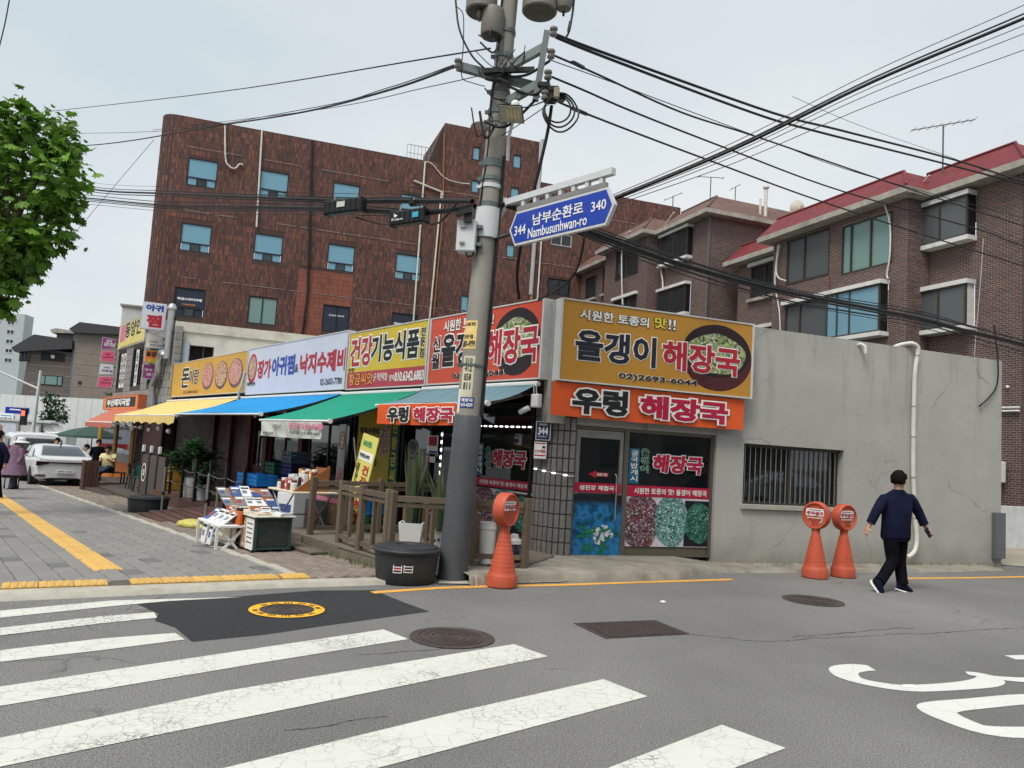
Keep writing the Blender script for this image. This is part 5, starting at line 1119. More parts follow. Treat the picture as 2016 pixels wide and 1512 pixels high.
def wstick(fr, y, label, band, photos, blue, big, small, bodies):
    t = tf('window_sticker', label, 'sticker', fr.sub(0, 0, 0), 'food stickers on the corner shop glass')
    q_, a = sheet_(t, fr, *band, y, CRIM, 'band'); text(t, '시원한 토종의 맛! 올갱이 해장국', (a[0] + .12, a[1] - .1, a[2] + .035, a[3] - .035), y - .001, [WHT], .02)
    a = fr.rect(*photos, y); w = a[1] - a[0]; h = a[3] - a[2]
    q = MB(); q.box(*a[:2], y + .0005, y + .0035, a[2], a[3]); q.build('photo_ground', M('photo_pale', (206, 196, 200), .4, .2, 6), t)
    for k, (mt, c0, c1, rz_, up) in enumerate(((FDARK, -.02, .37, .6, .52), (FTEAL, .34, .7, .55, .54), (FSOUP, .69, .99, .42, .5))):
        if k == 2: q = MB(); q.box(a[0] + w * .67, a[1] - .005, y - .0012, y - .0006, a[2] + .01, a[3] - .03); q.build('pot_picture', M('pot_navy', (22, 26, 42), .35), t)
        q = MB(); cx_ = a[0] + w * (c0 + c1) / 2; rx_ = w * (c1 - c0) / 2 * 1.06
        P = []
        for b in np.linspace(0, 2 * math.pi, 49)[:-1]: P.append((min(max(cx_ + rx_ * math.cos(b) * (1 + .04 * math.sin(5 * b + k)), a[0]), a[1]), y - .002 - .0008 * k, min(max(a[2] + h * up + h * rz_ * math.sin(b) * (1 + .03 * math.sin(4 * b)), a[2]), a[3])))
        q.poly(P); fo_ = q.build('food_picture', mt, t); strew(fo_, (cx_, a[2] + h * up), rx_ * .9, h * rz_ * .84, y - .0045, (SDK, STE, SSO)[k], 130, k + 5, .12, .011)
    a = fr.rect(*blue, y); q = MB(); q.box(a[0], a[1], y - .002, y + .002, a[2], a[3]); o = q.build('blue_strip', TEALP, t); text(t, '굴국밥개시', (a[0] + .03, a[1] - .03, a[2] + .03, a[3] - .02), y - .003, [WHT], .01, vertical=True)
    text(t, '해장국', fr.rect(*big, y), y - .001, [CRIM, WHT], .05, .04, slant=.1); text(t, '올갱이', fr.rect(*small, y), y - .001, [INK, M('print_mint', (150, 206, 170), .5)], .02, .05, vertical=True)
    return t
wstick(FS, .07, 'food photo sticker with red lettering on the side street window', ((1235, 954.5), (1401, 983)), ((1232, 977), (1400, 1078)), ((1240, 882), (1257, 953)), ((1284, 893.5), (1381, 935)), ((1263, 882), (1276, 932)), None)
wstick(FL, .27, 'food photo sticker with red lettering on the main street window', ((936, 938), (1046, 968)), ((934, 957), (1045, 1058)), ((939, 871), (949.5, 936)), ((969, 884), (1034.6, 924)), ((956, 878), (964, 922)), None)
# house number plate, camera notice
NVP = M('plate_navy', (26, 48, 96), .35, .04)
fp = Fr((arc[13] + row.location).to_tuple(), R(-8)); fp = Fr((arc[11] + row.location).to_tuple(), R(-20))
def plate(name, label, tl, tr, br, bl, mat, cat='plate'):
    a = fp.rect4(tl, tr, br, bl, -.05); f = fp.sub(a[0], -.05, a[2]); t = tf(name, label, cat, f); w, h = a[1] - a[0], a[3] - a[2]; q = MB(); q.box(0, w, .002, .012, 0, h); q.build('back', WHITEP, t); q = MB(); q.box(.012, w - .012, -.003, .002, .012, h - .012); q.build('face', mat, t); return t, w, h
t, w, h = plate('number_plate', 'navy house number plate on the granite corner pillar', (1056, 829), (1085, 830), (1083, 867), (1054, 866), NVP)
text(t, '344', (w * .16, w * .84, h * .28, h * .68), -.004, [WHT], .04); text(t, '남부순환로', (w * .22, w * .8, h * .76, h * .9), -.004, [WHT], .02); text(t, 'Nambusunhwan-ro', (w * .18, w * .8, h * .16, h * .23), -.004, [WHT], .01)
t, w, h = plate('camera_notice', 'white and red camera notice on the pillar below the number plate', (1052.5, 869), (1077, 871), (1074.5, 904), (1050, 902.5), WHT, 'notice')
text(t, 'CCTV 작동중', (w * .08, w * .92, h * .34, h * .56), -.004, [RED], .02); q = MB(); q.box(.012, w - .012, -.005, -.003, h * .88, h - .012); q.box(.012, w - .012, -.005, -.003, h * .16, h * .24); q.build('red_bars', RED, t); q = MB(); q.bbox(w * .66, w * .9, -.006, -.003, h * .62, h * .76, .01); q.build('camera_mark', INK, t)
# notices on the pier and door circles
t = tf('door_notice', 'red and blue notice on the granite pier left of the pole', 'notice', FL.sub(0, 0, 0)); sheet_(t, FL, (843, 857), (861, 894), .235, WHT, 'paper'); sheet_(t, FL, (844.5, 859), (859.5, 878), .232, RED, 'red_field'); sheet_(t, FL, (844, 887), (860, 893), .2325, BLU, 'blue_field')
t = tf('door_notice', 'small white and red notice under the red and blue one', 'notice', FL.sub(0, 0, 0)); sheet_(t, FL, (839.5, 898), (856, 911), .235, WHT, 'paper'); sheet_(t, FL, (840, 899), (845, 910), .232, RED, 'red_field')
for k, (cy_, lab) in enumerate(((882, 'upper round sticker on the glass door behind the snake plants'), (922, 'lower round sticker on the glass door behind the snake plants'))):
    c = FL.hit(812 - 4 * k, cy_, .29); t = tf('round_sticker', lab, 'sticker', FL.sub(c[0], .29, c[1])); q = MB(); ell(q, 0, 0, .19, .17, -.001); q.build('disc', M('sticker_grey', (150, 162, 170), .5), t); q = MB(); ell(q, 0, 0, .15, .13, -.003); q.build('inner_disc', M('sticker_dark', (96, 108, 112), .5), t); q = MB(); q.box(-.09, .09, -.006, -.004, -.02, .015); q.build('strip', RED if k == 0 else WHT, t)
# ================================================================ utility pole
PCON = M('pole_concrete', (146, 143, 134), .85, .16, 6, .5, dirt=.5, stretch=(1, 1, .15)); STEEL = M('galvanised_dark', (104, 114, 114), .5, .12, 5, metal=.5); SHEATH = M('pole_sheath', (78, 82, 86), .6, .1, 5, .2, dirt=.15); PORC = M('porcelain', (120, 116, 108), .35, .12, 8); LGREY = M('box_grey', (206, 210, 212), .5, .05, 4, dirt=.12)
PB = GG(890, 1142); PT = atY(1003, 0, 9.46); PD = (PT - PB).normalized()
def pax(z): return PB + PD * ((z - PB.z) / PD.z)
pole = thing('utility_pole', 'tall leaning concrete utility pole at the corner', 'pole', PB)
def rel(p): return Vector(p) - pole.location
def rad(z): return .172 - .0085 * z
q = MB(); zs = [0, .5, 1, 1.5, 1.98]; q.tube([rel(pax(z)) for z in zs] + [rel(pax(2.0))], [.183, .181, .177, .173, .170, .160], 28); q.build('sheath', SHEATH, pole, True)
q = MB(); zs = np.linspace(1.9, 11.5, 16); q.tube([rel(pax(z)) for z in zs], [rad(z) for z in zs], 28); q.build('shaft', PCON, pole, True)
for z, m, h in ((2.62, STEEL, .03), (4.32, LGREY, .05), (4.42, STEEL, .08), (4.62, STEEL, .14), (4.9, LGREY, .05), (5.0, STEEL, .05), (5.2, STEEL, .1), (6.15, STEEL, .03), (5.88, STEEL, .07), (5.75, STEEL, .05), (6.95, STEEL, .05), (6.62, STEEL, .06)):
    q = MB(); q.tube([rel(pax(z - h / 2)), rel(pax(z + h / 2))], rad(z) + .012, 24); q.box(*[(rel(pax(z)).x - rad(z) - .05), (rel(pax(z)).x - rad(z) - .0)], rel(pax(z)).y - .03, rel(pax(z)).y + .01, rel(pax(z)).z - .02, rel(pax(z)).z + .02); q.build('band', m, pole, True)
def pp(px, py, dy=0.0): return rel(atY(px, py, 9.46 + dy))
def armb(a, b, w, h, name='crossarm', mat=STEEL): q = MB(); q.bar(a, b, w, h); return q.build(name, mat, pole)
armb(pp(900, 130, -.2), pp(1058, 172, -.12), .08, .1); armb(pp(985, 140, -.18), pp(1077, 91, -.3), .075, .1); armb(pp(1077, 62, -.3), pp(1054, 198, -.3), .075, .075, 'insulator_post'); armb(pp(1000, 200, -.15), pp(1060, 166, -.3), .07, .1)
armb(pp(948, 140, -.25), pp(1052, 137, -.25), .05, .06, 'strut', BLACKM)
for px, py in ((1090, 62), (1085, 106), (1079, 147), (1073, 187), (902, 125)):
    c = pp(px, py, -.34); q = MB(); q.lathe([(.02, -.06), (.045, -.055), (.05, -.03), (.03, -.015), (.03, .0), (.05, .02), (.05, .045), (.02, .06)], 14, c); q.build('insulator', PORC, pole, True)
q = MB(); q.tube([rel(pax(z) + Vector((rad(z) + .012, -.06, 0))) for z in np.linspace(2.0, 5.3, 12)], .02, 8); q.build('conduit', CABLE, pole, True)
q = MB(); q.tube([rel(pax(z) + Vector((-rad(z) * .72, -rad(z) * .76, 0)) + Vector((.012 * math.sin(z * 5), 0, 0))) for z in np.linspace(4.0, 7.6, 20)], .012, 6); q.build('ground_wire', CABLE, pole, True)
rr = random.Random(11)
for k in range(20):   # slack service wires around the arm
    z0_ = rr.uniform(5.5, 7.2); a = pax(z0_) + Vector((rr.uniform(-.15, .1), -.19, 0)); b = a + Vector((rr.uniform(-.5, .7), rr.uniform(-.15, .0), rr.uniform(-.1, .5))); m = (a + b) / 2 + Vector((rr.uniform(-.1, .1), -.08, -rr.uniform(.08, .3)))
    q = MB(); q.tube([rel(p) for p in smooth([tuple(a), tuple(m), tuple(b)], 7)], rr.choice((.006, .009, .013, .018)), 5); q.build('service_wire', CABLE, pole, True)
for k in range(3):   # coiled spare cable
    c = atY(1098, 215, 9.1); r_ = .16 + .03 * k; q = MB(); q.tube([rel(c + Vector((r_ * math.cos(t) + .02 * k, .02 * k * math.sin(3 * t), r_ * 1.05 * math.sin(t) - .02 * k))) for t in np.linspace(0, 6.28, 28)], .012, 5); q.build('cable_coil', CABLE, pole, True)
for px, py in ((1072, 170), (1090, 178), (1102, 192), (1085, 196)):
    c = pp(px, py, -.3); q = MB(); q.bbox(c.x - .09, c.x + .07, c.y - .06, c.y + .06, c.z - .04, c.z + .04, .02); q.build('splice_block', BLACKM, pole)
c = pp(1096, 182, -.42); q = MB(); q.bbox(c.x - .035, c.x + .035, c.y - .02, c.y + .03, c.z - .07, c.z + .06, .01); q.build('fuse', M('fuse_tan', (150, 138, 112), .6), pole)
# painted marks and worn lettering on the concrete
fpole = Fr((PB.x, PB.y - .17, 0), 0)
# posters and stickers wrapped on the pole
def wrap(name, label, tl, br, mat, lines, skew=0, cat='poster'):
    """sheet bent round the pole; px rectangle gives its extent"""
    zt = fpole.hit((tl[0] + br[0]) / 2, tl[1])[1]; zb = fpole.hit((tl[0] + br[0]) / 2, br[1])[1]; zc = (zt + zb) / 2; cx = pax(zc); r_ = rad(zc) + .004 + (.02 if zc < 1.9 else 0); c0 = pax(zb)
    sc_ = FPX / 9.35; mid = 1008 + (890 - 1008) + (1003 - 890) * (1142 - (tl[1] + br[1]) / 2) / 1142
    a0 = math.asin(max(-.98, min(.98, (tl[0] - mid) / sc_ / r_))); a1 = math.asin(max(-.98, min(.98, (br[0] - mid) / sc_ / r_)))
    t = thing(name, label, cat, c0); n = 8; h = zt - zb
    def P(f, g, e=0):
        a = a0 + (a1 - a0) * f; c = PD * (h * g / PD.z); return (c.x + (r_ + e) * math.sin(a), c.y - (r_ + e) * math.cos(a), c.z)
    q = MB(); q.sheet([[P(i / n, j) for i in range(n + 1)] for j in (0, .5, 1)]); q.build('paper', mat, t)
    for body, f0, f1, g0, g1, m in lines:
        V, F, bx = glyphs(body, .03); q = MB()
        q.add([P(f0 + (f1 - f0) * (p[0] - bx[0]) / (bx[1] - bx[0]), g0 + (g1 - g0) * (p[1] - bx[2]) / (bx[3] - bx[2]), .0015 + .0006 * p[2]) for p in V], F); q.build('lettering', m, t)
    return t
YPAP = M('paper_cream', (236, 206, 134), .8, .1, 8); GPAP = M('paper_greyish', (206, 202, 176), .8, .1, 8, dirt=.15); BLP = M('paper_blue', (40, 62, 130), .7, .08, 8)
wrap('wall_poster', 'cream poster with black number on the utility pole', (913, 630), (940, 686), YPAP, [('0000-4999', .05, .95, .05, .3, INK), ('시원한', .1, .9, .8, .93, INK), ('전문점', .1, .8, .35, .5, INK)])
wrap('wall_poster', 'grey paper strip with a telephone number running down the utility pole', (911, 700), (934, 782), GPAP, [('010', .2, .8, .82, .95, INK), ('412', .2, .8, .62, .77, INK), ('858', .2, .8, .4, .57, INK), ('811', .2, .8, .18, .36, INK)])
wrap('wall_poster', 'small blue poster low on the concrete of the utility pole', (907, 782), (934, 803), BLP, [('해장국', .08, .92, .55, .9, WHT), ('010-4209', .08, .92, .1, .45, WHT)])
wrap('wall_poster', 'narrow torn white strip on the left side of the utility pole', (902, 765), (907, 812), WHITEP, [])
# transformers hung at the top
TANK = M('transformer_tank', (122, 120, 112), .55, .1, 5, dirt=.2); TANKB = M('transformer_bottom', (70, 69, 64), .6, .1, 5)
for px, py, dy, r_, hh, lab in ((947, 26, -.1, .2, .8, 'upper left transformer on the utility pole'), (1062, 26, -.12, .225, .85, 'upper right transformer on the utility pole'), (968, 72, -.14, .145, .32, 'smaller transformer can below the upper left one')):
    b = atY(px, py, 9.46 + dy); t = thing('transformer', lab, 'transformer', b, group='transformers on the utility pole'); q = MB(); q.lathe([(r_ * .92, 0), (r_, .02), (r_, hh), (r_ * .95, hh + .03)], 28); q.build('tank', TANK, t, True); q = MB(); q.lathe([(r_ * .9, -.004), (r_ * .2, -.012)], 28); q.build('base_plate', TANKB, t)
    c = Vector(pax(b.z + hh / 2)) - b; q = MB(); q.bar((0, 0, hh * .6), (c.x * .8, c.y * .8, hh * .6), .06, .08); q.build('hanger', STEEL, t)
    for k in (-1, 1): q = MB(); q.lathe([(.02, 0), (.035, .02), (.02, .04), (.035, .06), (.015, .09)], 10, (-r_ - .03, k * .05, hh * .7)); q.build('bushing', PORC, t, True)
b = atY(1110, 18, 9.3); t = thing('surge_arrester', 'dark arrester hanging right of the upper transformers', 'arrester', b); q = MB(); q.lathe([(.03, -.03), (.09, .0), (.11, .06), (.11, .5)], 16); q.build('body', TANK, t, True); q = MB(); q.lathe([(.015, -.09), (.02, -.02)], 8); q.build('stud', BLACKM, t)
# flood lamp
b = atY(1008, 218, 9.0); t = thing('flood_lamp', 'square flood lamp on the utility pole', 'lamp', b, R(-18))
q = MB(); q.add([(-.16, -.1, -.04), (.16, -.1, -.04), (.16, .14, -.04), (-.16, .14, -.04), (-.11, -.05, .05), (.11, -.05, .05), (.11, .1, .05), (-.11, .1, .05)], [(0, 1, 5, 4), (1, 2, 6, 5), (2, 3, 7, 6), (3, 0, 4, 7), (4, 5, 6, 7)]); h = q.build('housing', LGREY, t); h.rotation_euler = (R(-38), R(8), 0)
q = MB(); q.box(-.145, .145, -.085, .125, -.05, -.041); g = q.build('lens', M('lens_grey', (170, 166, 146), .3, .1, 10), h)
for k in range(4): q = MB(); q.box(-.05 + k * .045, -.02 + k * .045, -.04, .08, -.055, -.0505); q.build('led_strip', M('led_cream', (206, 190, 150), .4), h)
q = MB(); q.ball((.02, .05, .1), .055, 12); q.build('sensor', WHITEP, t, True); q = MB(); q.tube([(0, .1, -.02), (-.1, .22, -.25), (-.12, .3, -.5)], .022, 8); q.build('arm', LGREY, t, True)
# white cabinet and siren on the left of the pole
a = atY(897, 494, 9.3); f = Fr(a, R(-8)); t = tf('equipment_box', 'white equipment cabinet on the left of the utility pole', 'box', f); q = MB(); q.bbox(0, .24, -.02, .16, 0, .4, .012); q.build('cabinet', LGREY, t)
for z in (.1, .3): q = MB(); q.box(.05, .11, -.045, -.02, z - .012, z + .012); q.build('latch', ALU, t)
q = MB(); q.box(.24, .31, .02, .08, .3, .34); q.box(.24, .31, .02, .08, .08, .12); q.build('bracket', STEEL, t)
q = MB(); q.tube([(.12, .05, 0), (.14, .03, -.06), (.2, .04, -.05), (.26, .08, .1)], .01, 6); q.build('cable', CABLE, t, True)
a = atY(897, 420, 9.2); t = thing('siren', 'black flat loudspeaker above the white cabinet', 'speaker', a, R(-10)); q = MB(); q.add([(0, 0, -.03), (.2, 0, .02), (.2, .1, .02), (0, .1, -.03), (.02, 0, .03), (.2, 0, .09), (.2, .1, .09), (.02, .1, .03)], [(0, 3, 2, 1), (4, 5, 6, 7), (0, 1, 5, 4), (1, 2, 6, 5), (2, 3, 7, 6), (3, 0, 4, 7)]); q.build('horn', BLACKM, t); q = MB(); q.box(.1, .2, .03, .07, -.1, .02); q.build('mount', BLACKM, t)
# blue road name sign on its arm
p1, p2 = atY(1012, 455, 9.25), atY(1203, 400, 8.1); FR = Fr((p1.x, p1.y, 0), math.atan2(p2.y - p1.y, p2.x - p1.x))
RBL = M('road_sign_blue', (26, 62, 168), .35, .04, 2)
pts = [FR.hit(*p) for p in ((1021, 421), (1196, 362.6), (1211.7, 391), (1188.5, 438.5), (1012.6, 488.5), (1002, 461))]
zt = (pts[0][1] + pts[1][1]) / 2; zb = (pts[3][1] + pts[4][1]) / 2; x0, x1 = pts[4][0], pts[1][0]
f = FR.sub(x0, 0, zb); t = tf('road_sign', 'blue arrow ended road name sign hanging from an arm on the pole', 'road sign', f); w, h = x1 - x0, zt - zb
def arrow(e): return [(0 + e * .4, 0 + e), (w - e * .4, 0 + e), (w + .115 - e * 1.2, h * .5), (w - e * .4, h - e), (0 + e * .4, h - e), (-.115 + e * 1.2, h * .5)]
q = MB(); q.prism([(a, .0, b) for a, b in arrow(0)], (0, .05, 0)); q.build('panel', WFRAME, t); q = MB(); q.poly([(a, -.003, b) for a, b in arrow(.028)]); q.build('face', RBL, t)
for body, tl, br, bo in (('남부순환로', (1050, 424), (1149, 411), .02), ('Nambusunhwan-ro', (1040, 462), (1156, 438), .015), ('344', (1014, 445), (1035, 461), .015), ('340', (1165, 400), (1194, 411), .015)):
    a = f.rect(tl, br); 
    if body == '남부순환로': a = (a[0], a[1], f.hit(1052, 445)[1], f.hit(1140, 398)[1])
    if body[0] == 'N': a = (a[0], a[1], f.hit(1042, 470)[1], f.hit(1050, 448)[1])
    if body == '344': a = (a[0], a[1], f.hit(1015, 465)[1], f.hit(1030, 442)[1])
    if body == '340': a = (a[0], a[1], f.hit(1166, 418)[1], f.hit(1190, 392)[1])
    text(t, body, a, -.004, [WHT], bo)
q = MB(); za = f.hit(1100, 378)[1] + .0; q.bar((-.25, .025, h + .17), (w + .06, .025, h + .17), .07, .075); arm_ = q.build('arm', LGREY, t); q = MB(); q.bar((0, .025, h + .035), (w - .03, .025, h + .035), .05, .06); q.build('rail', ALU, t)
for k in range(7): q = MB(); x = .1 + k * (w - .2) / 6; q.box(x - .025, x + .025, .0, .05, h + .06, h + .135); q.build('hanger', LGREY, t)
q = MB(); c = f.loc(pax(f.o.z + h * .5 + .14)); q.tube([(c[0], c[1], h * .5 - .08), (c[0] + .01, c[1], h * .5 + .3)], .16, 20); q.build('clamp', LGREY, t, True); q = MB(); q.prism([(c[0] + .1, .0, h + .0), (-.2, .0, h + .13), (-.2, .0, h + .22), (c[0] + .1, .0, h + .26)], (0, .05, 0)); q.build('gusset', LGREY, t)
# telecom closures on the left cables
def closure(label, px0, px1, py0, py1, Y, extra=None):
    a = atY(px0, py1, Y); b = atY(px1, py1 + 4, Y * .97); an = math.atan2(b.y - a.y, b.x - a.x); f = Fr(a, an); t = tf('cable_closure', label, 'cable box', f, 'cable closures'); w = math.hypot(b.x - a.x, b.y - a.y); h = atY(px0, py0, Y).z - a.z
    q = MB(); q.bbox(0, w, -.07, .07, 0, h, .025); q.build('shell', BLACKM, t)
    for k in range(6): q = MB(); x = w * (.14 + .72 * k / 5); q.box(x - .008, x + .008, -.078, -.068, .02, h - .02); q.build('rib', BLACKM, t)
    for x in (-.02, w - .03): q = MB(); q.bbox(x, x + .05, -.08, .08, -.01, h + .01, .02); q.build('end_cap', BLACKM, t)
    for x in (w * .2, w * .8): q = MB(); q.tube([(x, 0, h), (x, 0, h + .1)], .012, 6); q.build('hook', ALU, t)
    return t, f, w, h
t, f, w, h = closure('black cable closure with a pale label, left of the two', 643, 713, 398, 425, 12.6); q = MB(); q.box(w * .36, w * .58, -.084, -.079, h * .4, h * .8); q.build('label', M('label_pale', (190, 200, 190), .6), t)
t, f, w, h = closure('black cable closure with white logo and a blue label, right of the two', 773, 838, 419, 447, 11.2); q = MB(); q.box(w * .68, w * .86, -.084, -.079, h * .35, h * .72); q.build('label', M('label_cyan', (60, 168, 196), .6), t); text(t, 'SK telecom', (w * .06, w * .4, h * .28, h * .46), -.08, [WHT], .01)
q = MB(); q.poly([(w * .14, -.081, h * .5), (w * .24, -.081, h * .62), (w * .12, -.081, h * .8)]); q.build('logo', WHT, t)
a = atY(803, 400, 11.0); t = thing('cable_tray', 'slanted grey cable tray above the right closure', 'cable box', a, R(-6)); q = MB(); q.prism([(0, 0, 0), (.26, 0, .02), (.3, 0, .1), (.04, 0, .09)], (0, .16, 0)); q.build('shell', BLACKM, t); q = MB(); q.box(.08, .24, -.004, -.001, .055, .075); q.build('label', WHITEP, t)
# ================================================================ overhead wires
def wire(label, pts, r=.008, grp='overhead wires', mat=CABLE, k=7):
    P = [tuple(atY(px, py, Y if px < 1000 else 9.3 + (Y - 9.3) * .34)) for px, py, Y in pts]; q = MB(); q.tube(smooth(P, k), r * 1.25, 6, False); return tag(q.build('overhead_wire', mat, smooth=True), label, 'wire', grp)
RW = [('upper thick wire of the topmost pair running right from the pole', [(1094, 68, 9.2), (1200, 108, 11), (1521, 222, 18), (1657, 257, 22), (1877, 314, 29), (2016, 358, 34), (2250, 432, 44)], .016),
      ('lower thick wire of the topmost pair running right from the pole', [(1094, 73, 9.2), (1200, 116, 11), (1482, 222, 18), (1609, 259, 21), (1851, 320, 29), (2016, 364, 34), (2250, 430, 44)], .016),
      ('wire from the second insulator running right over the apartments', [(1088, 108, 9.2), (1180, 148, 11), (1341, 221, 14), (1495, 271, 18), (1745, 357, 25), (2016, 445, 34), (2250, 518, 44)], .011),
      ('thin wire just above the one from the second insulator', [(1083, 118, 9.2), (1200, 160, 11), (1363, 221, 14.5), (1530, 283, 18.5), (1701, 344, 24), (2016, 430, 34)], .005),
      ('wire from the third insulator running right', [(1083, 150, 9.2), (1150, 178, 10.5), (1249, 221, 12.5), (1433, 293, 17), (1657, 376, 24), (1934, 454, 31), (2016, 485, 34), (2250, 560, 44)], .011),
      ('lowest single wire running right from the bottom insulator', [(1078, 190, 9.2), (1157, 225, 10.5), (1394, 315, 16), (1657, 410, 24), (2016, 524, 34), (2250, 595, 44)], .011),
      ('hair thin wire above the others in the right sky', [(1560, 190, 16), (1700, 250, 20), (1900, 320, 26), (2016, 370, 30)], .003)]
for l, p, r_ in RW: wire(l, p, r_)
for s_, (px, py, r_, Y) in enumerate(((1118, 125, .026, 9.6), (1150, 130, .02, 9.6), (1118, 178, .026, 9.6))):
    pass
for lab, a, b, r_ in (('thick sleeve on the wire from the second insulator', (1125, 121, 9.75), (1152, 135, 10.3), .028), ('thick sleeve on the lowest wire', (1122, 211, 9.85), (1158, 226, 10.5), .028), ('thick sleeve on the drop wire above the pole arm', (1124, 40, 9.25), (1119, 64, 9.2), .022)):
    q = MB(); A, B = atY(*a), atY(*b); q.tube([A, A.lerp(B, .15), A.lerp(B, .85), B], [.01, r_, r_, .01], 8); tag(q.build('cable_sleeve', CABLE, smooth=True), lab, 'sleeve', 'cable sleeves')
wire('cable hanging down from the top of the frame to the pole arm', [(1131, -20, 9.3), (1128, 20, 9.28), (1120, 62, 9.2), (1112, 76, 9.2)], .012)
CR = [(975, 470, 9.4), (1100, 432, 9.5), (1213, 389, 9.5), (1450, 291, 9.2), (1720, 160, 8.6), (2016, 36, 7.8), (2350, -110, 7.0)]
wire('thick black cable crossing the right sky upwards', CR, .017)
for k, (da, db, l) in enumerate(((-8, -26, 'topmost thin wire above the thick crossing cable'), (-3, -9, 'thin wire hugging the thick crossing cable from above'), (4, 14, 'thin wire just under the thick crossing cable'), (8, 30, 'second thin wire under the thick crossing cable'), (14, 62, 'lowest thin wire under the thick crossing cable'))):
    wire(l, [(px, py + da + (db - da) * max(0, (px - 1213)) / 800, Y) for px, py, Y in CR[1:]], .004 if k != 1 else .009)
LB = [(985, 402, 9.4), (1100, 432, 10), (1165, 456, 10.8), (1350, 521, 15), (1560, 578, 20), (1800, 622, 26), (1900, 648, 29), (2016, 678, 33), (2250, 740, 42)]
for k, (da, r_, l) in enumerate(((0, .022, 'thickest cable of the low sagging bundle before the apartments'), (6, .014, 'cable just below the thickest one of the low bundle'), (-6, .012, 'cable just above the thickest one of the low bundle'), (14, .012, 'lowest cable of the low sagging bundle'), (-10, .007, 'uppermost thin wire of the low sagging bundle'), (20, .006, 'thin slack wire below the low bundle'), (3, .01, 'inner cable of the low bundle'))):
    wire(l, [(px, py + da * min(1, (px - 985) / 200) + (10 * math.sin(px / 90.0 + k) * .18), Y) for px, py, Y in LB], r_)
for l, p, r_ in (('single wire sloping from the pole to the top left', [(962, 96, 9.5), (860, 112, 11), (430, 181, 20), (100, 219, 31), (-150, 245, 40)], .009),
                 ('thick double wire sloping down left past the brick building', [(893, 132, 9.3), (770, 176, 11.5), (600, 220, 15), (420, 249, 20), (200, 284, 27), (0, 295, 35), (-150, 302, 42)], .014),
                 ('wire just above the thick double one on the left', [(893, 128, 9.3), (760, 174, 11.5), (600, 215, 15), (300, 259, 24), (0, 263, 35), (-150, 264, 42)], .006),
                 ('thin grey wire from the pole crossing the left sky', [(940, 150, 9.4), (840, 172, 11), (620, 217, 15.5), (300, 256, 24)], .005),
                 ('wire hanging in a curve left of the transformers', [(897, -10, 9.3), (898, 12, 9.3), (905, 60, 9.25), (928, 108, 9.2), (953, 134, 9.2)], .01),
                 ('thin loop of wire left of the pole top', [(900, 14, 9.25), (912, 30, 9.2), (912, 90, 9.2), (909, 150, 9.2), (930, 163, 9.2), (955, 170, 9.2)], .005),
                 ('thin guy wire slanting down left of the brick building', [(303, 275, 24), (180, 420, 25), (60, 562, 26)], .006),
                 ('short wire in the top left corner', [(20, -10, 8), (10, 45, 8.2), (-6, 110, 8.4)], .005),
                 ('cable dropping from the pole arm to the red sign', [(1086, 208, 9.1), (1078, 260, 9.2), (1062, 330, 9.4), (1040, 420, 9.8), (1026, 480, 10.2), (1018, 540, 10.8), (1022, 588, 11.4)], .018),
                 ('thin wire looping along the brick building to the shop roof', [(1150, 470, 10.4), (1140, 520, 11.5), (1118, 555, 12), (1080, 580, 12), (1060, 590, 11.6)], .012)): wire(l, p, r_)
for k, (da, r_, l) in enumerate(((0, .024, 'thick cable of the upper left bundle'), (-5, .009, 'thin wire above the thick cable of the upper left bundle'), (5, .012, 'cable under the thick one of the upper left bundle'), (-13, .004, 'hair thin wire above the upper left bundle'))):
    wire(l, [(930, 396 + da * .5, 9.4), (780, 394 + da, 11.6), (640, 393 + da, 14), (330, 381 + da, 22), (200, 375 + da, 26), (80, 356 + da, 31), (0, 350 + da, 34), (-150, 338 + da, 42)], r_)
for k, (da, r_, l) in enumerate(((0, .02, 'thick cable of the lower left bundle'), (6, .012, 'sagging cable under the thick one of the lower left bundle'), (-6, .01, 'cable above the thick one of the lower left bundle'), (12, .006, 'thin slack wire under the lower left bundle'), (3, .012, 'inner cable of the lower left bundle'))):
    wire(l, [(935, 405 + da * .3, 9.4), (840, 417 + da * .5, 10.9), (720, 412 + da, 12.4), (640, 409 + da, 13.6), (420, 406 + da * 1.3, 20), (300, 402 + da, 24), (150, 388 + da, 29), (0, 378 + da, 34), (-150, 372 + da, 42)], r_)
wire('slack black cable drooping from the right cable closure', [(700, 428, 12.4), (745, 440, 12), (775, 443, 11.4)], .012); wire('short cable from the right closure to the pole', [(838, 440, 11), (865, 438, 10.4), (900, 400, 9.8)], .012)
for lab, px, py, Y, m in (('small orange tag hanging on the left cables', 76, 390, 28, M('tag_orange', (214, 160, 110), .6)), ('small teal tag at the left frame edge on the cables', 3, 387, 33, M('tag_teal', (60, 160, 140), .6))):
    a = atY(px, py, Y); q = MB(); q.box(-.14, .14, 0, .02, -.12, .12); tag(q.build('cable_tag', m, loc=a, rot=.4), lab, 'tag')
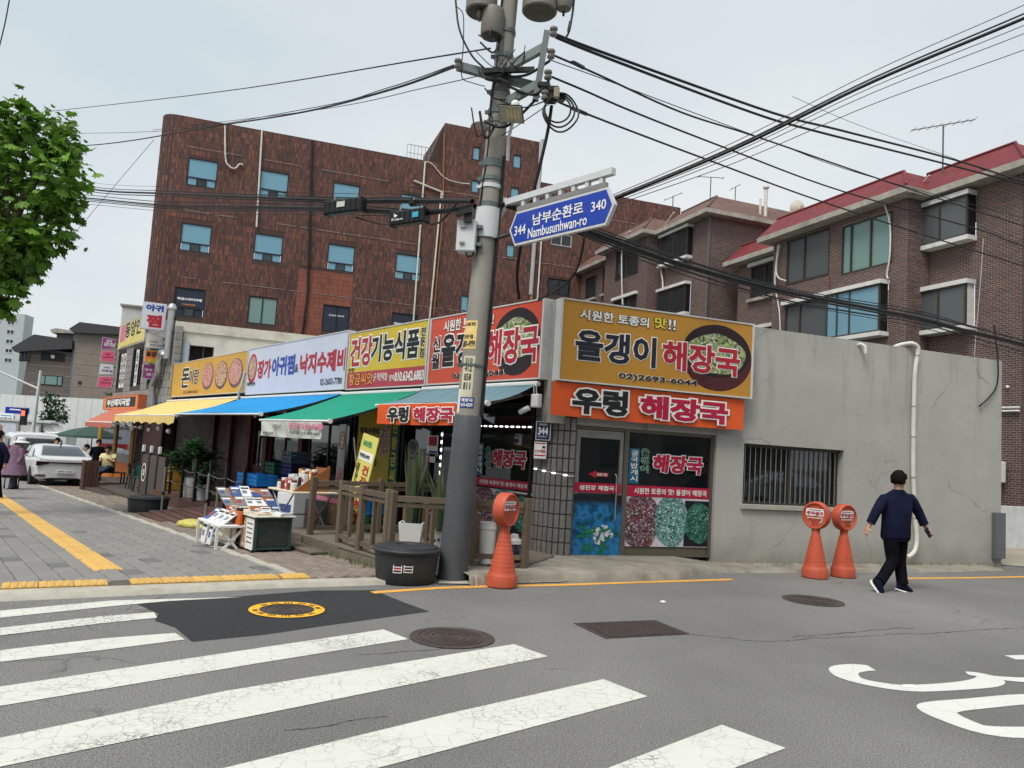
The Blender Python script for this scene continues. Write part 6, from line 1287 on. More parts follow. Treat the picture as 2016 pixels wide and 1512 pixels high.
# white drain hose and wire on the grey wall
q = MB(); HP = [FS.w(FS.hit(px, py, -.07)[0], y_, FS.hit(px, py, -.07)[1]) for px, py, y_ in ((1777, 683, .15), (1783, 678, .05), (1797, 676, -.05), (1806, 684, -.08), (1806, 700, -.07), (1802, 735, -.06), (1800, 800, -.06), (1799, 860, -.06), (1799, 940, -.06), (1802, 1020, -.07), (1804, 1060, -.08), (1799, 1082, -.1), (1790, 1092, -.11), (1782, 1096, -.11))]
t = thing('drain_hose', 'white drain hose running down the grey wall behind the walking person', 'hose', HP[-1]); q.tube([p - HP[-1] for p in smooth([tuple(p) for p in HP], 5)] if False else [Vector(p) - HP[-1] for p in smooth([tuple(p) for p in HP], 5)], .038, 10); q.build('pipe', PVCW, t, True)
for k in (4, 6, 7, 8, 9): q = MB(); p = HP[k] - HP[-1]; q.lathe([(.042, -.012), (.044, 0), (.042, .012)], 10, p); q.build('joint', M('joint_grey', (150, 148, 140), .6), t, True)
q = MB(); P = [FS.w(FS.hit(px, py, -.04)[0], -.04, FS.hit(px, py, -.04)[1]) for px, py in ((1957, 640), (1964, 700), (1965, 740), (1960, 765), (1945, 785), (1928, 800))]; tag(q.tube(smooth([tuple(p) for p in P], 6), .014, 6).build('wall_cable', CABLE, smooth=True), 'black cable hanging in a curve at the right end of the grey wall', 'wire')
a = FS.w(FS.hit(1696, 675, -.05)[0], -.05, 3.72); t = thing('roof_spout', 'small white spout on top of the grey wall', 'spout', a); q = MB(); q.tube([(-.08, .1, .1), (0, 0, .12), (.05, -.03, .08), (.06, -.04, -.05)], .03, 8); q.build('pipe', PVCW, t, True)
# cctv cluster at the shop corner
a = FL.w(.02, -.02, 2.38); t = thing('security_camera', 'cluster of white security cameras at the corner under the signs', 'camera', a, FL.a); q = MB(); q.bbox(-.1, .06, -.08, .02, -.12, .08, .015); q.build('junction_box', WHITEP, t)
q = MB(); q.tube([(-.24, -.16, -.2), (-.1, -.1, -.13)], .04, 10); q.build('camera_body', WHITEP, t, True); q = MB(); q.tube([(-.25, -.165, -.205), (-.235, -.157, -.197)], .03, 10); q.build('lens', BLACKM, t); q = MB(); q.tube([(.0, -.05, .08), (.02, -.08, .2), (-.08, -.05, .24), (-.1, -.02, .1)], .008, 5); q.build('cable', WHITEP, t, True)
# chains of small lights
LED = bpy.data.materials.new('led_white'); LED.use_nodes = True; b_ = LED.node_tree.nodes['Principled BSDF']; b_.inputs['Emission Color'].default_value = (1, 1, 1, 1); b_.inputs['Emission Strength'].default_value = 1.6
def leds(label, fr, y, a, b, n):
    p, q2 = fr.hit(*a, y), fr.hit(*b, y); t = tf('light_string', label, 'light string', fr.sub(p[0], y, p[1])); q = MB(); d = Vector((q2[0] - p[0], 0, q2[1] - p[1])); q.tube([(0, 0, 0), d], .006, 5); q.build('wire', WHITEP, t)
    for k in range(n): q = MB(); c = d * ((k + .5) / n); e = d.normalized() * .028; q.bar(c - e + Vector((0, -.012, 0)), c + e + Vector((0, -.012, 0)), .02, .022, (0, 1, 0)); q.build('lamp', LED, t)
leds('string of white lights across the main street window', FL, .2, (942, 838.6), (1050, 841), 10); leds('vertical string of white lights left of the pole', FL, .2, (872, 848), (866, 938), 6)
pts_ = [arcp(s_)[0] + row.location for s_ in np.linspace(0, cum[-1], 9)]; t = thing('light_string', 'string of white lights wrapped round the granite pillar', 'light string', pts_[0] + Vector((0, 0, 1.35)))
for k in range(8):
    q = MB(); a, b = pts_[k] - pts_[0], pts_[k + 1] - pts_[0]; o_ = Vector((0, -.03, -.01 * k)); q.tube([a + o_, b + o_], .006, 5); q.build('wire', WHITEP, t)
    if k % 2 == 0: q = MB(); q.bar(a.lerp(b, .2) + o_, a.lerp(b, .8) + o_, .02, .022); q.build('lamp', LED, t)
# ================================================================ decks, railings and street furniture
def mk_wood(name, c, var=.25):
    n = NT(name); b = n.ramp(n.noise(7, 6, .65, stretch=(.5, 6, 6)), [(.3, tuple(q * (1 - var) for q in lin(c))), (.7, tuple(q * (1 + var) for q in lin(c)))]); q = n.n('ShaderNodeObjectInfo').outputs['Random']; b = n.mix(1.0, b, n.ramp(q, [(0, .82), (1, 1.15)]), 'MULTIPLY'); n.bump(n.noise(30, 4, stretch=(.3, 4, 4)), .4, .006); return n.done(b, .75, 0, .25)
DECK = mk_wood('deck_wood', (108, 100, 90)); RAILW = mk_wood('rail_wood', (102, 90, 76)); DECKB = mk_wood('deck_brown', (92, 66, 58)); TABW = mk_wood('table_wood', (150, 96, 56)); DECKD = mk_wood('deck_dark', (84, 74, 70))
def LPt(px, py, h=0): return FL.loc(GG(px, py, h))
def planks(label, name, poly_y, top, zb, mat, y0, y1, xl, xr, pw=.118):
    """deck of boards running along the shops; xl/xr give the ends for a given y"""
    f = FL.sub(0, 0, 0); t = tf(name, label, 'deck', FL.sub(0, 0, 0)); y = y0; 
    while y < y1 - .02:
        q = MB(); ym = y + pw / 2; q.bbox(xl(ym), xr(ym), y, min(y + pw - .008, y1), top - .03, top, .004); q.build('plank', mat, t); y += pw
    return t
DT = .14; xr_ = lambda y: (.1 + (y + 2.5) * .5625) if y < -.95 else (1.0 - (y + .95) * .6)
dk = planks('grey wooden deck in front of the corner restaurant', 'wooden_deck', None, DT, 0, DECK, -2.46, .2, lambda y: -3.4, xr_)
def fascia(t, a, b, top, bot, mat, vert=True, pw=.12):
    A, B = Vector((a[0], a[1], 0)), Vector((b[0], b[1], 0)); L = (B - A).length; d = (B - A).normalized(); n = max(1, int(L / pw)); w = L / n
    for k in range(n):
        q = MB(); p, r_ = A + d * (w * k + .004), A + d * (w * (k + 1) - .004); zg = [gz(*ML(*p.xy)) + bot, gz(*ML(*r_.xy)) + bot]; q.bar((p.x, p.y, (top + zg[0]) / 2), (r_.x, r_.y, (top + zg[1]) / 2), .02, top - zg[0]); q.build('fascia_board', mat, t)
fascia(dk, (-3.41, .1), (-3.41, -2.46), DT - .032, 0, DECK); fascia(dk, (-3.4, -2.47), (-2.45, -2.47), DT - .032, 0, DECK); fascia(dk, (-2.4, -2.47), (.1, -2.51), DT - .032, -.02, DECK, pw=.9); fascia(dk, (.12, -2.5), (1.0, -.96), DT - .032, -.02, DECK, pw=.6)
f = FL.sub(-2.0, -2.62, gz(*ML(-2.0, -2.6))); t = tf('deck_step', 'wooden step below the railing gap of the corner deck', 'step', f)
for k in range(2): q = MB(); q.bbox(-.55, .55, -.14 + k * .14, -.01 + k * .14, .07, .1, .005); q.build('plank', DECK, t)
q = MB(); q.box(-.55, .55, -.135, -.115, 0, .069); q.build('riser', DECK, t)
def rail(label, pts, h, mid=True, bal=3, zb=DT, base=True):
    P = [Vector((x, y, zb)) for x, y in pts]; t = tf('wooden_railing', label, 'railing', FL.sub(P[0].x, P[0].y, 0), 'wooden railings of the corner deck'); o = Vector((P[0].x, P[0].y, 0))
    for p in P: q = MB(); c = p - o; q.bbox(c.x - .043, c.x + .043, c.y - .043, c.y + .043, zb - .12, zb + h + .06, .008); q.build('post', RAILW, t)
    for a, b in zip(P, P[1:]):
        A, B = a - o, b - o; d = (B - A).normalized() * .052
        for z, hh in ((h - .03, .07), (h - .11, .05), (.1, .06)): q = MB(); q.bar(A + d + Vector((0, 0, z)), B - d + Vector((0, 0, z)), .07 if z > h - .05 else .045, hh); q.build('rail', RAILW, t)
        for k in range(bal): c = A.lerp(B, (k + 1) / (bal + 1)); q = MB(); q.box(c.x - .025, c.x + .025, c.y - .025, c.y + .025, zb + .135 - c.z * 0, zb + h - .14); q.build('baluster', RAILW, t)
    return t
rail('wooden railing on the left side of the corner deck', [(-2.45, -2.35), (-2.45, -1.2), (-2.45, -.1)], .82, bal=1); rail('short wooden railing between two posts at the deck front', [(-1.55, -2.3), (-.75, -2.38), (.05, -2.42)], .82, bal=1); rail('wooden railing running behind the utility pole to the granite pillar', [(.12, -2.4), (.62, -1.5), (1.0, -.92)], .8, bal=1); rail('low inner wooden railing behind the black tub', [(-1.4, -.9), (.3, -1.2)], .55, bal=3)
# ---- black tubs
BPL = M('black_rubber', (46, 48, 50), .55, .14, 5, .2, dirt=.12)
def tub(p, label, r=.385, h=.42, stick=True, rot=0):
    t = thing('rubber_tub', label, 'tub', p, rot, 'black rubber tubs'); q = MB(); q.lathe([(r * .86, 0), (r * .9, .02), (r * .95, h * .5), (r * .985, h * .8), (r * .99, h * .86)], 40); q.build('body', BPL, t, True)
    q = MB(); q.lathe([(r * 1.0, h * .84), (r * 1.05, h * .85), (r * 1.06, h * .9), (r * 1.03, h * .93), (r * .94, h * .94), (r * .92, h * .99), (r * .4, h * 1.03), (r * .36, h * 1.02), (r * .33, h * .98), (.01, h * .98)], 40); q.build('lid', BPL, t, True)
    if stick:
        for a0, m, w in ((-1.72, WHT, .11), (-1.38, WHT, .11)):
            q = MB(); g = [[((r * .955) * math.cos(a0 + w * 2.6 * (i / 4 - .5)), (r * .955) * math.sin(a0 + w * 2.6 * (i / 4 - .5)), h * (.34 + .26 * j) + (.01 if a0 > -1.5 else 0)) for i in range(5)] for j in (0, 1)]; q.sheet(g); s = q.build('sticker', m, t)
            for k in range(3):
                q = MB(); q.sheet([[((r * .962) * math.cos(a0 + w * 2.2 * (i / 4 - .5)), (r * .962) * math.sin(a0 + w * 2.2 * (i / 4 - .5)), h * (.37 + .075 * k + .045 * j) + (.01 if a0 > -1.5 else 0)) for i in range(5)] for j in (0, 1)]); q.build('print_line', (RED if k == 1 and a0 < -1.5 else INK), s)
    return t
p = GG(790, 1154); tub((p.x, p.y + .33, p.z + .004), 'black rubber tub with lid and stickers beside the utility pole')
p = GG(262, 1012); p2 = FL.w(-9.7, -3.0, 0); tub((p2.x, p2.y, gz(p2.x, p2.y)), 'black rubber tub on the sidewalk edge further left', .43, .4, False)
# ---- orange no-parking stands
ORC = M('cone_orange', (188, 84, 58), .6, .14, 5, .2, dirt=.4); ORD = M('cone_orange_dark', (172, 66, 44), .6, .12, 5, .15)
def cone(p, rot, label, sc=1.0, stick2=True):
    t = thing('parking_stand', label, 'parking sign', p, rot, 'orange no-parking stands'); t.scale = (sc,) * 3
    q = MB(); pr = [(.165, 0), (.18, .015), (.18, .13), (.172, .145)]
    for k in range(9): z = .17 + k * .048; r_ = .16 - (z - .15) * .205; pr += [(r_, z), (r_ - .004, z + .042), (r_ - .009, z + .045)]
    pr += [(.066, .61), (.058, .63), (.058, .69), (.06, .7)]; q.lathe(pr, 32); q.build('base', ORC, t, True)
    # flaring neck into the head
    rings = [(.062, .062, .69), (.075, .06, .74), (.105, .065, .79), (.14, .075, .83), (.15, .08, .86)]; q = MB(); n = 20; vs = []
    for a, b, z in rings: vs += [(a * math.cos(2 * math.pi * k / n), b * math.sin(2 * math.pi * k / n), z) for k in range(n)]
    q.add(vs, [(i * n + k, i * n + (k + 1) % n, i * n + n + (k + 1) % n, i * n + n + k) for i in range(4) for k in range(n)]); q.build('neck', ORC, t, True)
    q = MB(); q.lathe([(.02, -.085), (.17, -.085), (.188, -.07), (.19, .0), (.188, .06), (.178, .075), (.165, .075), (.163, .066), (.158, .052), (.02, .05)], 32, cap=False); h = q.build('head', ORC, t, True); h.location = (0, 0, .9); h.rotation_euler = (R(90), 0, 0); h.scale = (1, 1.06, 1)
    q = MB(); q.box(-.11, .11, -.006, -.001, -.015, .09); s = MB(); s.box(-.13, .13, -.056, -.052, .895, 1.0); st = s.build('sticker', WHT, t); text(st, '주차금지', (-.12, .12, .905, .962), -.057, [CRIM], .04); q = MB(); q.box(-.09, .09, -.059, -.0565, .975, .986); q.build('print_line', M('print_grey', (120, 120, 120), .6), st)
    if stick2: s = MB(); s.prism([(-.12, -.056, .87), (.12, -.056, .875), (.1, -.056, .81), (.03, -.056, .775), (-.06, -.056, .785)], (0, .004, 0)); s.build('torn_sticker', M('sticker_teal_pale', (196, 206, 200), .6, .2, 20), t)
    return t
p = GG(1612, 1141); cone((p.x, p.y + .15, 0), R(-42), 'orange no-parking stand facing the camera, left of the pair by the grey wall', 1.02); p = GG(1668, 1139); cone((p.x, p.y + .15, 0), R(22), 'orange no-parking stand turned sideways, right of the pair by the grey wall', 1.0); p = GG(987, 1160); cone((p.x, p.y + .16, 0), R(58), 'orange no-parking stand standing alone beside the utility pole', 1.0, False)
# ---- plants
def mk_leaf(name, c, var=.35, tr=.25):
    n = NT(name); q = n.n('ShaderNodeNewGeometry').outputs['Random Per Island']; a = lin(c); b = n.ramp(q, [(0, tuple(k * (1 - var) for k in a)), (.6, a), (1, tuple(k * (1 + var) for k in a))]); n.p.inputs['Transmission Weight'].default_value = 0
    tl = n.n('ShaderNodeBsdfTranslucent'); n.l(b, tl.inputs[0]); mxs = n.n('ShaderNodeMixShader'); mxs.inputs[0].default_value = tr; n.done(b, .5, 0, .35); n.l(n.p.outputs[0], mxs.inputs[1]); n.l(tl.outputs[0], mxs.inputs[2]); n.l(mxs.outputs[0], n.out.inputs[0]); return n.m
LEAFP = mk_leaf('plane_leaf', (98, 138, 48), .5); LEAFT = mk_leaf('street_tree_leaf', (48, 84, 46)); LEAFS = mk_leaf('snake_leaf', (92, 106, 78)); LEAFD = mk_leaf('pot_leaf', (50, 84, 44)); LEAFG = mk_leaf('weed', (96, 120, 60)); BARK = M('bark', (112, 100, 84), .9, .3, 8, .8); SOIL = M('soil', (60, 50, 42), .95, .2, 10, .5)
n = LEAFS.node_tree
rp_ = random.Random(21)
def blades(mb, c, n, hmin, hmax, w, lean=.25, spread=.1, seg=6):
    for k in range(n):
        an = rp_.uniform(0, 6.28); r_ = rp_.uniform(0, spread); b = Vector((c[0] + r_ * math.cos(an), c[1] + r_ * math.sin(an), c[2])); H = rp_.uniform(hmin, hmax); l = rp_.uniform(.1, 1) * lean * H; d = Vector((math.cos(an), math.sin(an), 0)); s = Vector((-math.sin(an + .8), math.cos(an + .8), 0)); g = []
        for i in range(seg + 1):
            t_ = i / seg; ww = w * (.55 + .9 * t_ - 1.45 * t_ ** 2.2 + .02); p = b + d * l * t_ ** 1.7 + Vector((0, 0, H * t_)); tw = s * math.cos(t_ * .6) + d * math.sin(t_ * .6); g.append([p - tw * ww, p + d * ww * .35, p + tw * ww])
        mb.sheet(g)
def potted(label, loc, potf, cat='potted plant', rot=0): t = thing('potted_plant', label, cat, loc, rot, 'potted plants'); potf(t); return t
q0 = LPt(795, 1085, .14); p = FL.w(q0[0], q0[1] + .1, DT); 
def pot1(t):
    q = MB(); q.add([(-.13, -.13, 0), (.13, -.13, 0), (.13, .13, 0), (-.13, .13, 0), (-.17, -.17, .36), (.17, -.17, .36), (.17, .17, .36), (-.17, .17, .36), (-.15, -.15, .36), (.15, -.15, .36), (.15, .15, .36), (-.15, .15, .36), (-.15, -.15, .3), (.15, -.15, .3), (.15, .15, .3), (-.15, .15, .3)], [(3, 2, 1, 0)] + [(i, (i + 1) % 4, 4 + (i + 1) % 4, 4 + i) for i in range(4)] + [(4 + i, 4 + (i + 1) % 4, 8 + (i + 1) % 4, 8 + i) for i in range(4)] + [(8 + i, 8 + (i + 1) % 4, 12 + (i + 1) % 4, 12 + i) for i in range(4)]); q.build('pot', WHITEP, t); q = MB(); q.quad((-.15, -.15, .31), (.15, -.15, .31), (.15, .15, .31), (-.15, .15, .31)); q.build('soil', SOIL, t)
    q = MB(); blades(q, (0, 0, .3), 24, .65, 1.2, .075, .16, .12); o = q.build('leaves', LEAFS, t, 60)
potted('tall snake plant in a square white pot behind the black tub', p, pot1)
q0 = LPt(850, 1102, .14); p = FL.w(q0[0], q0[1] + .16, DT)
def pot2(t):
    q = MB(); q.lathe([(.12, 0), (.16, .08), (.185, .2), (.17, .32), (.185, .35), (.165, .35), (.15, .3), (.01, .29)], 24, cap=False); q.build('pot', M('pot_glaze', (206, 206, 198), .3, .08, 5), t, True)
    for k in range(9): q = MB(); a = -1.57 + (k - 4) * .28; q.ball((.187 * math.cos(a), .187 * math.sin(a), .26 + .03 * math.sin(k * 2)), .022, 6, .7, .7); q.build('blue_mark', M('glaze_blue', (46, 66, 122), .3), t)
    q = MB(); blades(q, (0, 0, .29), 34, .5, 1.05, .055, .4, .12); q.build('leaves', LEAFS, t, 60)
potted('spreading snake plant in a blue and white round pot beside the pole', p, pot2)
p = FL.w(*LPt(958, 1112, .14)[:2], DT); t = thing('bucket', 'plain white cylinder bucket behind the railing right of the pole', 'bucket', p + Vector((0, .1, 0))); q = MB(); q.lathe([(.1, 0), (.105, .02), (.12, .5), (.125, .52), (.11, .52), (.1, .4), (.01, .4)], 24, cap=False); q.build('body', WHITEP, t, True); q = MB(); q.lathe([(.122, .43), (.128, .45), (.122, .47)], 24, cap=False); q.build('rim', LGREY, t, True)
p = FL.w(*LPt(1010, 1110, .14)[:2], DT); t = thing('water_jar', 'dark jar with white lid inside the railing corner', 'jar', p + Vector((0, .1, 0))); q = MB(); q.lathe([(.1, 0), (.13, .05), (.13, .16), (.09, .22), (.09, .24)], 20); q.build('body', M('jar_navy', (30, 34, 50), .3), t, True); q = MB(); q.lathe([(.1, .24), (.1, .29), (.06, .31), (.05, .36), (.01, .37)], 20); q.build('lid', WHITEP, t, True)
# potted tree on the second deck
def leaf_long(mb, b, d, L, w, droop=.4):
    d = d.normalized(); s = d.cross(Vector((0, 0, 1)));
    if s.length < .01: s = Vector((1, 0, 0))
    s.normalize(); g = []
    for i in range(5):
        t_ = i / 4; ww = w * math.sin(math.pi * (.12 + .86 * t_)); p = b + d * L * t_ + Vector((0, 0, -droop * L * t_ ** 2)); g.append([p - s * ww, p + Vector((0, 0, -ww * .4)), p + s * ww])
    mb.sheet(g)
def pot3(t):
    q = MB(); q.lathe([(.19, 0), (.2, .02), (.26, .5), (.27, .54), (.24, .54), (.23, .48), (.01, .47)], 28, cap=False); q.build('pot', WHITEP, t, True)
    q = MB(); tips = []
    for k in range(4): a = k * 1.6 + .4; e = Vector((.28 * math.cos(a), .28 * math.sin(a), 1.0 + .25 * (k % 2))); q.tube(smooth([(0, 0, .45), (e.x * .35, e.y * .35, .75), tuple(e)], 4), .025, 6); tips.append(e)
    q.build('stems', BARK, t, True); q = MB()
    for e in tips + [Vector((0, 0, 1.25)), Vector((.35, .2, 1.0)), Vector((-.4, 0, .95))]:
        for k in range(46): a = rp_.uniform(0, 6.28); leaf_long(q, e + Vector((rp_.uniform(-.12, .12), rp_.uniform(-.12, .12), rp_.uniform(-.3, .2))), Vector((math.cos(a), math.sin(a), rp_.uniform(-.1, .9))), rp_.uniform(.3, .55), rp_.uniform(.025, .05), rp_.uniform(.1, .6))
    q.build('leaves', LEAFD, t)
potted('bushy long leaved plant in a tall white pot before the brown shop', FL.w(-11.6, -1.55, -.1), pot3)
def pot4(t):
    q = MB(); q.lathe([(.15, 0), (.19, .4), (.2, .42), (.17, .42), (.01, .38)], 20, cap=False); q.build('pot', LGREY, t, True); q = MB()
    for k in range(90): a = rp_.uniform(0, 6.28); leaf_long(q, Vector((rp_.uniform(-.1, .1), rp_.uniform(-.1, .1), rp_.uniform(.4, .9))), Vector((math.cos(a), math.sin(a), rp_.uniform(-.2, .9))), rp_.uniform(.2, .4), .04, .5)
    q.build('leaves', LEAFD, t)
potted('smaller leafy plant in a grey pot right of the bushy one', FL.w(-10.75, -1.5, -.1), pot4)
# ---- second deck: brown steps, rope posts, partitions
d2 = planks('brown wooden deck of the middle restaurants', 'wooden_deck', None, -.06, 0, DECKB, -1.95, .15, lambda y: -14.0, lambda y: -6.8, .16); fascia(d2, (-14.0, -1.97), (-6.8, -1.97), -.092, 0, DECKB, pw=1.2)
f = FL.sub(-6.9, -2.75, gz(*ML(-7.2, -2.7))); t = tf('deck_ramp', 'brown wooden ramp sloping down to the sidewalk', 'ramp', f)
for k in range(7): q = MB(); y = -.62 + k * .2; z = .02 + .022 * k; q.box(-2.0, .1, y, y + .19, z, z + .03); q.build('plank', DECKB, t)
for k in range(6):
    f = FL.sub(-12.6 + k * 1.12, -1.85, -.06); t = tf('rope_post', 'black metal post of the rope fence, ' + ('first from the left', 'second from the left', 'third from the left', 'third from the right', 'second from the right', 'first from the right')[k], 'post', f, 'black rope fence posts'); q = MB(); q.bbox(-.035, .035, -.035, .035, 0, .98, .008); q.build('shaft', BLACKM, t); q = MB(); q.bbox(-.04, .04, -.04, .04, .98, 1.0, .006); q.build('cap', BLACKM, t)
for z, l in ((.35, 'lower rope of the black fence on the brown deck'), (.7, 'upper rope of the black fence on the brown deck')):
    q = MB(); o_ = FL.w(-12.6, -1.85, -.06 + z); q.tube([FL.ex * x + Vector((0, 0, -.05 * abs(math.sin(x / 1.12 * math.pi)))) for x in np.linspace(0, 5.6, 41)], .012, 5); tag(q.build('fence_rope', CABLEG, loc=o_), l, 'rope')
for k in range(3):
    f = FL.sub(-16.4 + k * .95, -1.75, -.42); t = tf('partition', ['dark wooden partition with a round white emblem', 'middle dark wooden partition right of the emblem one', 'dark wooden partition nearest the rope fence'][k], 'partition', f, 'dark partitions of the far deck'); q = MB(); q.box(0, .9, 0, .05, 0, 1.25); q.build('panel', DECKD, t)
    for x in (0, .84): q = MB(); q.box(x, x + .06, -.015, .065, 0, 1.3); q.build('stile', BLACKM, t)
    q = MB(); q.bbox(.0, .1, -.02, .06, 1.32, 1.52, .01); q.build('lamp_box', WHITEP, t)
    if k == 0: q = MB(); q.lathe([(.27, 0), (.27, .006), (.235, .006), (.235, 0)], 28, cap=False); o = q.build('emblem_ring', WHT, t); o.location = (.45, -.012, .72); o.rotation_euler.x = R(90); q = MB(); q.lathe([(.1, 0), (.1, .006), (.05, .006), (.05, 0)], 18, cap=False); o = q.build('emblem_centre', WHT, t); o.location = (.45, -.012, .72); o.rotation_euler.x = R(90)
d3 = planks('dark wooden deck at the far end of the row', 'wooden_deck', None, -.36, 0, DECKD, -2.3, -.15, lambda y: -24.5, lambda y: -14.6, .16); fascia(d3, (-24.5, -2.32), (-14.6, -2.32), -.392, 0, DECKD, pw=1.2); f = FL.sub(-18.0, -2.5, gz(*ML(-18, -2.5))); t = tf('deck_step', 'dark wooden step before the far deck', 'step', f); q = MB(); q.bbox(-1.6, 1.6, -.2, .16, .02, .09, .008); q.build('tread', DECKD, t); q = MB(); q.box(-1.55, 1.55, -.15, .15, 0, .02); q.build('riser', DECKD, t)
# slatted bin and plastic chairs
f = FL.sub(-19.7, -2.55, gz(*ML(-19.7, -2.5))); t = tf('slatted_bin', 'brown slatted wooden bin behind the white sedan', 'bin', f); q = MB(); q.box(-.2, .2, -.2, .2, 0, .95); q.build('core', DARKIN, t)
for k in range(6):
    for s_ in (0, 1): q = MB(); a = -.21 + k * .075; (q.box(a, a + .055, -.225, -.202, .01, 1.0) if s_ == 0 else q.box(.202, .225, a, a + .055, .01, 1.0)); q.build('slat', DECKB, t)
CHB = M('chair_black', (48, 52, 52), .5, .1, 5); CHG = M('chair_green', (40, 88, 78), .5, .1, 5)
def chair(x, y, rot, m, label, zb=-.36):
    o_ = FL.w(x, y, zb); t = thing('plastic_chair', label, 'chair', o_, FL.a + rot, 'plastic chairs on the far deck'); q = MB(); q.bbox(-.21, .21, -.2, .2, .42, .45, .01); q.build('seat', m, t)
    q = MB(); q.sheet([[(.21 * math.sin(a) * (1 + .1 * j), .2 + .03 * j - .06 * (1 - math.cos(a)), .45 + .36 * j * math.cos(a * .35)) for a in np.linspace(-1.2, 1.2, 9)] for j in (0, .5, 1)]); q.build('backrest', m, t)
    for sx, sy in ((-1, -1), (1, -1), (-1, 1), (1, 1)): q = MB(); q.bar((sx * .19, sy * .18, .42), (sx * .23, sy * .22, 0), .035, .035); q.build('leg', m, t)
    for sx in (-1, 1): q = MB(); q.tube([(sx * .23, -.18, .42), (sx * .25, -.18, .62), (sx * .25, .18, .66)], .018, 6); q.build('armrest', m, t)
chair(-18.6, -1.4, R(90), CHB, 'black plastic chair on the far deck, left of the green one'); chair(-17.3, -1.5, R(75), CHG, 'dark green plastic chair on the far deck')
f = FL.sub(-15.9, -.9, -.36); t = tf('yellow_stand', 'yellow wooden menu stand on the far deck', 'stand', f)
for k in range(3): q = MB(); q.box(-.3, .3, -.15, .15, .1 + .3 * k, .14 + .3 * k); q.build('shelf', M('stand_yellow', (206, 150, 60), .6, .15), t)
for x in (-.3, .26): q = MB(); q.box(x, x + .04, -.15, .15, 0, .9); q.build('side', M('stand_yellow', (206, 150, 60), .6, .15), t)
# hanging bulbs below the yellow awning
for k in range(6):
    o_ = FL.w(-20.4 + k * 1.15, -1.5, 1.62 - .06 * (k % 2)); t = thing('lamp_bulb', 'white bulb under the yellow awning, ' + ('first from the left', 'second from the left', 'third from the left', 'third from the right', 'second from the right', 'first from the right')[k], 'bulb', o_, group='bulbs under the yellow awning'); q = MB(); q.ball((0, 0, 0), .075, 10); q.build('globe', WHITEP, t, True); q = MB(); q.tube([(0, 0, .07), (0, 0, .32)], .012, 5); q.build('cord', CABLE, t)
# thin awning support poles and their weights
for x, y, hh, l, w_ in ((-6.7, -2.65, 1.0, 'short metal pole beside the ramp', False), (-9.15, -2.85, 1.05, 'metal pole standing in a black weight', True), (-17.9, -1.65, 2.3, 'dark red pole under the yellow awning', False)):
    f = FL.sub(x, y, gz(*ML(x, y))); t = tf('support_pole', l, 'pole', f); q = MB(); q.tube([(0, 0, .05), (0, 0, hh)], .025, 10); q.build('tube', RBW if hh > 2 else ALU, t, True); q = MB(); q.lathe([(.034, -.02), (.034, .05)], 10, (0, 0, hh * .45)); q.build('clamp', BLACKM, t)
    if w_:
        for s_ in (-1, 1): q = MB(); q.bbox(s_ * .02, s_ * .42, -.22, .22, 0, .11, .03); q.build('weight_block', M('weight_dark', (74, 78, 82), .8, .15, 5, .2), t)
    else: q = MB(); q.lathe([(.1, 0), (.1, .02), (.03, .05)], 12); q.build('foot', BLACKM, t)
# crates
def crate(mb, w, d, h, th=.025):
    mb.box(-w / 2, w / 2, -d / 2, d / 2, 0, th)
    for s_ in (-1, 1):
        for z in (.02, h * .36, h * .7): mb.box(-w / 2, w / 2, s_ * d / 2 - .012, s_ * d / 2 + .012, z, z + h * .22); mb.box(s_ * w / 2 - .012, s_ * w / 2 + .012, -d / 2 + .013, d / 2 - .013, z, z + h * .22)
        for k in range(4): x = -w / 2 + w * k / 3; mb.box(x - .018, x + .018, s_ * d / 2 - .02, s_ * d / 2 + .02, 0, h)
CBL = M('crate_blue', (24, 116, 186), .5, .1, 5, dirt=.12); CNV = M('crate_navy', (24, 34, 92), .5, .1, 5); CGR = M('crate_green', (28, 84, 62), .5, .1, 5); CDK = M('crate_slate', (60, 84, 100), .5, .1, 5)
CR_ = [(-8.6, -1.15, 0, CBL, 'lowest light blue crate of the stack by the rope fence'), (-8.6, -1.15, 1, CBL, 'second light blue crate of the stack by the rope fence'), (-8.6, -1.15, 2, CBL, 'topmost light blue crate of the stack by the rope fence'), (-8.0, -1.1, 0, CNV, 'lowest navy crate beside the light blue stack'), (-8.0, -1.1, 1, CNV, 'second navy crate beside the light blue stack'), (-8.0, -1.1, 2, CBL, 'light blue crate on top of the navy ones'), (-8.4, -.6, 3, CGR, 'green crate on top behind the light blue stack'), (-7.7, -.5, 3, CNV, 'navy crate on top beside the green one'), (-7.7, -.5, 4, CDK, 'slate grey crate on the topmost navy crate'), (-8.4, -.6, 2, CNV, 'navy crate under the green one'), (-7.7, -.5, 2, CNV, 'navy crate under the top navy one')]
for x, y, k, m, l in CR_:
    o_ = FL.w(x, y, -.05 + .27 * k); q = MB(); crate(q, .56, .42, .26); t = thing('crate', l, 'crate', o_, FL.a + rp_.uniform(-.06, .06), 'stacked crates'); q.build('shell', m, t)
for x, y, z, m, l in ((-2.9, -1.1, DT, CGR, 'dark green crate behind the deck railing'), (-2.9, -1.1, DT + .27, CBL, 'blue crate on the dark green one behind the railing')):
    t = thing('crate', l, 'crate', FL.w(x, y, z), FL.a, 'crates behind the railing'); q = MB(); crate(q, .6, .42, .26); q.build('shell', m, t)
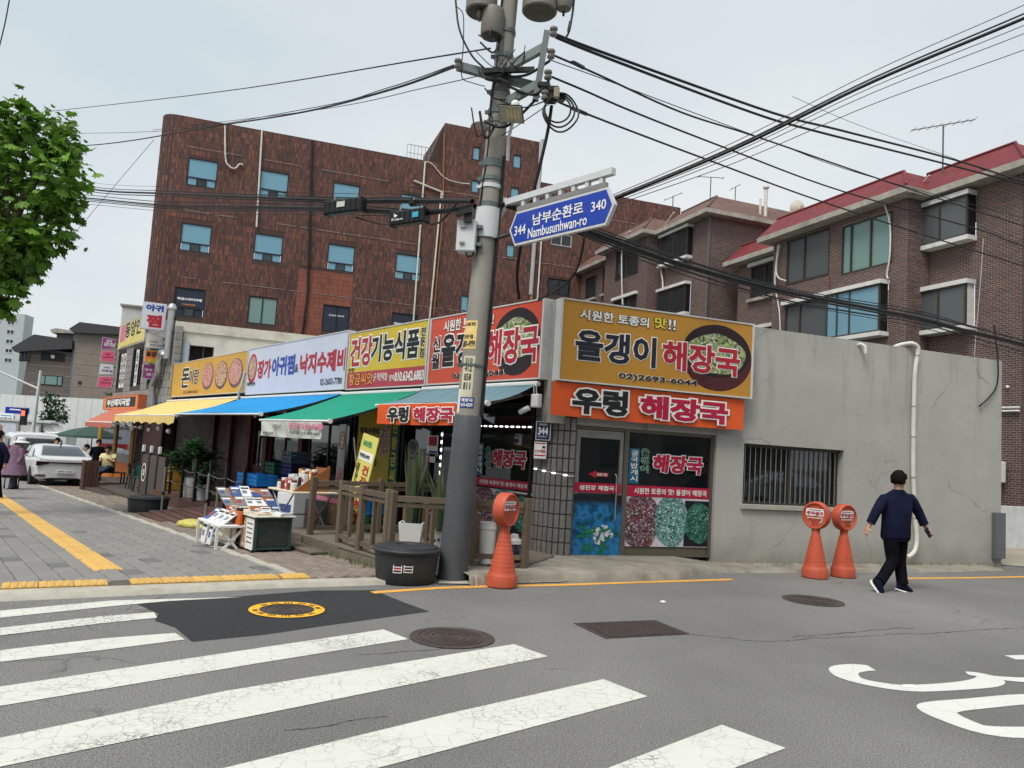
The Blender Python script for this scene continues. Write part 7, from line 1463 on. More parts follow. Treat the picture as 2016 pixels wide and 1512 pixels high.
o_ = FL.w(-2.1, -.6, DT); t = thing('cardboard_box', 'brown cardboard box behind the railing', 'box', o_, FL.a + .1); q = MB(); q.bbox(-.25, .25, -.2, .2, 0, .5, .006); q.build('carton', M('cardboard', (128, 92, 62), .85, .12, 5), t); q = MB(); q.box(-.03, .03, -.203, -.2005, 0, .5); q.build('tape', M('tape', (150, 120, 80), .4), t)
# ---- display of the health food shop: white bench, cart, table, leaflets, jars
f = FL.sub(-2.85, -3.55, gz(*ML(-2.85, -3.5))); t = tf('display_bench', 'low white bench covered with leaflets at the sidewalk edge', 'bench', f); q = MB(); q.bbox(-.55, .5, -.2, .22, .36, .4, .01); q.build('top', WHITEP, t)
for x in (-.48, .43):
    for a, b in (((x, -.18, .36), (x, .15, 0)), ((x, .18, .36), (x, -.15, 0)), ((x, -.2, .36), (x, -.2, 0))): q = MB(); q.bar(a, b, .035, .035); q.build('leg', WHITEP, t)
q = MB(); q.bar((-.48, 0, .12), (.43, 0, .12), .03, .03); q.build('stretcher', WHITEP, t)
LFM = [M('leaflet_white', (224, 226, 228), .6, .05, 20), M('leaflet_blue', (60, 84, 140), .5, .1, 12), M('leaflet_grey', (120, 122, 124), .5, .08, 12), M('leaflet_red', (166, 50, 52), .5, .1, 12), M('leaflet_cream', (214, 204, 180), .6, .08, 12)]
def leaflet(fr, x, y, z, w, h, tilt, m, lab, rot=0, lines=True, grp='leaflets on the display', th=.012):
    t = thing('leaflet', lab, 'leaflet', fr.w(x, y, z), fr.a + rot, grp); q = MB(); q.box(-w / 2, w / 2, 0, th, 0, h); c = q.build('cover', m, t); c.rotation_euler.x = -tilt
    if lines:
        q = MB(); q.box(-w * .4, w * .4, -.002, -.0005, h * .72, h * .86); q.build('title', INK if m in (LFM[0], LFM[4]) else WHT, c); q = MB(); q.box(-w * .38, w * .1, -.002, -.0005, h * .3, h * .58); q.build('picture', rp_.choice(LFM[1:4]), c)
    return t
for k, (x, m, w) in enumerate(((-.42, LFM[1], .2), (-.2, LFM[0], .24), (.06, LFM[0], .2), (.3, LFM[0], .2))): leaflet(f, x, -.12, .4, w, .26, .9, m, ['blue leaflet at the left end of the white bench', 'large white and blue leaflet on the white bench', 'white leaflet in the middle of the white bench', 'white leaflet at the right end of the white bench'][k])
for k, x in enumerate((-.1, .18)): leaflet(f, x, -.235, .1, .2 - .04 * k, .3, .12, LFM[0], ['white price card hanging on the front of the bench', 'narrower white price card hanging on the front of the bench'][k])
for k in range(2):
    t = thing('bottle', ['orange and black bottle on the bench, left of two', 'orange and black bottle on the bench, right of two'][k], 'bottle', f.w(.36 + .1 * k, .1, .4), 0, 'bottles on the bench'); q = MB(); q.lathe([(.04, 0), (.042, .01), (.042, .17), (.03, .2)], 14); q.build('body', M('bottle_orange', (200, 96, 44), .4, .15), t, True); q = MB(); q.lathe([(.031, .2), (.031, .23)], 14); q.build('cap', INK, t, True)
t = thing('plastic_bag', 'clear bag of dried roots on the white bench', 'bag', f.w(.1, .12, .4), FL.a); q = MB(); vs = []; q.ball((0, 0, .09), .13, 12, 1.1, .7, .75); q.build('contents', mk_food('dried_roots', [(150, 104, 70), (190, 150, 116), (120, 80, 56), (206, 176, 150)], 40), t, True); q = MB(); q.lathe([(.05, .17), (.02, .2), (.06, .24)], 10, cap=False); q.build('neck', LFM[4], t)
fc_ = FL.sub(-2.32, -3.12, gz(*ML(-2.3, -3))); t = tf('hand_cart', 'dark green wheeled cart with a poster on its side', 'cart', fc_); CGD = M('cart_green', (54, 74, 68), .5, .12, 5)
for x in (-.36, .36):
    for y in (-.25, .25): q = MB(); q.bar((x, y, .08), (x, y, .52), .035, .035); q.build('post', CGD, t); q = MB(); q.tube([(x - .015, y, .05), (x + .015, y, .05)], .05, 12); q.build('wheel', BLACKM, t, True)
for z in (.1, .52): q = MB(); q.box(-.38, .38, -.27, .27, z - .012, z + .012); q.build('shelf', CGD, t)
q = MB(); q.box(-.34, .34, -.24, .24, .12, .5); q.build('cage_load', M('cage_dark', (58, 66, 64), .7, .3, 8), t)
q = MB(); q.bbox(-.44, .42, -.31, .31, .535, .555, .006); q.build('cover_sheet', M('cover_print', (200, 196, 186), .6, .25, 9), t); q = MB(); q.box(.06, .36, -.282, -.273, .08, .51); o = q.build('poster', WHT, t); q = MB(); q.box(-.14, .055, -.2825, -.2735, .08, .51); q.build('photo_panel', FOODN, t)
for k in range(5): q = MB(); q.box(.1, .32, -.2835, -.2825, .43 - k * .065, .445 - k * .065); q.build('print_line', INK, o)
for k, (x, y, m, rt_) in enumerate(((-.28, -.12, LFM[4], .2), (-.05, .08, LFM[0], -.3), (.2, -.1, LFM[4], .1), (.28, .14, LFM[0], .5))):
    b_ = fc_.w(x, y, .556); t2 = thing('leaflet', ['cream leaflet lying on the left of the cart', 'white leaflet lying in the middle of the cart', 'cream leaflet lying on the right of the cart', 'white leaflet at the back of the cart'][k], 'leaflet', b_, fc_.a + rt_, 'leaflets lying on the cart'); q = MB(); q.box(-.1, .1, -.13, .13, 0, .008 + .01 * k); q.build('cover', m, t2); q = MB(); q.box(-.07, .07, .02, .1, .009 + .01 * k, .0105 + .01 * k); q.build('picture', LFM[1 + k % 3], t2)
_r = FL.w(-4.3, -2.62, gz(*ML(-4.3, -2.6))); rk = Fr(_r, FL.a + R(90)); t = tf('display_rack', 'sloping rack of grey and red booklets behind the white bench', 'rack', rk); q = MB(); q.add([(-.48, -.45, .4), (.42, -.45, .4), (.42, .45, .8), (-.48, .45, .8)], [(0, 1, 2, 3)]); q.build('board', TABW, t)
for x in (-.45, .39):
    for y, z in ((-.42, .4), (.43, .78)): q = MB(); q.bar((x, y, 0), (x, y, z), .03, .03); q.build('leg', ALU, t)
nl = 0
for j in range(3):
    for i in range(5):
        m = [LFM[3], LFM[4], LFM[3], LFM[0], LFM[1], LFM[2], LFM[2], LFM[0], LFM[0], LFM[1], LFM[2], LFM[1], LFM[0], LFM[1], LFM[2]][(j * 5 + i)]
        cn = {'leaflet_red': 'red', 'leaflet_cream': 'cream', 'leaflet_white': 'white', 'leaflet_blue': 'blue', 'leaflet_grey': 'grey'}[m.name]
        leaflet(rk, -.39 + i * .18, -.43 + j * .29, .42 + j * .13, .165, .29, 1.1 + rp_.uniform(-.12, .12), m, '%s booklet in the %s row of the sloping rack, %s' % (cn, ('front', 'middle', 'back')[j], ('leftmost', 'second from left', 'in the middle', 'second from right', 'rightmost')[i]), rot=rp_.uniform(-.16, .16), grp='booklets on the sloping rack', th=.02)
tb = FL.sub(-3.4, -2.12, DT - .16); t = tf('folding_table', 'folding table with crossed metal legs carrying jars', 'table', tb); q = MB(); q.bbox(-.55, .55, -.38, .38, .74, .77, .008); q.build('top', LFM[4], t)
for y in (-.33, .33):
    for a, b in ((-.45, .45), (.45, -.45)): q = MB(); q.tube([(a, y, 0), (b, y, .74)], .014, 8); q.build('leg', ALU, t)
q = MB(); q.tube([(0, -.33, .37), (0, .33, .37)], .012, 8); q.build('stretcher', ALU, t)
t = tf('wooden_box', 'wedge shaped wooden side of the jar display', 'box', tb.sub(.42, -.05, .77)); q = MB(); q.prism([(0, -.3, 0), (0, .3, 0), (0, .3, .42)], (.025, 0, 0)); q.build('side', TABW, t); q = MB(); q.box(-.5, 0, .285, .3, 0, .38); q.build('back', TABW, t)
JM = [M('jar_white', (222, 220, 216), .4, .08, 8), M('jar_clear', (190, 186, 178), .2, .1, 12), M('jar_brown', (120, 60, 52), .4), M('jar_black', (40, 40, 46), .4), M('box_white', (226, 226, 224), .5), M('box_yellow', (214, 168, 60), .5), M('box_pink', (200, 80, 96), .5)]
for j in range(3):
    for i in range(5):
        b = tb.w(-.3 + i * .14 + rp_.uniform(-.02, .02), -.26 + j * .17, .77 + .085 * j)
        if (i + j) % 3 == 2:
            m = JM[4 + (i + j * 2) % 3]; t = thing('carton', 'small %s carton in the %s row of the jar display%s' % (m.name.split('_')[1], ('front', 'middle', 'back')[j], (', left side', ', left of centre', ', centre', ', right of centre', ', right side')[i]), 'carton', b, FL.a, 'cartons on the table'); q = MB(); hh = rp_.uniform(.15, .2); q.bbox(-.045, .045, -.035, .035, 0, hh, .004); q.build('carton', m, t); q = MB(); q.box(-.03, .03, -.0365, -.0355, hh * .3, hh * .6); q.build('label', CRIM if m is JM[4] else WHT, t)
        else:
            m = JM[(i * 2 + j) % 4]; hh = rp_.uniform(.11, .16); t = thing('jar', 'small %s jar in the %s row of the jar display%s' % (m.name.split('_')[1], ('front', 'middle', 'back')[j], (', left side', ', left of centre', ', centre', ', right of centre', ', right side')[i]), 'jar', b, 0, 'jars on the table'); q = MB(); q.lathe([(.05, 0), (.055, .01), (.055, hh * .8), (.04, hh * .9)], 14); q.build('body', m, t, True); q = MB(); q.lathe([(.045, hh * .9), (.045, hh * 1.15)], 14); q.build('lid', WHITEP if m is not JM[0] else JM[2], t, True)
for k, (x, y, z, w, d, h, m) in enumerate(((-4.5, -2.95, 0, .4, .3, .28, 4), (-4.95, -2.75, 0, .35, .3, .3, 0), (-3.35, -3.0, 0, .3, .25, .3, 2), (-5.0, -2.3, 0, .45, .35, .4, 1), (-4.45, -3.0, .28, .3, .22, .1, 0), (-3.75, -1.6, .1, .5, .35, .55, 2), (-5.2, -1.5, .0, .5, .4, .7, 0), (-5.6, -1.0, 0, .5, .4, 1.0, 1))):
    p_ = ML(x, y); t = thing('goods_box', ['cream box under the sloping rack', 'white box at the far end of the sloping rack', 'grey box behind the white bench', 'blue box left of the sloping rack', 'flat white box on the cream box', 'tall grey box behind the folding table', 'tall white box beside the menu board', 'tall blue box at the back of the stall'][k], 'box', (p_[0], p_[1], gz(*p_) + z + .03), FL.a + rp_.uniform(-.3, .3), 'boxes around the stall'); q = MB(); q.bbox(-w / 2, w / 2, -d / 2, d / 2, 0, h, .006); q.build('carton', LFM[m], t); q = MB(); q.box(-w * .35, w * .35, -d / 2 - .003, -d / 2 - .0005, h * .3, h * .7); q.build('label', LFM[(m + 1) % 5], t)
t = thing('sack', 'yellow and green sack lying beside the ramp', 'sack', FL.w(-5.9, -3.1, gz(*ML(-5.9, -3.1))), FL.a + .3); q = MB(); q.ball((0, 0, .09), .24, 14, 1.4, .8, .42); q.ball((.3, .02, .07), .12, 10, 1.2, .9, .5); q.build('body', M('sack_yellow', (190, 180, 96), .7, .25, 9, .5), t, True); q = MB(); q.ball((-.38, 0, .06), .07, 8); q.build('tied_end', M('sack_yellow', (190, 180, 96), .7, .25, 9, .5), t, True)
# banners and menus of the health food shop
bp = FL.sub(-3.0, -1.5, DT - .28); t = tf('standing_banner', 'tilted yellow standing banner with red lettering', 'banner', bp); PYB = M('banner_yellow', (214, 206, 110), .6, .06, 3)
q = MB(); q.box(-.28, .28, 0, .012, .15, 1.88); s_ = q.build('cloth', PYB, t); s_.rotation_euler = (R(-6), R(9), 0); q = MB(); q.tube([(.1, .3, 0), (0, .03, 1.8)], .012, 6); q.build('pole', ALU, t); q = MB(); q.bbox(-.2, .3, -.1, .4, 0, .05, .02); q.build('foot', BLACKM, t)
text(s_, 'NAVER', (-.2, .12, 1.68, 1.78), -.001, [GRN], .05); q = MB(); q.box(-.24, .24, -.003, -.001, 1.45, 1.6); q.build('search_box', WHT, s_); text(s_, '착한황금씨앗', (-.22, .14, 1.49, 1.56), -.004, [INK], .02); text(s_, '건강기능식품', (-.02, .2, .3, 1.4), -.002, [RED], .04, vertical=True); text(s_, '착한황금씨앗', (-.22, -.12, .4, 1.4), -.002, [INK], .02, vertical=True)
f = FL.sub(-6.2, .2, .75); t = tf('menu_board', 'yellow menu board behind the health food stall', 'menu', f); YM = M('menu_yellow', (206, 178, 40), .55, .08, 3); q = MB(); q.box(0, 1.55, 0, .04, 0, 1.75); q.build('panel', YM, t); text(t, '건강식품', (.5, 1.45, 1.5, 1.7), -.001, [RED], .04)
for k, b_ in enumerate(('해물수제비', '낙지수제비', '해장국')): text(t, b_, (.1, .95, 1.0 - k * .32, 1.16 - k * .32), -.001, [INK], .03)
q = MB(); ell(q, 1.2, .95, .22, .38, -.002); q.build('picture', FOODN, t)
f = FL.sub(-4.62, .12, .45); t = tf('hanging_banner', 'narrow green vertical banner with yellow lettering', 'banner', f); q = MB(); q.box(0, .34, 0, .015, 0, 2.0); q.build('cloth', M('banner_green', (24, 92, 72), .65, .08, 3), t); text(t, '착한황금씨앗', (.06, .28, .05, 1.95), -.001, [YEL], .03, vertical=True)
f = FL.sub(-7.0, .15, .2); t = tf('hanging_banner', 'narrow white vertical banner with a round dish', 'banner', f); q = MB(); q.box(0, .36, 0, .015, 0, 1.75); q.build('cloth', M('banner_grey', (176, 180, 184), .65, .08, 3), t); q = MB(); ell(q, .18, 1.4, .15, .2, -.002); q.build('dish', BOWLD, t); q = MB(); ell(q, .18, 1.4, .12, .17, -.004); q.build('dish_food', FOODN, t); q = MB(); ell(q, .18, .6, .14, .22, -.003); q.build('lower_picture', FOODM, t)
f = FL.sub(-3.05, -2.2, DT); t = tf('skirt_panel', 'printed panel with roof pattern under the folding table', 'panel', f); q = MB(); q.box(-1.0, .45, .6, .62, .05, .62); q.build('panel', M('panel_print', (150, 130, 96), .6, .3, 7), t); q = MB(); q.box(-1.0, .45, .592, .6, .5, .6); q.build('grey_band', CABLEG, t); q = MB(); q.box(-1.0, .45, .592, .6, .4, .48); q.build('pink_band', PINK, t)
# silver exhaust ducts on the stone building
DUCT = M('duct_silver', (186, 188, 190), .4, .06, 3, metal=.85)
f = FL.sub(-21.6, -.25, 0); t = tf('exhaust_duct', 'silver exhaust duct bending up the stone corner', 'duct', f); q = MB(); q.tube(smooth([(-1.3, .1, 2.5), (-1.3, .05, 3.15), (-1.2, .05, 3.35), (-.75, .05, 3.7), (-.65, .05, 3.95), (-.62, .05, 4.25), (-.45, .05, 4.45), (-.15, .05, 4.42), (-.02, .05, 4.3)], 4), .13, 14); q.build('lower_run', DUCT, t, True); q = MB(); q.tube([(.25, .1, 4.2), (.25, .1, 6.0)], .13, 14); q.build('upright', DUCT, t, True); q = MB(); q.lathe([(.13, 6.0), (.18, 6.05), (.18, 6.12), (.1, 6.25), (.02, 6.28)], 14, (.25, .1, 0)); q.build('cowl', DUCT, t, True)
# weeds along the decks
q = MB()
for k in range(240):
    x = rp_.uniform(-6.5, -3.2) if k < 60 else (rp_.uniform(-20, -13) if k < 170 else rp_.uniform(-3.3, 0)); y = -2.52 if x > -3.4 else (-2.35 if x < -13 else -2.1); y += rp_.uniform(-.12, .03); p = FL.w(x, y, 0); blades(q, (p.x, p.y, gz(p.x, p.y) + SWH - .02), 3, .04, .14, .006, .7, .03, 3)
tag(q.build('weeds', LEAFG), 'low green weeds along the deck edges', kind='stuff')
q = MB()
for k in range(60): x = rp_.uniform(0, 6.4); p = FS.w(x, -.32 + rp_.uniform(-.05, .05), .06); blades(q, p, 3, .02, .07, .005, .8, .03, 3)
tag(q.build('weeds', LEAFG), 'tiny weeds along the foot of the grey wall', kind='stuff')
for k, (px, py) in enumerate(((1790, 1353), (1305, 1186), (330, 1035), (152, 971), (1655, 1146))):
    p = GG(px, py); q = MB(); q.add([(-.05, -.02, .006), (.05, -.025, .006), (.045, .02, .018), (-.04, .025, .012)], [(0, 1, 2, 3)]); tag(q.build('litter', WHITEP, loc=p, rot=k), ['scrap of white paper left of the painted road letters', 'scrap of white paper on the road before the side door', 'white scrap beside the black weight on the sidewalk', 'white scrap on the sidewalk behind the sedan', 'tiny scrap at the foot of the orange stand pair'][k], 'litter')
# ================================================================ people
TMP = bpy.data.scenes.new('tmp'); _vl = TMP.view_layers[0]
def skinned(verts, edges, radii, lv=2):
    me = bpy.data.meshes.new('s'); me.from_pydata(verts, edges, []); o = bpy.data.objects.new('s', me); TMP.collection.objects.link(o); m = o.modifiers.new('k', 'SKIN'); m.use_smooth_shade = True; m.branch_smoothing = .6
    for i, r in enumerate(radii): me.skin_vertices[0].data[i].radius = r if isinstance(r, tuple) else (r, r)
    me.skin_vertices[0].data[0].use_root = True; s = o.modifiers.new('u', 'SUBSURF'); s.levels = lv; s.render_levels = lv
    with bpy.context.temp_override(scene=TMP, view_layer=_vl): dg = bpy.context.evaluated_depsgraph_get(); r = bpy.data.meshes.new_from_object(o.evaluated_get(dg)); bpy.data.objects.remove(o); bpy.data.meshes.remove(me)
    r.polygons.foreach_set('use_smooth', [True] * len(r.polygons)); return r
SKIN = M('skin', (196, 148, 122), .5, .08, 8); HAIR = M('hair_dark', (24, 20, 19), .8, .25, 30, .6, spec=.1); LENSM = M('shoe_white', (222, 222, 216), .6, .05)
def lerp(a, b, t): return tuple(x + (y - x) * t for x, y in zip(a, b))
def part_skin(name, pts, edges, rad, mat, parent, lv=2):
    me = skinned(pts, edges, rad, lv); me.materials.append(mat); return link(name, me, parent)
def person(label, loc, rot, J, shirt, pants, hair=HAIR, fat=1.0, sleeve=.55, hands=True, shoe=INK, skin=SKIN, lv=1, skirt=None, hat=None, shirtlen=0.0):
    """J: joints in metres; body is one skinned mesh, clothes and hair are children"""
    t = thing('person', label, 'person', loc, rot); k = ['pelvis', 'chest', 'neck', 'head', 'shL', 'elL', 'wrL', 'haL', 'shR', 'elR', 'wrR', 'haR', 'hipL', 'knL', 'anL', 'hipR', 'knR', 'anR']
    V = [J[q] for q in k]; I = {q: i for i, q in enumerate(k)}; crown = tuple(Vector(J['head']) + (Vector(J['head']) - Vector(J['neck'])).normalized() * .1); V.append(crown)
    E_ = [('pelvis', 'chest'), ('chest', 'neck'), ('neck', 'head'), ('chest', 'shL'), ('shL', 'elL'), ('elL', 'wrL'), ('wrL', 'haL'), ('chest', 'shR'), ('shR', 'elR'), ('elR', 'wrR'), ('wrR', 'haR'), ('pelvis', 'hipL'), ('hipL', 'knL'), ('knL', 'anL'), ('pelvis', 'hipR'), ('hipR', 'knR'), ('knR', 'anR')]; E_ = [(I[a], I[b]) for a, b in E_] + [(I['head'], len(V) - 1)]
    r = {'pelvis': .13, 'chest': .14, 'neck': .055, 'head': .085, 'shL': .06, 'elL': .042, 'wrL': .03, 'haL': .032, 'hipL': .085, 'knL': .058, 'anL': .04}; rad = [r.get(q, r.get(q[:-1] + 'L', .05)) for q in k] + [.06]
    if hands:
        for s in 'LR':
            w, h = Vector(J['wr' + s]), Vector(J['ha' + s]); d = (h - w).normalized(); side = d.cross(Vector((0, 1, 0))); side = side.normalized() if side.length > .1 else Vector((1, 0, 0)); bk = side.cross(d); b0 = I['ha' + s]
            for f, (off, ln) in enumerate(((-.027, .058), (-.009, .07), (.009, .066), (.027, .05))):
                a = h + bk * off + d * .015; m_ = a + d * ln * .55; e = m_ + (d * .3 + side * .75).normalized() * ln * .5; n0 = len(V); V += [tuple(a), tuple(m_), tuple(e)]; E_ += [(b0, n0), (n0, n0 + 1), (n0 + 1, n0 + 2)]; rad += [.011, .0095, .008]
            a = h - d * .03 + bk * -.035 + side * .01; e = a + (d * .8 - bk * .5).normalized() * .045; n0 = len(V); V += [tuple(a), tuple(e)]; E_ += [(b0, n0), (n0, n0 + 1)]; rad += [.012, .009]
    body = part_skin('body', V, E_, rad, skin, t, lv)
    # face: nose and ears belong to the body mesh's look, set as small parts
    fd = Vector(J.get('face', (0, -1, 0))).normalized(); hd = Vector(J['head']); sd_ = fd.cross(Vector((0, 0, 1))).normalized(); q = MB(); q.ball(hd + fd * .092 + Vector((0, 0, .0)), .018, 8, 1, 1, 1.4)
    for s in (-1, 1): q.ball(hd + sd_ * s * .088, .022, 8, .6, 1, 1.3); 
    q.build('face_features', skin, t, True); q = MB()
    for s in (-1, 1): q.ball(hd + fd * .083 + sd_ * s * .032 + Vector((0, 0, .022)), .009, 6)
    q.bar(hd + fd * .086 - sd_ * .022 + Vector((0, 0, -.045)), hd + fd * .086 + sd_ * .022 + Vector((0, 0, -.045)), .006, .008); q.build('eyes_and_mouth', HAIR, t)
    if hat is None:
        q = MB(); rr_ = random.Random(9); n = 18; vs = []
        for i in range(10):
            ph = math.pi * i / 9
            for j in range(n):
                th = 2 * math.pi * j / n; d = Vector((math.sin(ph) * math.cos(th), math.sin(ph) * math.sin(th), math.cos(ph))); front = max(0, d.dot(fd)); low = -.62 if front < .25 else .12; c = Vector(d)
                if c.z < low: c.z = low
                vs.append(hd + Vector((0, 0, .03)) - fd * .016 + Vector((c.x * .107, c.y * .107, c.z * .12)) * (1 + rr_.uniform(-.07, .1)))
        q.add(vs, [(i * n + j, i * n + (j + 1) % n, (i + 1) * n + (j + 1) % n, (i + 1) * n + j) for i in range(9) for j in range(n)]); q.build('hair', hair, t, True)
    else:
        q = MB(); q.lathe([(.24, -.02), (.22, .0), (.125, .03), (.12, .1), (.08, .14), (.01, .15)], 20, tuple(hd + Vector((0, 0, .03))), cap=False); q.build('hat', hat, t, True)
    # shirt or jacket: lofted torso with tube sleeves
    hi = 2 if lv > 1 else 1; sv = Vector(J['shR']) - Vector(J['shL']); sv.z = 0; sv = sv.normalized(); dv = Vector((-sv.y, sv.x, 0)); c_, p_, n_k = Vector(J['chest']), Vector(J['pelvis']), Vector(J['neck']); shz = (J['shL'][2] + J['shR'][2]) / 2; sm = (Vector(J['shL']) + Vector(J['shR'])) / 2; hw = (Vector(J['shR']) - Vector(J['shL'])).length / 2
    def loft(nm, rings, mat, n=20):
        q = MB(); vs = []
        for c, a, b in rings: vs += [c + sv * a * math.copysign(abs(math.cos(t_)) ** .8, math.cos(t_)) + dv * b * math.copysign(abs(math.sin(t_)) ** .8, math.sin(t_)) for t_ in np.linspace(0, 2 * math.pi, n + 1)[:-1]]
        q.add(vs, [(i * n + j, i * n + (j + 1) % n, (i + 1) * n + (j + 1) % n, (i + 1) * n + j) for i in range(len(rings) - 1) for j in range(n)] + [tuple(range(n - 1, -1, -1)), tuple(range((len(rings) - 1) * n, len(rings) * n))]); return q.build(nm, mat, t, 80)
    up = c_ - p_; tor = [(p_ + Vector((0, 0, -.1 - shirtlen)), .185 * fat, .14 * fat), (p_ + Vector((0, 0, -.04)), .19 * fat, .15 * fat), (p_ + up * .3, .185 * fat, .145 * fat), (p_ + up * .65, .19 * fat, .145 * fat), (c_, .195 * fat, .14 * fat), (sm + Vector((0, 0, -.02)), hw * 1.1, .115 * fat), (sm + Vector((0, 0, .045)), hw * .95, .085 * fat), (sm.lerp(n_k, .55) + Vector((0, 0, .03)), .095, .075), (n_k + Vector((0, 0, -.005)), .066, .062)]
    nmj = 'jacket' if sleeve > .6 else 'shirt'; jk = loft(nmj, tor, shirt)
    for s in 'LR':
        A, B, C3 = Vector(J['sh' + s]), Vector(J['el' + s]), Vector(J['wr' + s]); inn = A + (sm - A) * .35; q = MB(); P = [inn + Vector((0, 0, .0)), A + Vector((0, 0, -.01)), A.lerp(B, .3), A.lerp(B, .7)]; rd = [.07 * fat, .078 * fat, .074 * fat, .068 * fat]
        if sleeve > .5: P += [B, B.lerp(C3, (sleeve - .5) * 1.0), B.lerp(C3, (sleeve - .5) * 2)]; rd += [.064 * fat, .06 * fat, .058 * fat]
        else: P = P[:2] + [A.lerp(B, sleeve * 1.8)]; rd = rd[:2] + [.075 * fat]
        q.tube(P, rd, 12); q.build('sleeve', shirt, jk, 80)
    tr = loft('trousers', [(p_ + Vector((0, 0, .06)), .165 * fat, .13 * fat), (p_ + Vector((0, 0, -.03)), .175 * fat, .145 * fat), (p_ + Vector((0, 0, -.1)), .165 * fat, .14 * fat)], pants)
    for s in 'LR':
        A, B, C3 = Vector(J['hip' + s]), Vector(J['kn' + s]), Vector(J['an' + s]); q = MB(); q.tube([A + Vector((0, 0, .03)), A.lerp(B, .25), A.lerp(B, .6), B, B.lerp(C3, .35), B.lerp(C3, .75), B.lerp(C3, 1.0) + Vector((0, 0, .01))], [.1 * fat, .1 * fat, .09 * fat, .08 * fat, .076 * fat, .072 * fat, .075 * fat], 14); q.build('trouser_leg', pants, tr, 80)
    if skirt: q = MB(); pz = J['pelvis']; q.lathe([(.15, .55), (.2, .42), (.2, .3), (.27, .0), (.36, -.35)], 20, tuple(pz), cap=False); q.build('poncho', skirt, t, True)
    for s in 'LR':
        a = Vector(J['an' + s]); to = Vector(J['to' + s]); d = (to - a); d.normalize(); up = Vector((0, 0, 1)); sdv = d.cross(up).normalized(); u2 = sdv.cross(d)
        def ring(p, w, h0, h1): return [p + sdv * w * math.cos(b) + u2 * (h0 + (h1 - h0) * (.5 + .5 * math.sin(b))) for b in np.linspace(0, 2 * math.pi, 13)[:-1]]
        he = a - d * .05; sole = J.get('sole', .03)
        for nm, m, secs in (('shoe', shoe, [(he - d * .03, .02, -.05, .02), (he - d * .01, .042, -.07, .05), (a, .046, -.075, .055), (a.lerp(to, .5), .05, -.078, .02), (to, .046, -.078, -.015), (to + d * .035, .02, -.075, -.035)]), ('sole', LENSM, [(he - d * .04, .03, -.09, -.06), (he, .05, -.098, -.066), (a.lerp(to, .5), .055, -.1, -.068), (to, .052, -.1, -.07), (to + d * .045, .03, -.09, -.068)])):
            q = MB(); vs = []; 
            for p, w, h0, h1 in secs: vs += ring(p, w, h0, h1)
            q.add(vs, [(i * 12 + j, i * 12 + (j + 1) % 12, (i + 1) * 12 + (j + 1) % 12, (i + 1) * 12 + j) for i in range(len(secs) - 1) for j in range(12)] + [tuple(range(11, -1, -1)), tuple(range((len(secs) - 1) * 12, len(secs) * 12))]); q.build(nm, m, t, True)
    return t
NVJ = M('cloth_navy', (20, 24, 46), .85, .3, 5, .6, spec=.12); BKT = M('cloth_black', (13, 14, 21), .9, .25, 5, .5, spec=.1); PUR = M('cloth_purple', (120, 96, 116), .85, .35, 16, .3); YLS = M('cloth_paleyellow', (214, 206, 150), .85, .12, 8, .2); DNM = M('cloth_denim', (46, 56, 84), .8, .18, 8, .2); WHS = M('cloth_white', (206, 208, 212), .85, .08, 6); FLW = M('cloth_floral', (60, 62, 76), .85, .5, 22)
p = GG(1757, 1163); WY = p.y
def W(px, py, dy=0.0): q = atY(px, py, WY + dy) - p; return tuple(q)
JM_ = {'pelvis': W(1763, 1050), 'chest': W(1766, 998), 'neck': W(1769, 963), 'head': W(1771, 947), 'shL': W(1741, 982, -.02), 'elL': W(1724, 1009, -.1), 'wrL': W(1712, 1034, -.1), 'haL': W(1707, 1044, -.1), 'shR': W(1792, 981, .04), 'elR': W(1809, 1010, .08), 'wrR': W(1822, 1038, .06), 'haR': W(1828, 1047, .05), 'hipL': W(1754, 1058, -.04), 'knL': W(1757, 1106, -.05), 'anL': W(1731, 1147, -.22), 'toL': W(1741, 1160, -.28), 'hipR': W(1772, 1058, .04), 'knR': W(1771, 1106, .06), 'anR': W(1777, 1152, .0), 'toR': W(1793, 1156, .02), 'face': (.8, .45, -.05)}
m_ = person('person in navy jacket and black trousers walking past the grey wall, holding a phone', p, 0, JM_, NVJ, BKT, fat=1.02, sleeve=.92, shoe=NVJ, lv=2, shirtlen=-.02, hair=M('hair_brown', (26, 20, 18), .8, .4, 40, 1.0, spec=.1))
o_ = Vector(JM_['haR']) + p; t = thing('phone', 'black phone in the walking hand', 'phone', o_ + Vector((-.02, -.03, -.01)), .3); q = MB(); q.bbox(-.035, .035, -.006, .006, -.075, .075, .004); o = q.build('body', INK, t); o.rotation_euler = (0, R(-40), 0); q = MB(); q.box(-.031, .031, -.008, -.0065, -.068, .068); q.build('screen', GLASSD, o)
def stand(h=1.68, step=.1, arm=.1, face=(0, -1, 0), lean=0):
    k = h / 1.7; J = {'pelvis': (0, 0, .92), 'chest': (0, lean * .5, 1.3), 'neck': (0, lean * .8, 1.47), 'head': (0, lean, 1.6), 'face': face}
    for s, n in ((-1, 'L'), (1, 'R')): J.update({'sh' + n: (s * .18, lean * .5, 1.38), 'el' + n: (s * .25, arm * s + lean * .4, 1.12), 'wr' + n: (s * .26, arm * s * 1.5 - .1, .9), 'ha' + n: (s * .26, arm * s * 1.6 - .12, .82), 'hip' + n: (s * .1, 0, .88), 'kn' + n: (s * .11, -step * s * .6, .48), 'an' + n: (s * .11, -step * s, .1), 'to' + n: (s * .12, -step * s - .14, .085)})
    return {q: (tuple(c * k for c in v) if q != 'face' else v) for q, v in J.items()}
def gl(px, py): p = GG(px, py); return (p.x, p.y, p.z)
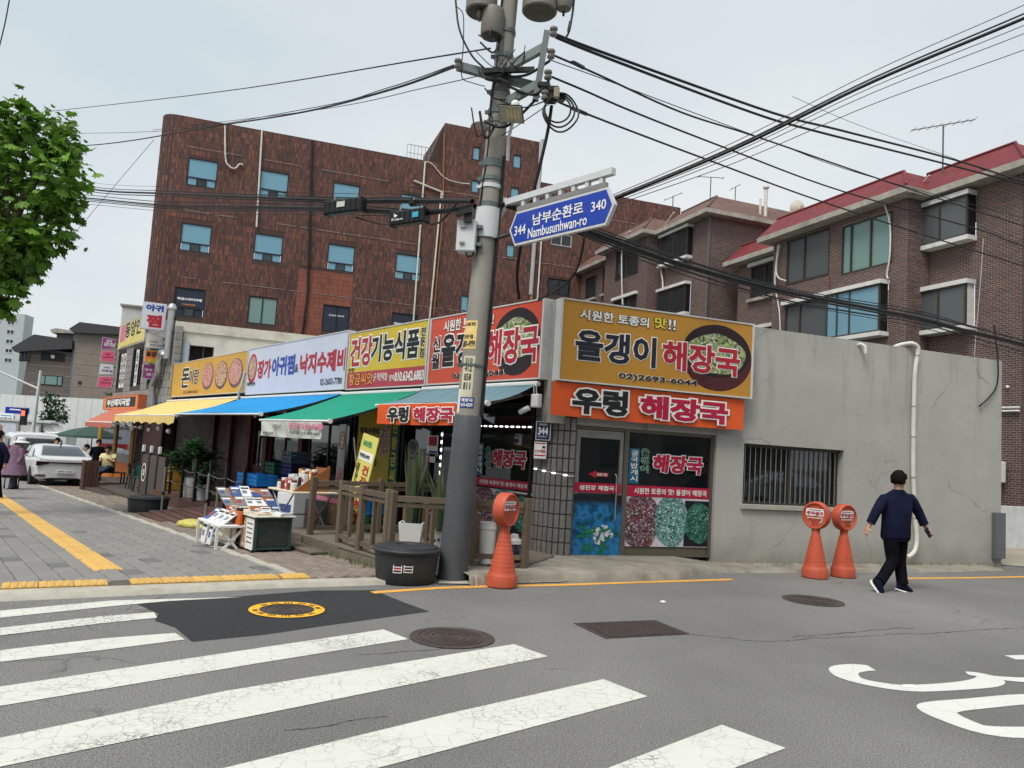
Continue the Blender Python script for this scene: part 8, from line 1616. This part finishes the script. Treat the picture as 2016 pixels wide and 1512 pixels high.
person('person in a white sun hat and purple poncho pushing a walker', gl(24, 966), R(-35), stand(1.55, .1, .02, (0, 1, 0), .1), PUR, FLW, hat=WHS, sleeve=.9, hands=False, skirt=PUR, fat=1.05)
o_ = Vector(gl(24, 966)); t = thing('walker', 'small wheeled walker in front of the person in the poncho', 'walker', o_ + FL.ex * -.35, FL.a + R(90)); 
for s_ in (-.18, .18):
    q = MB(); q.tube([(s_, .1, .08), (s_, .05, .5), (s_, -.1, .85)], .016, 6); q.build('frame_tube', BLACKM, t, True); q = MB(); q.tube([(s_ - .02, .12, .07), (s_ + .02, .12, .07)], .07, 12); q.build('wheel', BLACKM, t, True)
q = MB(); q.box(-.18, .18, -.05, .1, .42, .5); q.build('seat', BLACKM, t)
person('person in dark clothes cut off by the left frame edge', gl(-14, 985), R(-38), stand(1.68, .16, .12, (0, 1, 0)), NVJ, BKT, sleeve=.9, hands=False)
person('person in black jacket with folded arms behind the parked cars', (FL.w(-26.0, -1.3, -.72)), R(30), stand(1.72, .05, .0, (0, -1, 0)), BKT, BKT, sleeve=.95, hands=False)
person('person in black bending at the back of the white van', FL.w(-27.0, -2.75, -.78), R(140), stand(1.75, .1, .2, (0, 1, 0), -.12), BKT, BKT, sleeve=.95, hands=False)
person('person in a white top stooping between the sedan and the van', FL.w(-24.6, -2.1, -.7), R(150), stand(1.5, .1, .1, (0, 1, 0), -.2), WHS, BKT, sleeve=.9, hands=False)
Js = {'pelvis': (0, 0, .5), 'chest': (0, -.1, .88), 'neck': (0, -.16, 1.04), 'head': (0, -.22, 1.15), 'face': (0, -1, -.4)}
for s, n_ in ((-1, 'L'), (1, 'R')): Js.update({'sh' + n_: (s * .18, -.1, .96), 'el' + n_: (s * .23, -.22, .74), 'wr' + n_: (s * .1, -.4, .82), 'ha' + n_: (s * .06, -.46, .86), 'hip' + n_: (s * .1, -.05, .48), 'kn' + n_: (s * .13, -.45, .5 if s < 0 else .56), 'an' + n_: (s * .12, -.5, .1) if s < 0 else (-.05, -.72, .36), 'to' + n_: (s * .12, -.64, .085) if s < 0 else (-.12, -.84, .4)})
person('seated person in a pale yellow shirt and jeans looking at a phone', FL.w(-20.6, -1.85, -.36), FL.a + R(60), Js, YLS, DNM, sleeve=.3, hands=False, shoe=WHS, fat=1.1)
f = FL.sub(-20.7, -1.8, -.36); t = tf('bench', 'dark bench under the seated person', 'bench', f); q = MB(); q.bbox(-.3, .3, -.5, .5, .36, .4, .01); q.build('seat', DECKD, t)
for x in (-.25, .22):
    for y in (-.45, .42): q = MB(); q.box(x, x + .04, y, y + .04, 0, .36); q.build('leg', BLACKM, t)
# ================================================================ vehicles
def mk_carpaint(name, c):
    n = NT(name); m = n.done(n.ramp(n.noise(.8, 3), [(.3, tuple(q * .95 for q in lin(c))), (.7, lin(c))]), .25, 0, .5); n.p.inputs['Coat Weight'].default_value = .6; n.p.inputs['Coat Roughness'].default_value = .05; return m
CARW = mk_carpaint('car_white', (206, 208, 210)); RUB = M('tyre', (28, 28, 29), .8, .1, 10); RIMM = M('rim', (120, 122, 126), .3, .1, 6, metal=.8); TLR = M('tail_light', (120, 18, 22), .2, .1, 8); TLD = M('tail_dark', (44, 16, 20), .15, .1, 8)
def car(name, label, loc, rot, kind='sedan', cat='car', grp=None):
    """+x is forward; lofted body with glazing, lights, wheels"""
    t = thing(name, label, cat, loc, rot, grp)
    if kind == 'sedan': L, Wd, prof = 4.9, .93, [(-2.43, .62, .34, .98, .98), (-2.38, .8, .3, 1.02, 1.03), (-2.2, .88, .28, 1.05, 1.08), (-1.75, .92, .27, 1.03, 1.12), (-1.2, .93, .27, .99, 1.33), (-.5, .93, .27, .97, 1.45), (.2, .93, .27, .96, 1.46), (.8, .93, .27, .95, 1.36), (1.35, .92, .27, .95, 1.02), (2.0, .88, .28, .85, .9), (2.35, .78, .3, .72, .75), (2.43, .6, .35, .62, .62)]
    else: L, Wd, prof = 4.9, .97, [(-2.45, .84, .42, 1.1, 1.1), (-2.43, .93, .36, 1.12, 1.5), (-2.36, .95, .34, 1.12, 1.86), (-2.0, .97, .33, 1.1, 1.94), (-1.0, .97, .33, 1.08, 1.96), (.3, .97, .33, 1.06, 1.93), (1.0, .96, .33, 1.05, 1.8), (1.7, .94, .33, 1.04, 1.16), (2.3, .85, .35, .9, 1.0), (2.45, .65, .4, .7, .7)]
    secs = []
    for x, w, z0, zb, zr in prof:
        g = zr - zb; wr = w - (.17 if kind == 'sedan' else .09) * min(1, g / .35)
        secs.append([(x, w * .86, z0), (x, w * .98, z0 + .12), (x, w, (z0 + zb) / 2 + .04), (x, w * .985, zb - .1), (x, w * .955, zb), (x, (w * .955 * .3 + wr * .7), zb + g * .78), (x, wr * .86, zb + g * .95), (x, wr * .5, zb + g), (x, 0, zb + g * 1.005)])
    full = [[(a, b, c) for a, b, c in s_] + [(a, -b, c) for a, b, c in s_[-2::-1]] for s_ in secs]; m = len(full[0]); q = MB(); gmb = MB(); gw_ = []
    for i in range(len(full) - 1):
        for j in range(m - 1):
            a, b, c, d = full[i][j], full[i + 1][j], full[i + 1][j + 1], full[i][j + 1]; jj = j if j < 8 else 15 - j; mid = prof[i][4] - prof[i][3] > .12 and prof[i + 1][4] - prof[i + 1][3] > .12
            q.quad(a, b, c, d)
    q.poly(full[0]); q.poly(full[-1][::-1]); q.build('body', CARW, t, 50)
    def pane(nm, pts, mat=GLASSD, off=.012):
        c = sum((Vector(p) for p in pts), Vector()) / len(pts); n_ = (Vector(pts[1]) - Vector(pts[0])).cross(Vector(pts[2]) - Vector(pts[0])).normalized()
        if n_.dot(c - Vector((0, 0, .7))) < 0: n_ = -n_
        q = MB(); q.poly([Vector(p) + n_ * off for p in pts]); return q.build(nm, mat, t)
    if kind == 'sedan':
        q = MB(); q.sheet([[(-1.98 + .0 * abs(y), y, 1.115), (-1.3, y * .86, 1.345), (-.95, y * .8, 1.425)] for y in (-.7, -.4, 0, .4, .7)]); q.build('rear_window', GLASSD, t, True)
        q = MB(); q.sheet([[(1.5, y, 1.05), (.85, y * .84, 1.385)] for y in (-.68, 0, .68)]); q.build('windscreen', GLASSD, t)
        for s in (-1, 1):
            for a in ([(-1.5, s * .905, 1.03), (-.25, s * .91, 1.02), (-.25, s * .79, 1.37), (-1.0, s * .8, 1.3)], [(-.15, s * .91, 1.02), (1.15, s * .9, 1.0), (.6, s * .79, 1.36), (-.15, s * .79, 1.38)]): pane('side_window', a)
        q = MB(); q.box(-2.47, -2.425, -.84, .84, .86, .9); q.build('light_bar', TLD, t)
        for s in (-1, 1): q = MB(); q.prism([(-2.46, s * .86, .92), (-2.46, s * .45, .9), (-2.46, s * .5, .83), (-2.46, s * .87, .76)], (.12, 0, 0)); q.build('tail_light', TLD, t); q = MB(); q.bbox(-2.455, -2.4, s * .72 - .16, s * .72 + .16, .4, .47, .02); q.build('exhaust_trim', IRON, t); q = MB(); q.bbox(.75, .95, s * 1.0 - .07, s * 1.0 + .07, .98, 1.1, .03); q.build('mirror', CARW, t)
        q = MB(); q.box(-2.44, -2.42, -.45, .45, .3, .36); q.build('bumper_insert', BLACKM, t); q = MB(); q.bbox(-1.02, -.9, -.03, .03, 1.44, 1.5, .01); q.build('fin_aerial', BLACKM, t); pz = .58
    else:
        pane('rear_window', [(-2.445, -.78, 1.2), (-2.445, .78, 1.2), (-2.375, .72, 1.72), (-2.375, -.72, 1.72)], off=.03)
        for s in (-1, 1):
            pane('side_window', [(-2.2, s * .965, 1.2), (-.7, s * .97, 1.18), (-.7, s * .92, 1.68), (-2.15, s * .92, 1.7)], off=.02); pane('side_window', [(-.6, s * .97, 1.18), (1.3, s * .95, 1.15), (.85, s * .91, 1.62), (-.6, s * .92, 1.68)], off=.02); q = MB(); q.bbox(-2.47, -2.38, s * .86 - .07, s * .86 + .07, .95, 1.4, .02); q.build('tail_light', TLR, t); q = MB(); q.bbox(1.1, 1.25, s * 1.06 - .08, s * 1.06 + .08, 1.1, 1.3, .03); q.build('mirror', CARW, t)
        q = MB(); q.bbox(-2.52, -2.4, -.9, .9, .4, .62, .03); q.build('bumper', CARW, t); pz = .85
    q = MB(); q.box(-2.485, -2.46, -.26, .26, pz - .06, pz + .06); pl = q.build('licence_plate', WHITEP, t); q = MB()
    V, F, bx = glyphs('164수 2743', .02); q.add([(-2.487 - .001 * v[2], -(-.22 + .44 * (v[0] - bx[0]) / (bx[1] - bx[0])) * -1 * -1, pz - .035 + .07 * (v[1] - bx[2]) / (bx[3] - bx[2])) for v in V], F); q.build('lettering', INK, pl)
    for x in (-1.42, 1.45):
        for s in (-1, 1):
            q = MB(); q.lathe([(.2, -.1), (.3, -.11), (.335, -.08), (.335, .08), (.3, .11), (.2, .1)], 28, cap=False); w = q.build('wheel', RUB, t, True); w.location = (x, s * (Wd - .1), .33); w.rotation_euler.x = R(90); q = MB(); q.lathe([(.02, .07 * -s), (.1, .085 * -s), (.2, .09 * -s), (.21, .05 * -s)], 20); q.build('rim', RIMM, w, True)
            q = MB(); q.tube([(x, s * (Wd + .003), .33), (x, s * (Wd - .25), .33)], .38, 24); q.build('wheel_arch', RUB, t)
    return t
A90 = FL.a + math.pi
car('sedan_car', 'white sedan parked on the sidewalk, seen from behind', FL.w(-24.3, -2.98, -.65), A90)
car('van', 'white van parked in front of the white sedan', FL.w(-30.2, -3.25, -.8), A90, 'van', 'van')
car('parked_car', 'white car farther off right of the van', FL.w(-39, -1.6, -1.05), A90 + R(25), 'sedan')
o_ = FS.w(9.5, -9.5, 0); car('parked_car', 'white car parked across the side street, mirrored in the shop windows', o_, FS.a, 'sedan')
# box truck at the left edge
b = atY(74, 905, 52); f = Fr((b.x, b.y, gz(b.x, b.y)), R(12)); t = tf('box_truck', 'white box truck at the left edge carrying a printed side panel', 'truck', f); TRW = M('truck_white', (206, 208, 206), .5, .06, 2, dirt=.15)
q = MB(); q.bbox(-6, 0, 0, 2.0, .9, 2.95, .04); q.build('box_body', TRW, t); q = MB(); q.box(-6.05, .6, -.1, 2.1, 2.95, 3.08); q.build('roof', TRW, t)
for x in (-1.4, -.55, -.1): q = MB(); q.box(x, x + .1, -.06, -.01, .9, 2.94); q.build('post', ALU, t)
q = MB(); q.box(-5.8, -1.5, -.035, -.012, 1.05, 2.8); pn = q.build('printed_panel', M('panel_pale', (206, 210, 226), .5), t); q = MB(); q.box(-5.78, -1.52, -.04, -.036, 1.07, 1.75); q.build('red_field', M('panel_red', (196, 36, 42), .5), pn)
q = MB(); q.ball((-2.5, -.045, 2.45), .2, 12, 1, .05, 1.2); q.ball((-2.5, -.045, 1.9), .3, 12, 1, .05, 1.5); q.build('figure_print', M('figure_tone', (170, 120, 104), .6), pn); q = MB(); q.ball((-2.5, -.06, 1.85), .27, 10, 1, .05, .8); q.build('top_print', INK, pn)
q = MB(); q.bbox(-6, 1.6, .1, 1.9, .45, .9, .03); q.build('chassis', BLACKM, t); q = MB(); q.bbox(.15, 1.7, 0, 1.9, .5, 2.4, .1); q.build('cab', TRW, t); q = MB(); q.add([(.1, .1, 2.4), (1.0, .1, 2.4), (1.0, 1.8, 2.4), (.1, 1.8, 2.4), (-.0, .1, 3.1), (.2, .1, 3.15), (.2, 1.8, 3.15), (0, 1.8, 3.1)], [(0, 1, 5, 4), (1, 2, 6, 5), (2, 3, 7, 6), (3, 0, 4, 7), (4, 5, 6, 7)]); q.build('wind_deflector', TRW, t)
for x in (-4.8, -.9, 1.0): q = MB(); q.lathe([(.2, -.1), (.38, -.1), (.4, 0), (.38, .1), (.2, .1)], 20); w = q.build('wheel', RUB, t, True); w.location = (x, .15, .4); w.rotation_euler.x = R(90)
# ================================================================ far left background
HOARD = M('hoarding_white', (206, 210, 210), .6, .04, 1.5); b0 = atY(-60, 773, 64); b1 = atY(216, 783, 60); FH = Fr((b0.x, b0.y, -1.9), math.atan2(b1.y - b0.y, b1.x - b0.x)); wl_ = (b1 - b0).xy.length + 3; ht = b0.z + 1.9
t = tf('hoarding', 'tall white construction hoarding across the far street', 'fence', FH); n_ = 26
for k in range(n_): q = MB(); a = wl_ * k / n_; q.bbox(a + .01, a + wl_ / n_ - .01, 0 + .012 * (k % 2), .05, 0, ht, .008); q.build('panel', HOARD, t)
GB1 = M('brown_panel', (104, 96, 90), .8, .1, 3, .2); GB2 = M('grey_brown_panel', (132, 122, 112), .8, .1, 3, .2); ROOFD = M('roof_dark', (62, 62, 66), .6, .1, 3); TEALB = M('teal_strip', (92, 116, 130), .4)
def bgp(px, py, Y): return atY(px, py, Y)
b = bgp(30, 800, 84); FG = Fr((b.x, b.y, -2), R(14)); t = tf('office_building', 'grey brown panelled building with dark roofs behind the hoarding', 'building', FG)
def hx(px, py): a = FG.hit(px, py); return a
def prism_px(pts, mat, nm, dep=8, off=0): q = MB(); P = [FG.hit(*p) for p in pts]; q.prism([(p[0], off, p[1]) for p in P], (0, dep, 0)); return q.build(nm, mat, t)
wing = prism_px([(58, 684), (148, 695), (138, 790), (40, 786)], GB1, 'wing_wall', 9); main = prism_px([(152, 650), (250, 660), (240, 800), (140, 792)], GB2, 'main_wall', 9, -.5); prism_px([(101, 645), (150, 651), (148, 690), (97, 690)], GB1, 'upper_wall', 5, 2); prism_px([(147, 652), (153, 652), (141, 792), (135, 792)], TEALB, 'glass_strip', 1, -.2)
prism_px([(27, 686), (72, 660), (147, 671), (146, 688), (34, 694)], ROOFD, 'wing_roof', 10, -.8); prism_px([(142, 650), (163, 637), (255, 648), (255, 662), (150, 657)], ROOFD, 'main_roof', 10, -1.2); prism_px([(89, 645), (100, 642), (150, 649), (150, 653), (92, 651)], GTRIM, 'upper_roof', 6, 1.6)
for k in range(5):
    for o_, (a0, a1) in ((wing, ((58, 700 + 18 * k), (144, 708 + 18 * k))), (main, ((150, 672 + 22 * k), (236, 680 + 22 * k)))): q = MB(); A, B = FG.hit(*a0), FG.hit(*a1); q.box(A[0], B[0], -.03 if o_ is wing else -.53, -.005 if o_ is wing else -.505, A[1], A[1] + .06); q.build('panel_joint', M('joint_pale', (150, 146, 138), .8), o_)
a = FG.rect((82, 693), (127, 712)); q = MB(); q.box(a[0], a[1], -.1, -.02, a[2], a[3]); sg = q.build('dark_sign', INK, t); text(sg, '신월체육', (a[0] + 1.0, a[1] - 1.0, a[3] - .62, a[3] - .3), -.11, [WHT], .02); text(sg, '태권도', (a[0] + 1.0, a[1] - 1.0, a[2] + .25, a[2] + .65), -.11, [WHT], .06)
FG_ = Fr(FG.o, FG.a); a = FG.rect((77, 737), (122, 760)); window(t, FG_, a[0], a[1], a[2], a[3], -.06, BLACKM, GLASSM, (.25, .8), .08, None, .05); a = FG.rect((157, 751), (163, 757)); window(t, FG_, a[0], a[1], a[2], a[3], -.56, BLACKM, GLASSD, (), .04, None, .05)
for k, px in enumerate((40, 47, 54)): a = FG.rect((px, 688), (px + 4, 712), -.03); window(t, FG_, a[0], a[1], a[2], a[3], -.08, BLACKM, GLASSD, (), .05, None, .05)
b = bgp(0, 700, 150); FT = Fr((b.x, b.y, -3), R(10)); t = tf('apartment_tower', 'pale grey apartment tower far off at the left edge', 'building', FT); a = FT.rect((-60, 612), (60, 800)); q = MB(); q.box(a[0], FT.hit(46, 650)[0], 0, 4, 0, FT.hit(30, 617)[1]); q.build('wall', M('tower_grey', (176, 184, 184), .85, .04, .2), t)
for k in range(5):
    c = FT.hit(22 - 1.5 * k, 635 + 18.5 * k); window(t, FT, c[0] - .7, c[0] + .7, c[1] - .45, c[1] + .45, -.06, WFRAME, GLASSD, (.5,), .1, None, .06)
b = bgp(258, 640, 47); t = thing('roof_hut', 'pale stair hut above the stone building', 'building', b, R(20)); hz_ = bgp(258, 604, 47).z - b.z; q = MB(); q.bbox(-.6, 1.3, 0, 2.0, -2.5, hz_, .05); q.build('wall', WTRIM, t); q = MB(); q.box(-.7, 1.4, -.1, 2.1, hz_, hz_ + .12); q.build('roof', GTRIM, t)
# signal mast, street name blade, banner
b = bgp(62, 860, 46); f = Fr((b.x, b.y, gz(b.x, b.y)), R(4)); t = tf('signal_mast', 'grey traffic signal mast at the far corner', 'mast', f); zt_ = bgp(70, 729, 46).z - f.o.z; q = MB(); q.tube([(0, 0, 0), (.1, 0, zt_)], [.12, .08], 12); q.build('pole', LGREY, t, True); q = MB(); q.tube([(.08, 0, zt_ - 1.1), (-3, -.3, zt_ + .1), (-6, -.6, zt_ + .6)], .06, 8); q.build('mast_arm', LGREY, t, True)
c = bgp(48, 822, 46); q = MB(); c = c - f.o; q.bbox(c.x - .17, c.x + .17, -.15, .1, c.z - .45, c.z + .55, .03); sh = q.build('signal_head', INK, t); q = MB(); q.box(c.x - .1, c.x + .1, -.165, -.152, c.z + .1, c.z + .4); REDL = bpy.data.materials.new('red_signal'); REDL.use_nodes = True; b_ = REDL.node_tree.nodes['Principled BSDF']; b_.inputs['Base Color'].default_value = (.8, .05, .04, 1); b_.inputs['Emission Color'].default_value = (1, .1, .06, 1); b_.inputs['Emission Strength'].default_value = 1.2; q.build('red_lamp', REDL, sh)
c = bgp(38, 809, 46) - f.o; q = MB(); q.box(c.x - .75, c.x + .6, -.03, .03, c.z - .18, c.z + .2); sg = q.build('name_blade', RBL, t); q = MB(); q.box(c.x - .5, c.x + .35, -.04, -.031, c.z + .02, c.z + .1); q.build('print_line', WHT, sg); q = MB(); q.bar((c.x - .5, 0, c.z + .24), (0, 0, c.z + .24), .04, .04); q.build('blade_arm', LGREY, t)
a = FH.rect((-6, 812), (25, 833), -.1); t = tf('cloth_banner', 'white banner with blue lettering on the hoarding', 'banner', FH.sub(a[0], -.1, a[2])); w_, h_ = a[1] - a[0], a[3] - a[2]; q = MB(); q.box(0, w_, 0, .02, 0, h_); q.build('cloth', WHT, t); text(t, '이용선', (w_ * .2, w_ * .9, h_ * .15, h_ * .55), -.002, [BLU], .06); q = MB(); q.box(w_ * .25, w_ * .9, -.004, -.001, h_ * .68, h_ * .78); q.build('print_line', M('print_sky', (70, 150, 206), .5), t)
# parasol
b = bgp(174, 930, 40); t = thing('parasol', 'dark green parasol behind the parked cars', 'parasol', (b.x, b.y, gz(b.x, b.y))); zc = bgp(170, 838, 40).z - gz(b.x, b.y); q = MB(); q.lathe([(1.75, zc - .62), (1.72, zc - .5), (1.0, zc - .22), (.05, zc)], 8, cap=False); q.build('canopy', M('parasol_green', (50, 78, 72), .7, .12, 3), t); q = MB(); q.tube([(0, 0, 0), (0, 0, zc)], .03, 8); q.build('pole', CABLEG, t, True)
for k in range(8): q = MB(); a = k * math.pi / 4; q.tube([(0, 0, zc - .05), (1.7 * math.cos(a), 1.7 * math.sin(a), zc - .56)], .012, 4); q.build('rib', CABLEG, t)
# ================================================================ trees
LOBES = [(0, .0), (.28, .12), (.5, .02), (.42, .3), (.62, .5), (.36, .55), (.3, .85), (.12, .72), (0, 1.1), (-.12, .72), (-.3, .85), (-.36, .55), (-.62, .5), (-.42, .3), (-.5, .02), (-.28, .12)]
SIMPLE = [(0, 0), (.3, .25), (.34, .6), (0, 1.05), (-.34, .6), (-.3, .25)]
def leaf(mb, p, d, up, s, shape):
    d = d.normalized(); sx = d.cross(up).normalized(); n_ = sx.cross(d); mb.poly([p + (sx * a + d * b - n_ * (abs(a) * .35 + b * b * .12)) * s for a, b in shape])
def tree(label, base, trunk, blobs, n, size, lm, shape, seed, grp='trees'):
    rt = random.Random(seed); t = thing('street_tree', label, 'tree', base, 0, grp); q = MB()
    for pts, rad_ in trunk: q.tube(smooth(pts, 4), list(np.interp(np.linspace(0, 1, (len(pts) - 1) * 4 + 1), [0, 1], rad_)), 9)
    q.build('trunk', BARK, t, True); q = MB(); tot = sum(b[3] for b in blobs)
    for cx, cy, cz, r_ in blobs:
        for k in range(int(n * r_ / tot)):
            d = Vector((rt.gauss(0, 1), rt.gauss(0, 1), rt.gauss(0, 1))).normalized(); rr_ = r_ * (rt.uniform(.4, 1.0) ** .6) * (1 + .22 * math.sin(6 * d.x + 4 * d.z + cx)) * (rt.uniform(1.05, 1.4) if rt.random() < .06 else 1); p_ = Vector((cx, cy, cz)) + d * rr_
            dr = (d * .7 + Vector((rt.gauss(0, .5), rt.gauss(0, .5), -.5 + rt.gauss(0, .4)))); leaf(q, p_, dr, Vector((rt.gauss(0, .4), rt.gauss(0, .4), 1)), size * rt.uniform(.45, 1.3), shape)
    q.build('crown', lm, t); return t
b = atY(-70, 1060, 14.5); b = Vector((b.x, b.y, gz(b.x, b.y)))
def TW(px, py, dy=0): return tuple(atY(px, py, 14.5 + dy) - b)
bl = [(*TW(20, 300), .85), (*TW(90, 270, .2), .62), (*TW(110, 350, -.2), .58), (*TW(40, 400), .95), (*TW(85, 450, .2), .55), (*TW(40, 480, -.3), .45), (*TW(10, 570), .38), (*TW(-60, 330), 1.1), (*TW(-60, 460), 1.0), (*TW(130, 290), .32), (*TW(35, 235), .4), (*TW(45, 525, .1), .3), (*TW(120, 400, 0), .35), (*TW(-5, 600), .22)]
tree('large plane tree leaning into the upper left corner', b, [([(0, 0, 0), TW(-60, 800), TW(-20, 600), TW(20, 460), TW(50, 380)], (.2, .07)), ([TW(8, 500), TW(60, 440), TW(90, 400)], (.07, .025)), ([TW(20, 460), TW(10, 380), TW(20, 300)], (.08, .03)), ([TW(45, 400), TW(90, 330), TW(110, 280)], (.05, .015))], bl, 2900, .19, LEAFP, LOBES, 4)
b = atY(98, 900, 58); b = Vector((b.x, b.y, -1.6)); TW2 = lambda px, py: tuple(atY(px, py, 58) - b)
tree('small street tree standing before the white hoarding', b, [([(0, 0, 0), TW2(98, 860), TW2(100, 800)], (.08, .03))], [(*TW2(108, 795), .8), (*TW2(92, 815), .55), (*TW2(115, 808), .6), (*TW2(98, 828), .5), (*TW2(120, 822), .4), (*TW2(100, 785), .5)], 620, .26, LEAFT, SIMPLE, 8)
b = atY(221, 779, 45); t = thing('shrub', 'tuft of green leaves above the orange framed sign', 'plant', b); q = MB()
for k in range(90): a = rp_.uniform(0, 6.28); leaf_long(q, Vector((rp_.uniform(-.35, .35), rp_.uniform(-.2, .2), 0)), Vector((math.cos(a), math.sin(a), rp_.uniform(.3, 1.6))), rp_.uniform(.25, .5), .03, .3)
q.build('leaves', LEAFG, t)
# ================================================================ buildings across the streets (behind the viewer, mirrored in the glass)
for nm, lab, loc, rot, L, H, m in (('opposite_building', 'brown building across the side street, mirrored in the shop glass', FS.w(2, -27, 0), FS.a, 46, 11, GB1), ('opposite_building', 'grey building across the main road, mirrored in the shop glass', (-46, -8, -.5), R(-75), 60, 9, GB2)):
    t = thing(nm, lab, 'building', loc, rot); q = MB(); q.box(-L / 2, L / 2, -8, 0, 0, H); q.build('wall', m, t)
    for k in range(int(L / 4)):
        for j in range(int(H / 3)): q = MB(); x = -L / 2 + 1 + k * 4; q.box(x, x + 2.2, .0, .04, 1 + j * 3.2, 2.6 + j * 3.2); q.build('window', GLASSD, t)
bpy.data.scenes.remove(TMP)
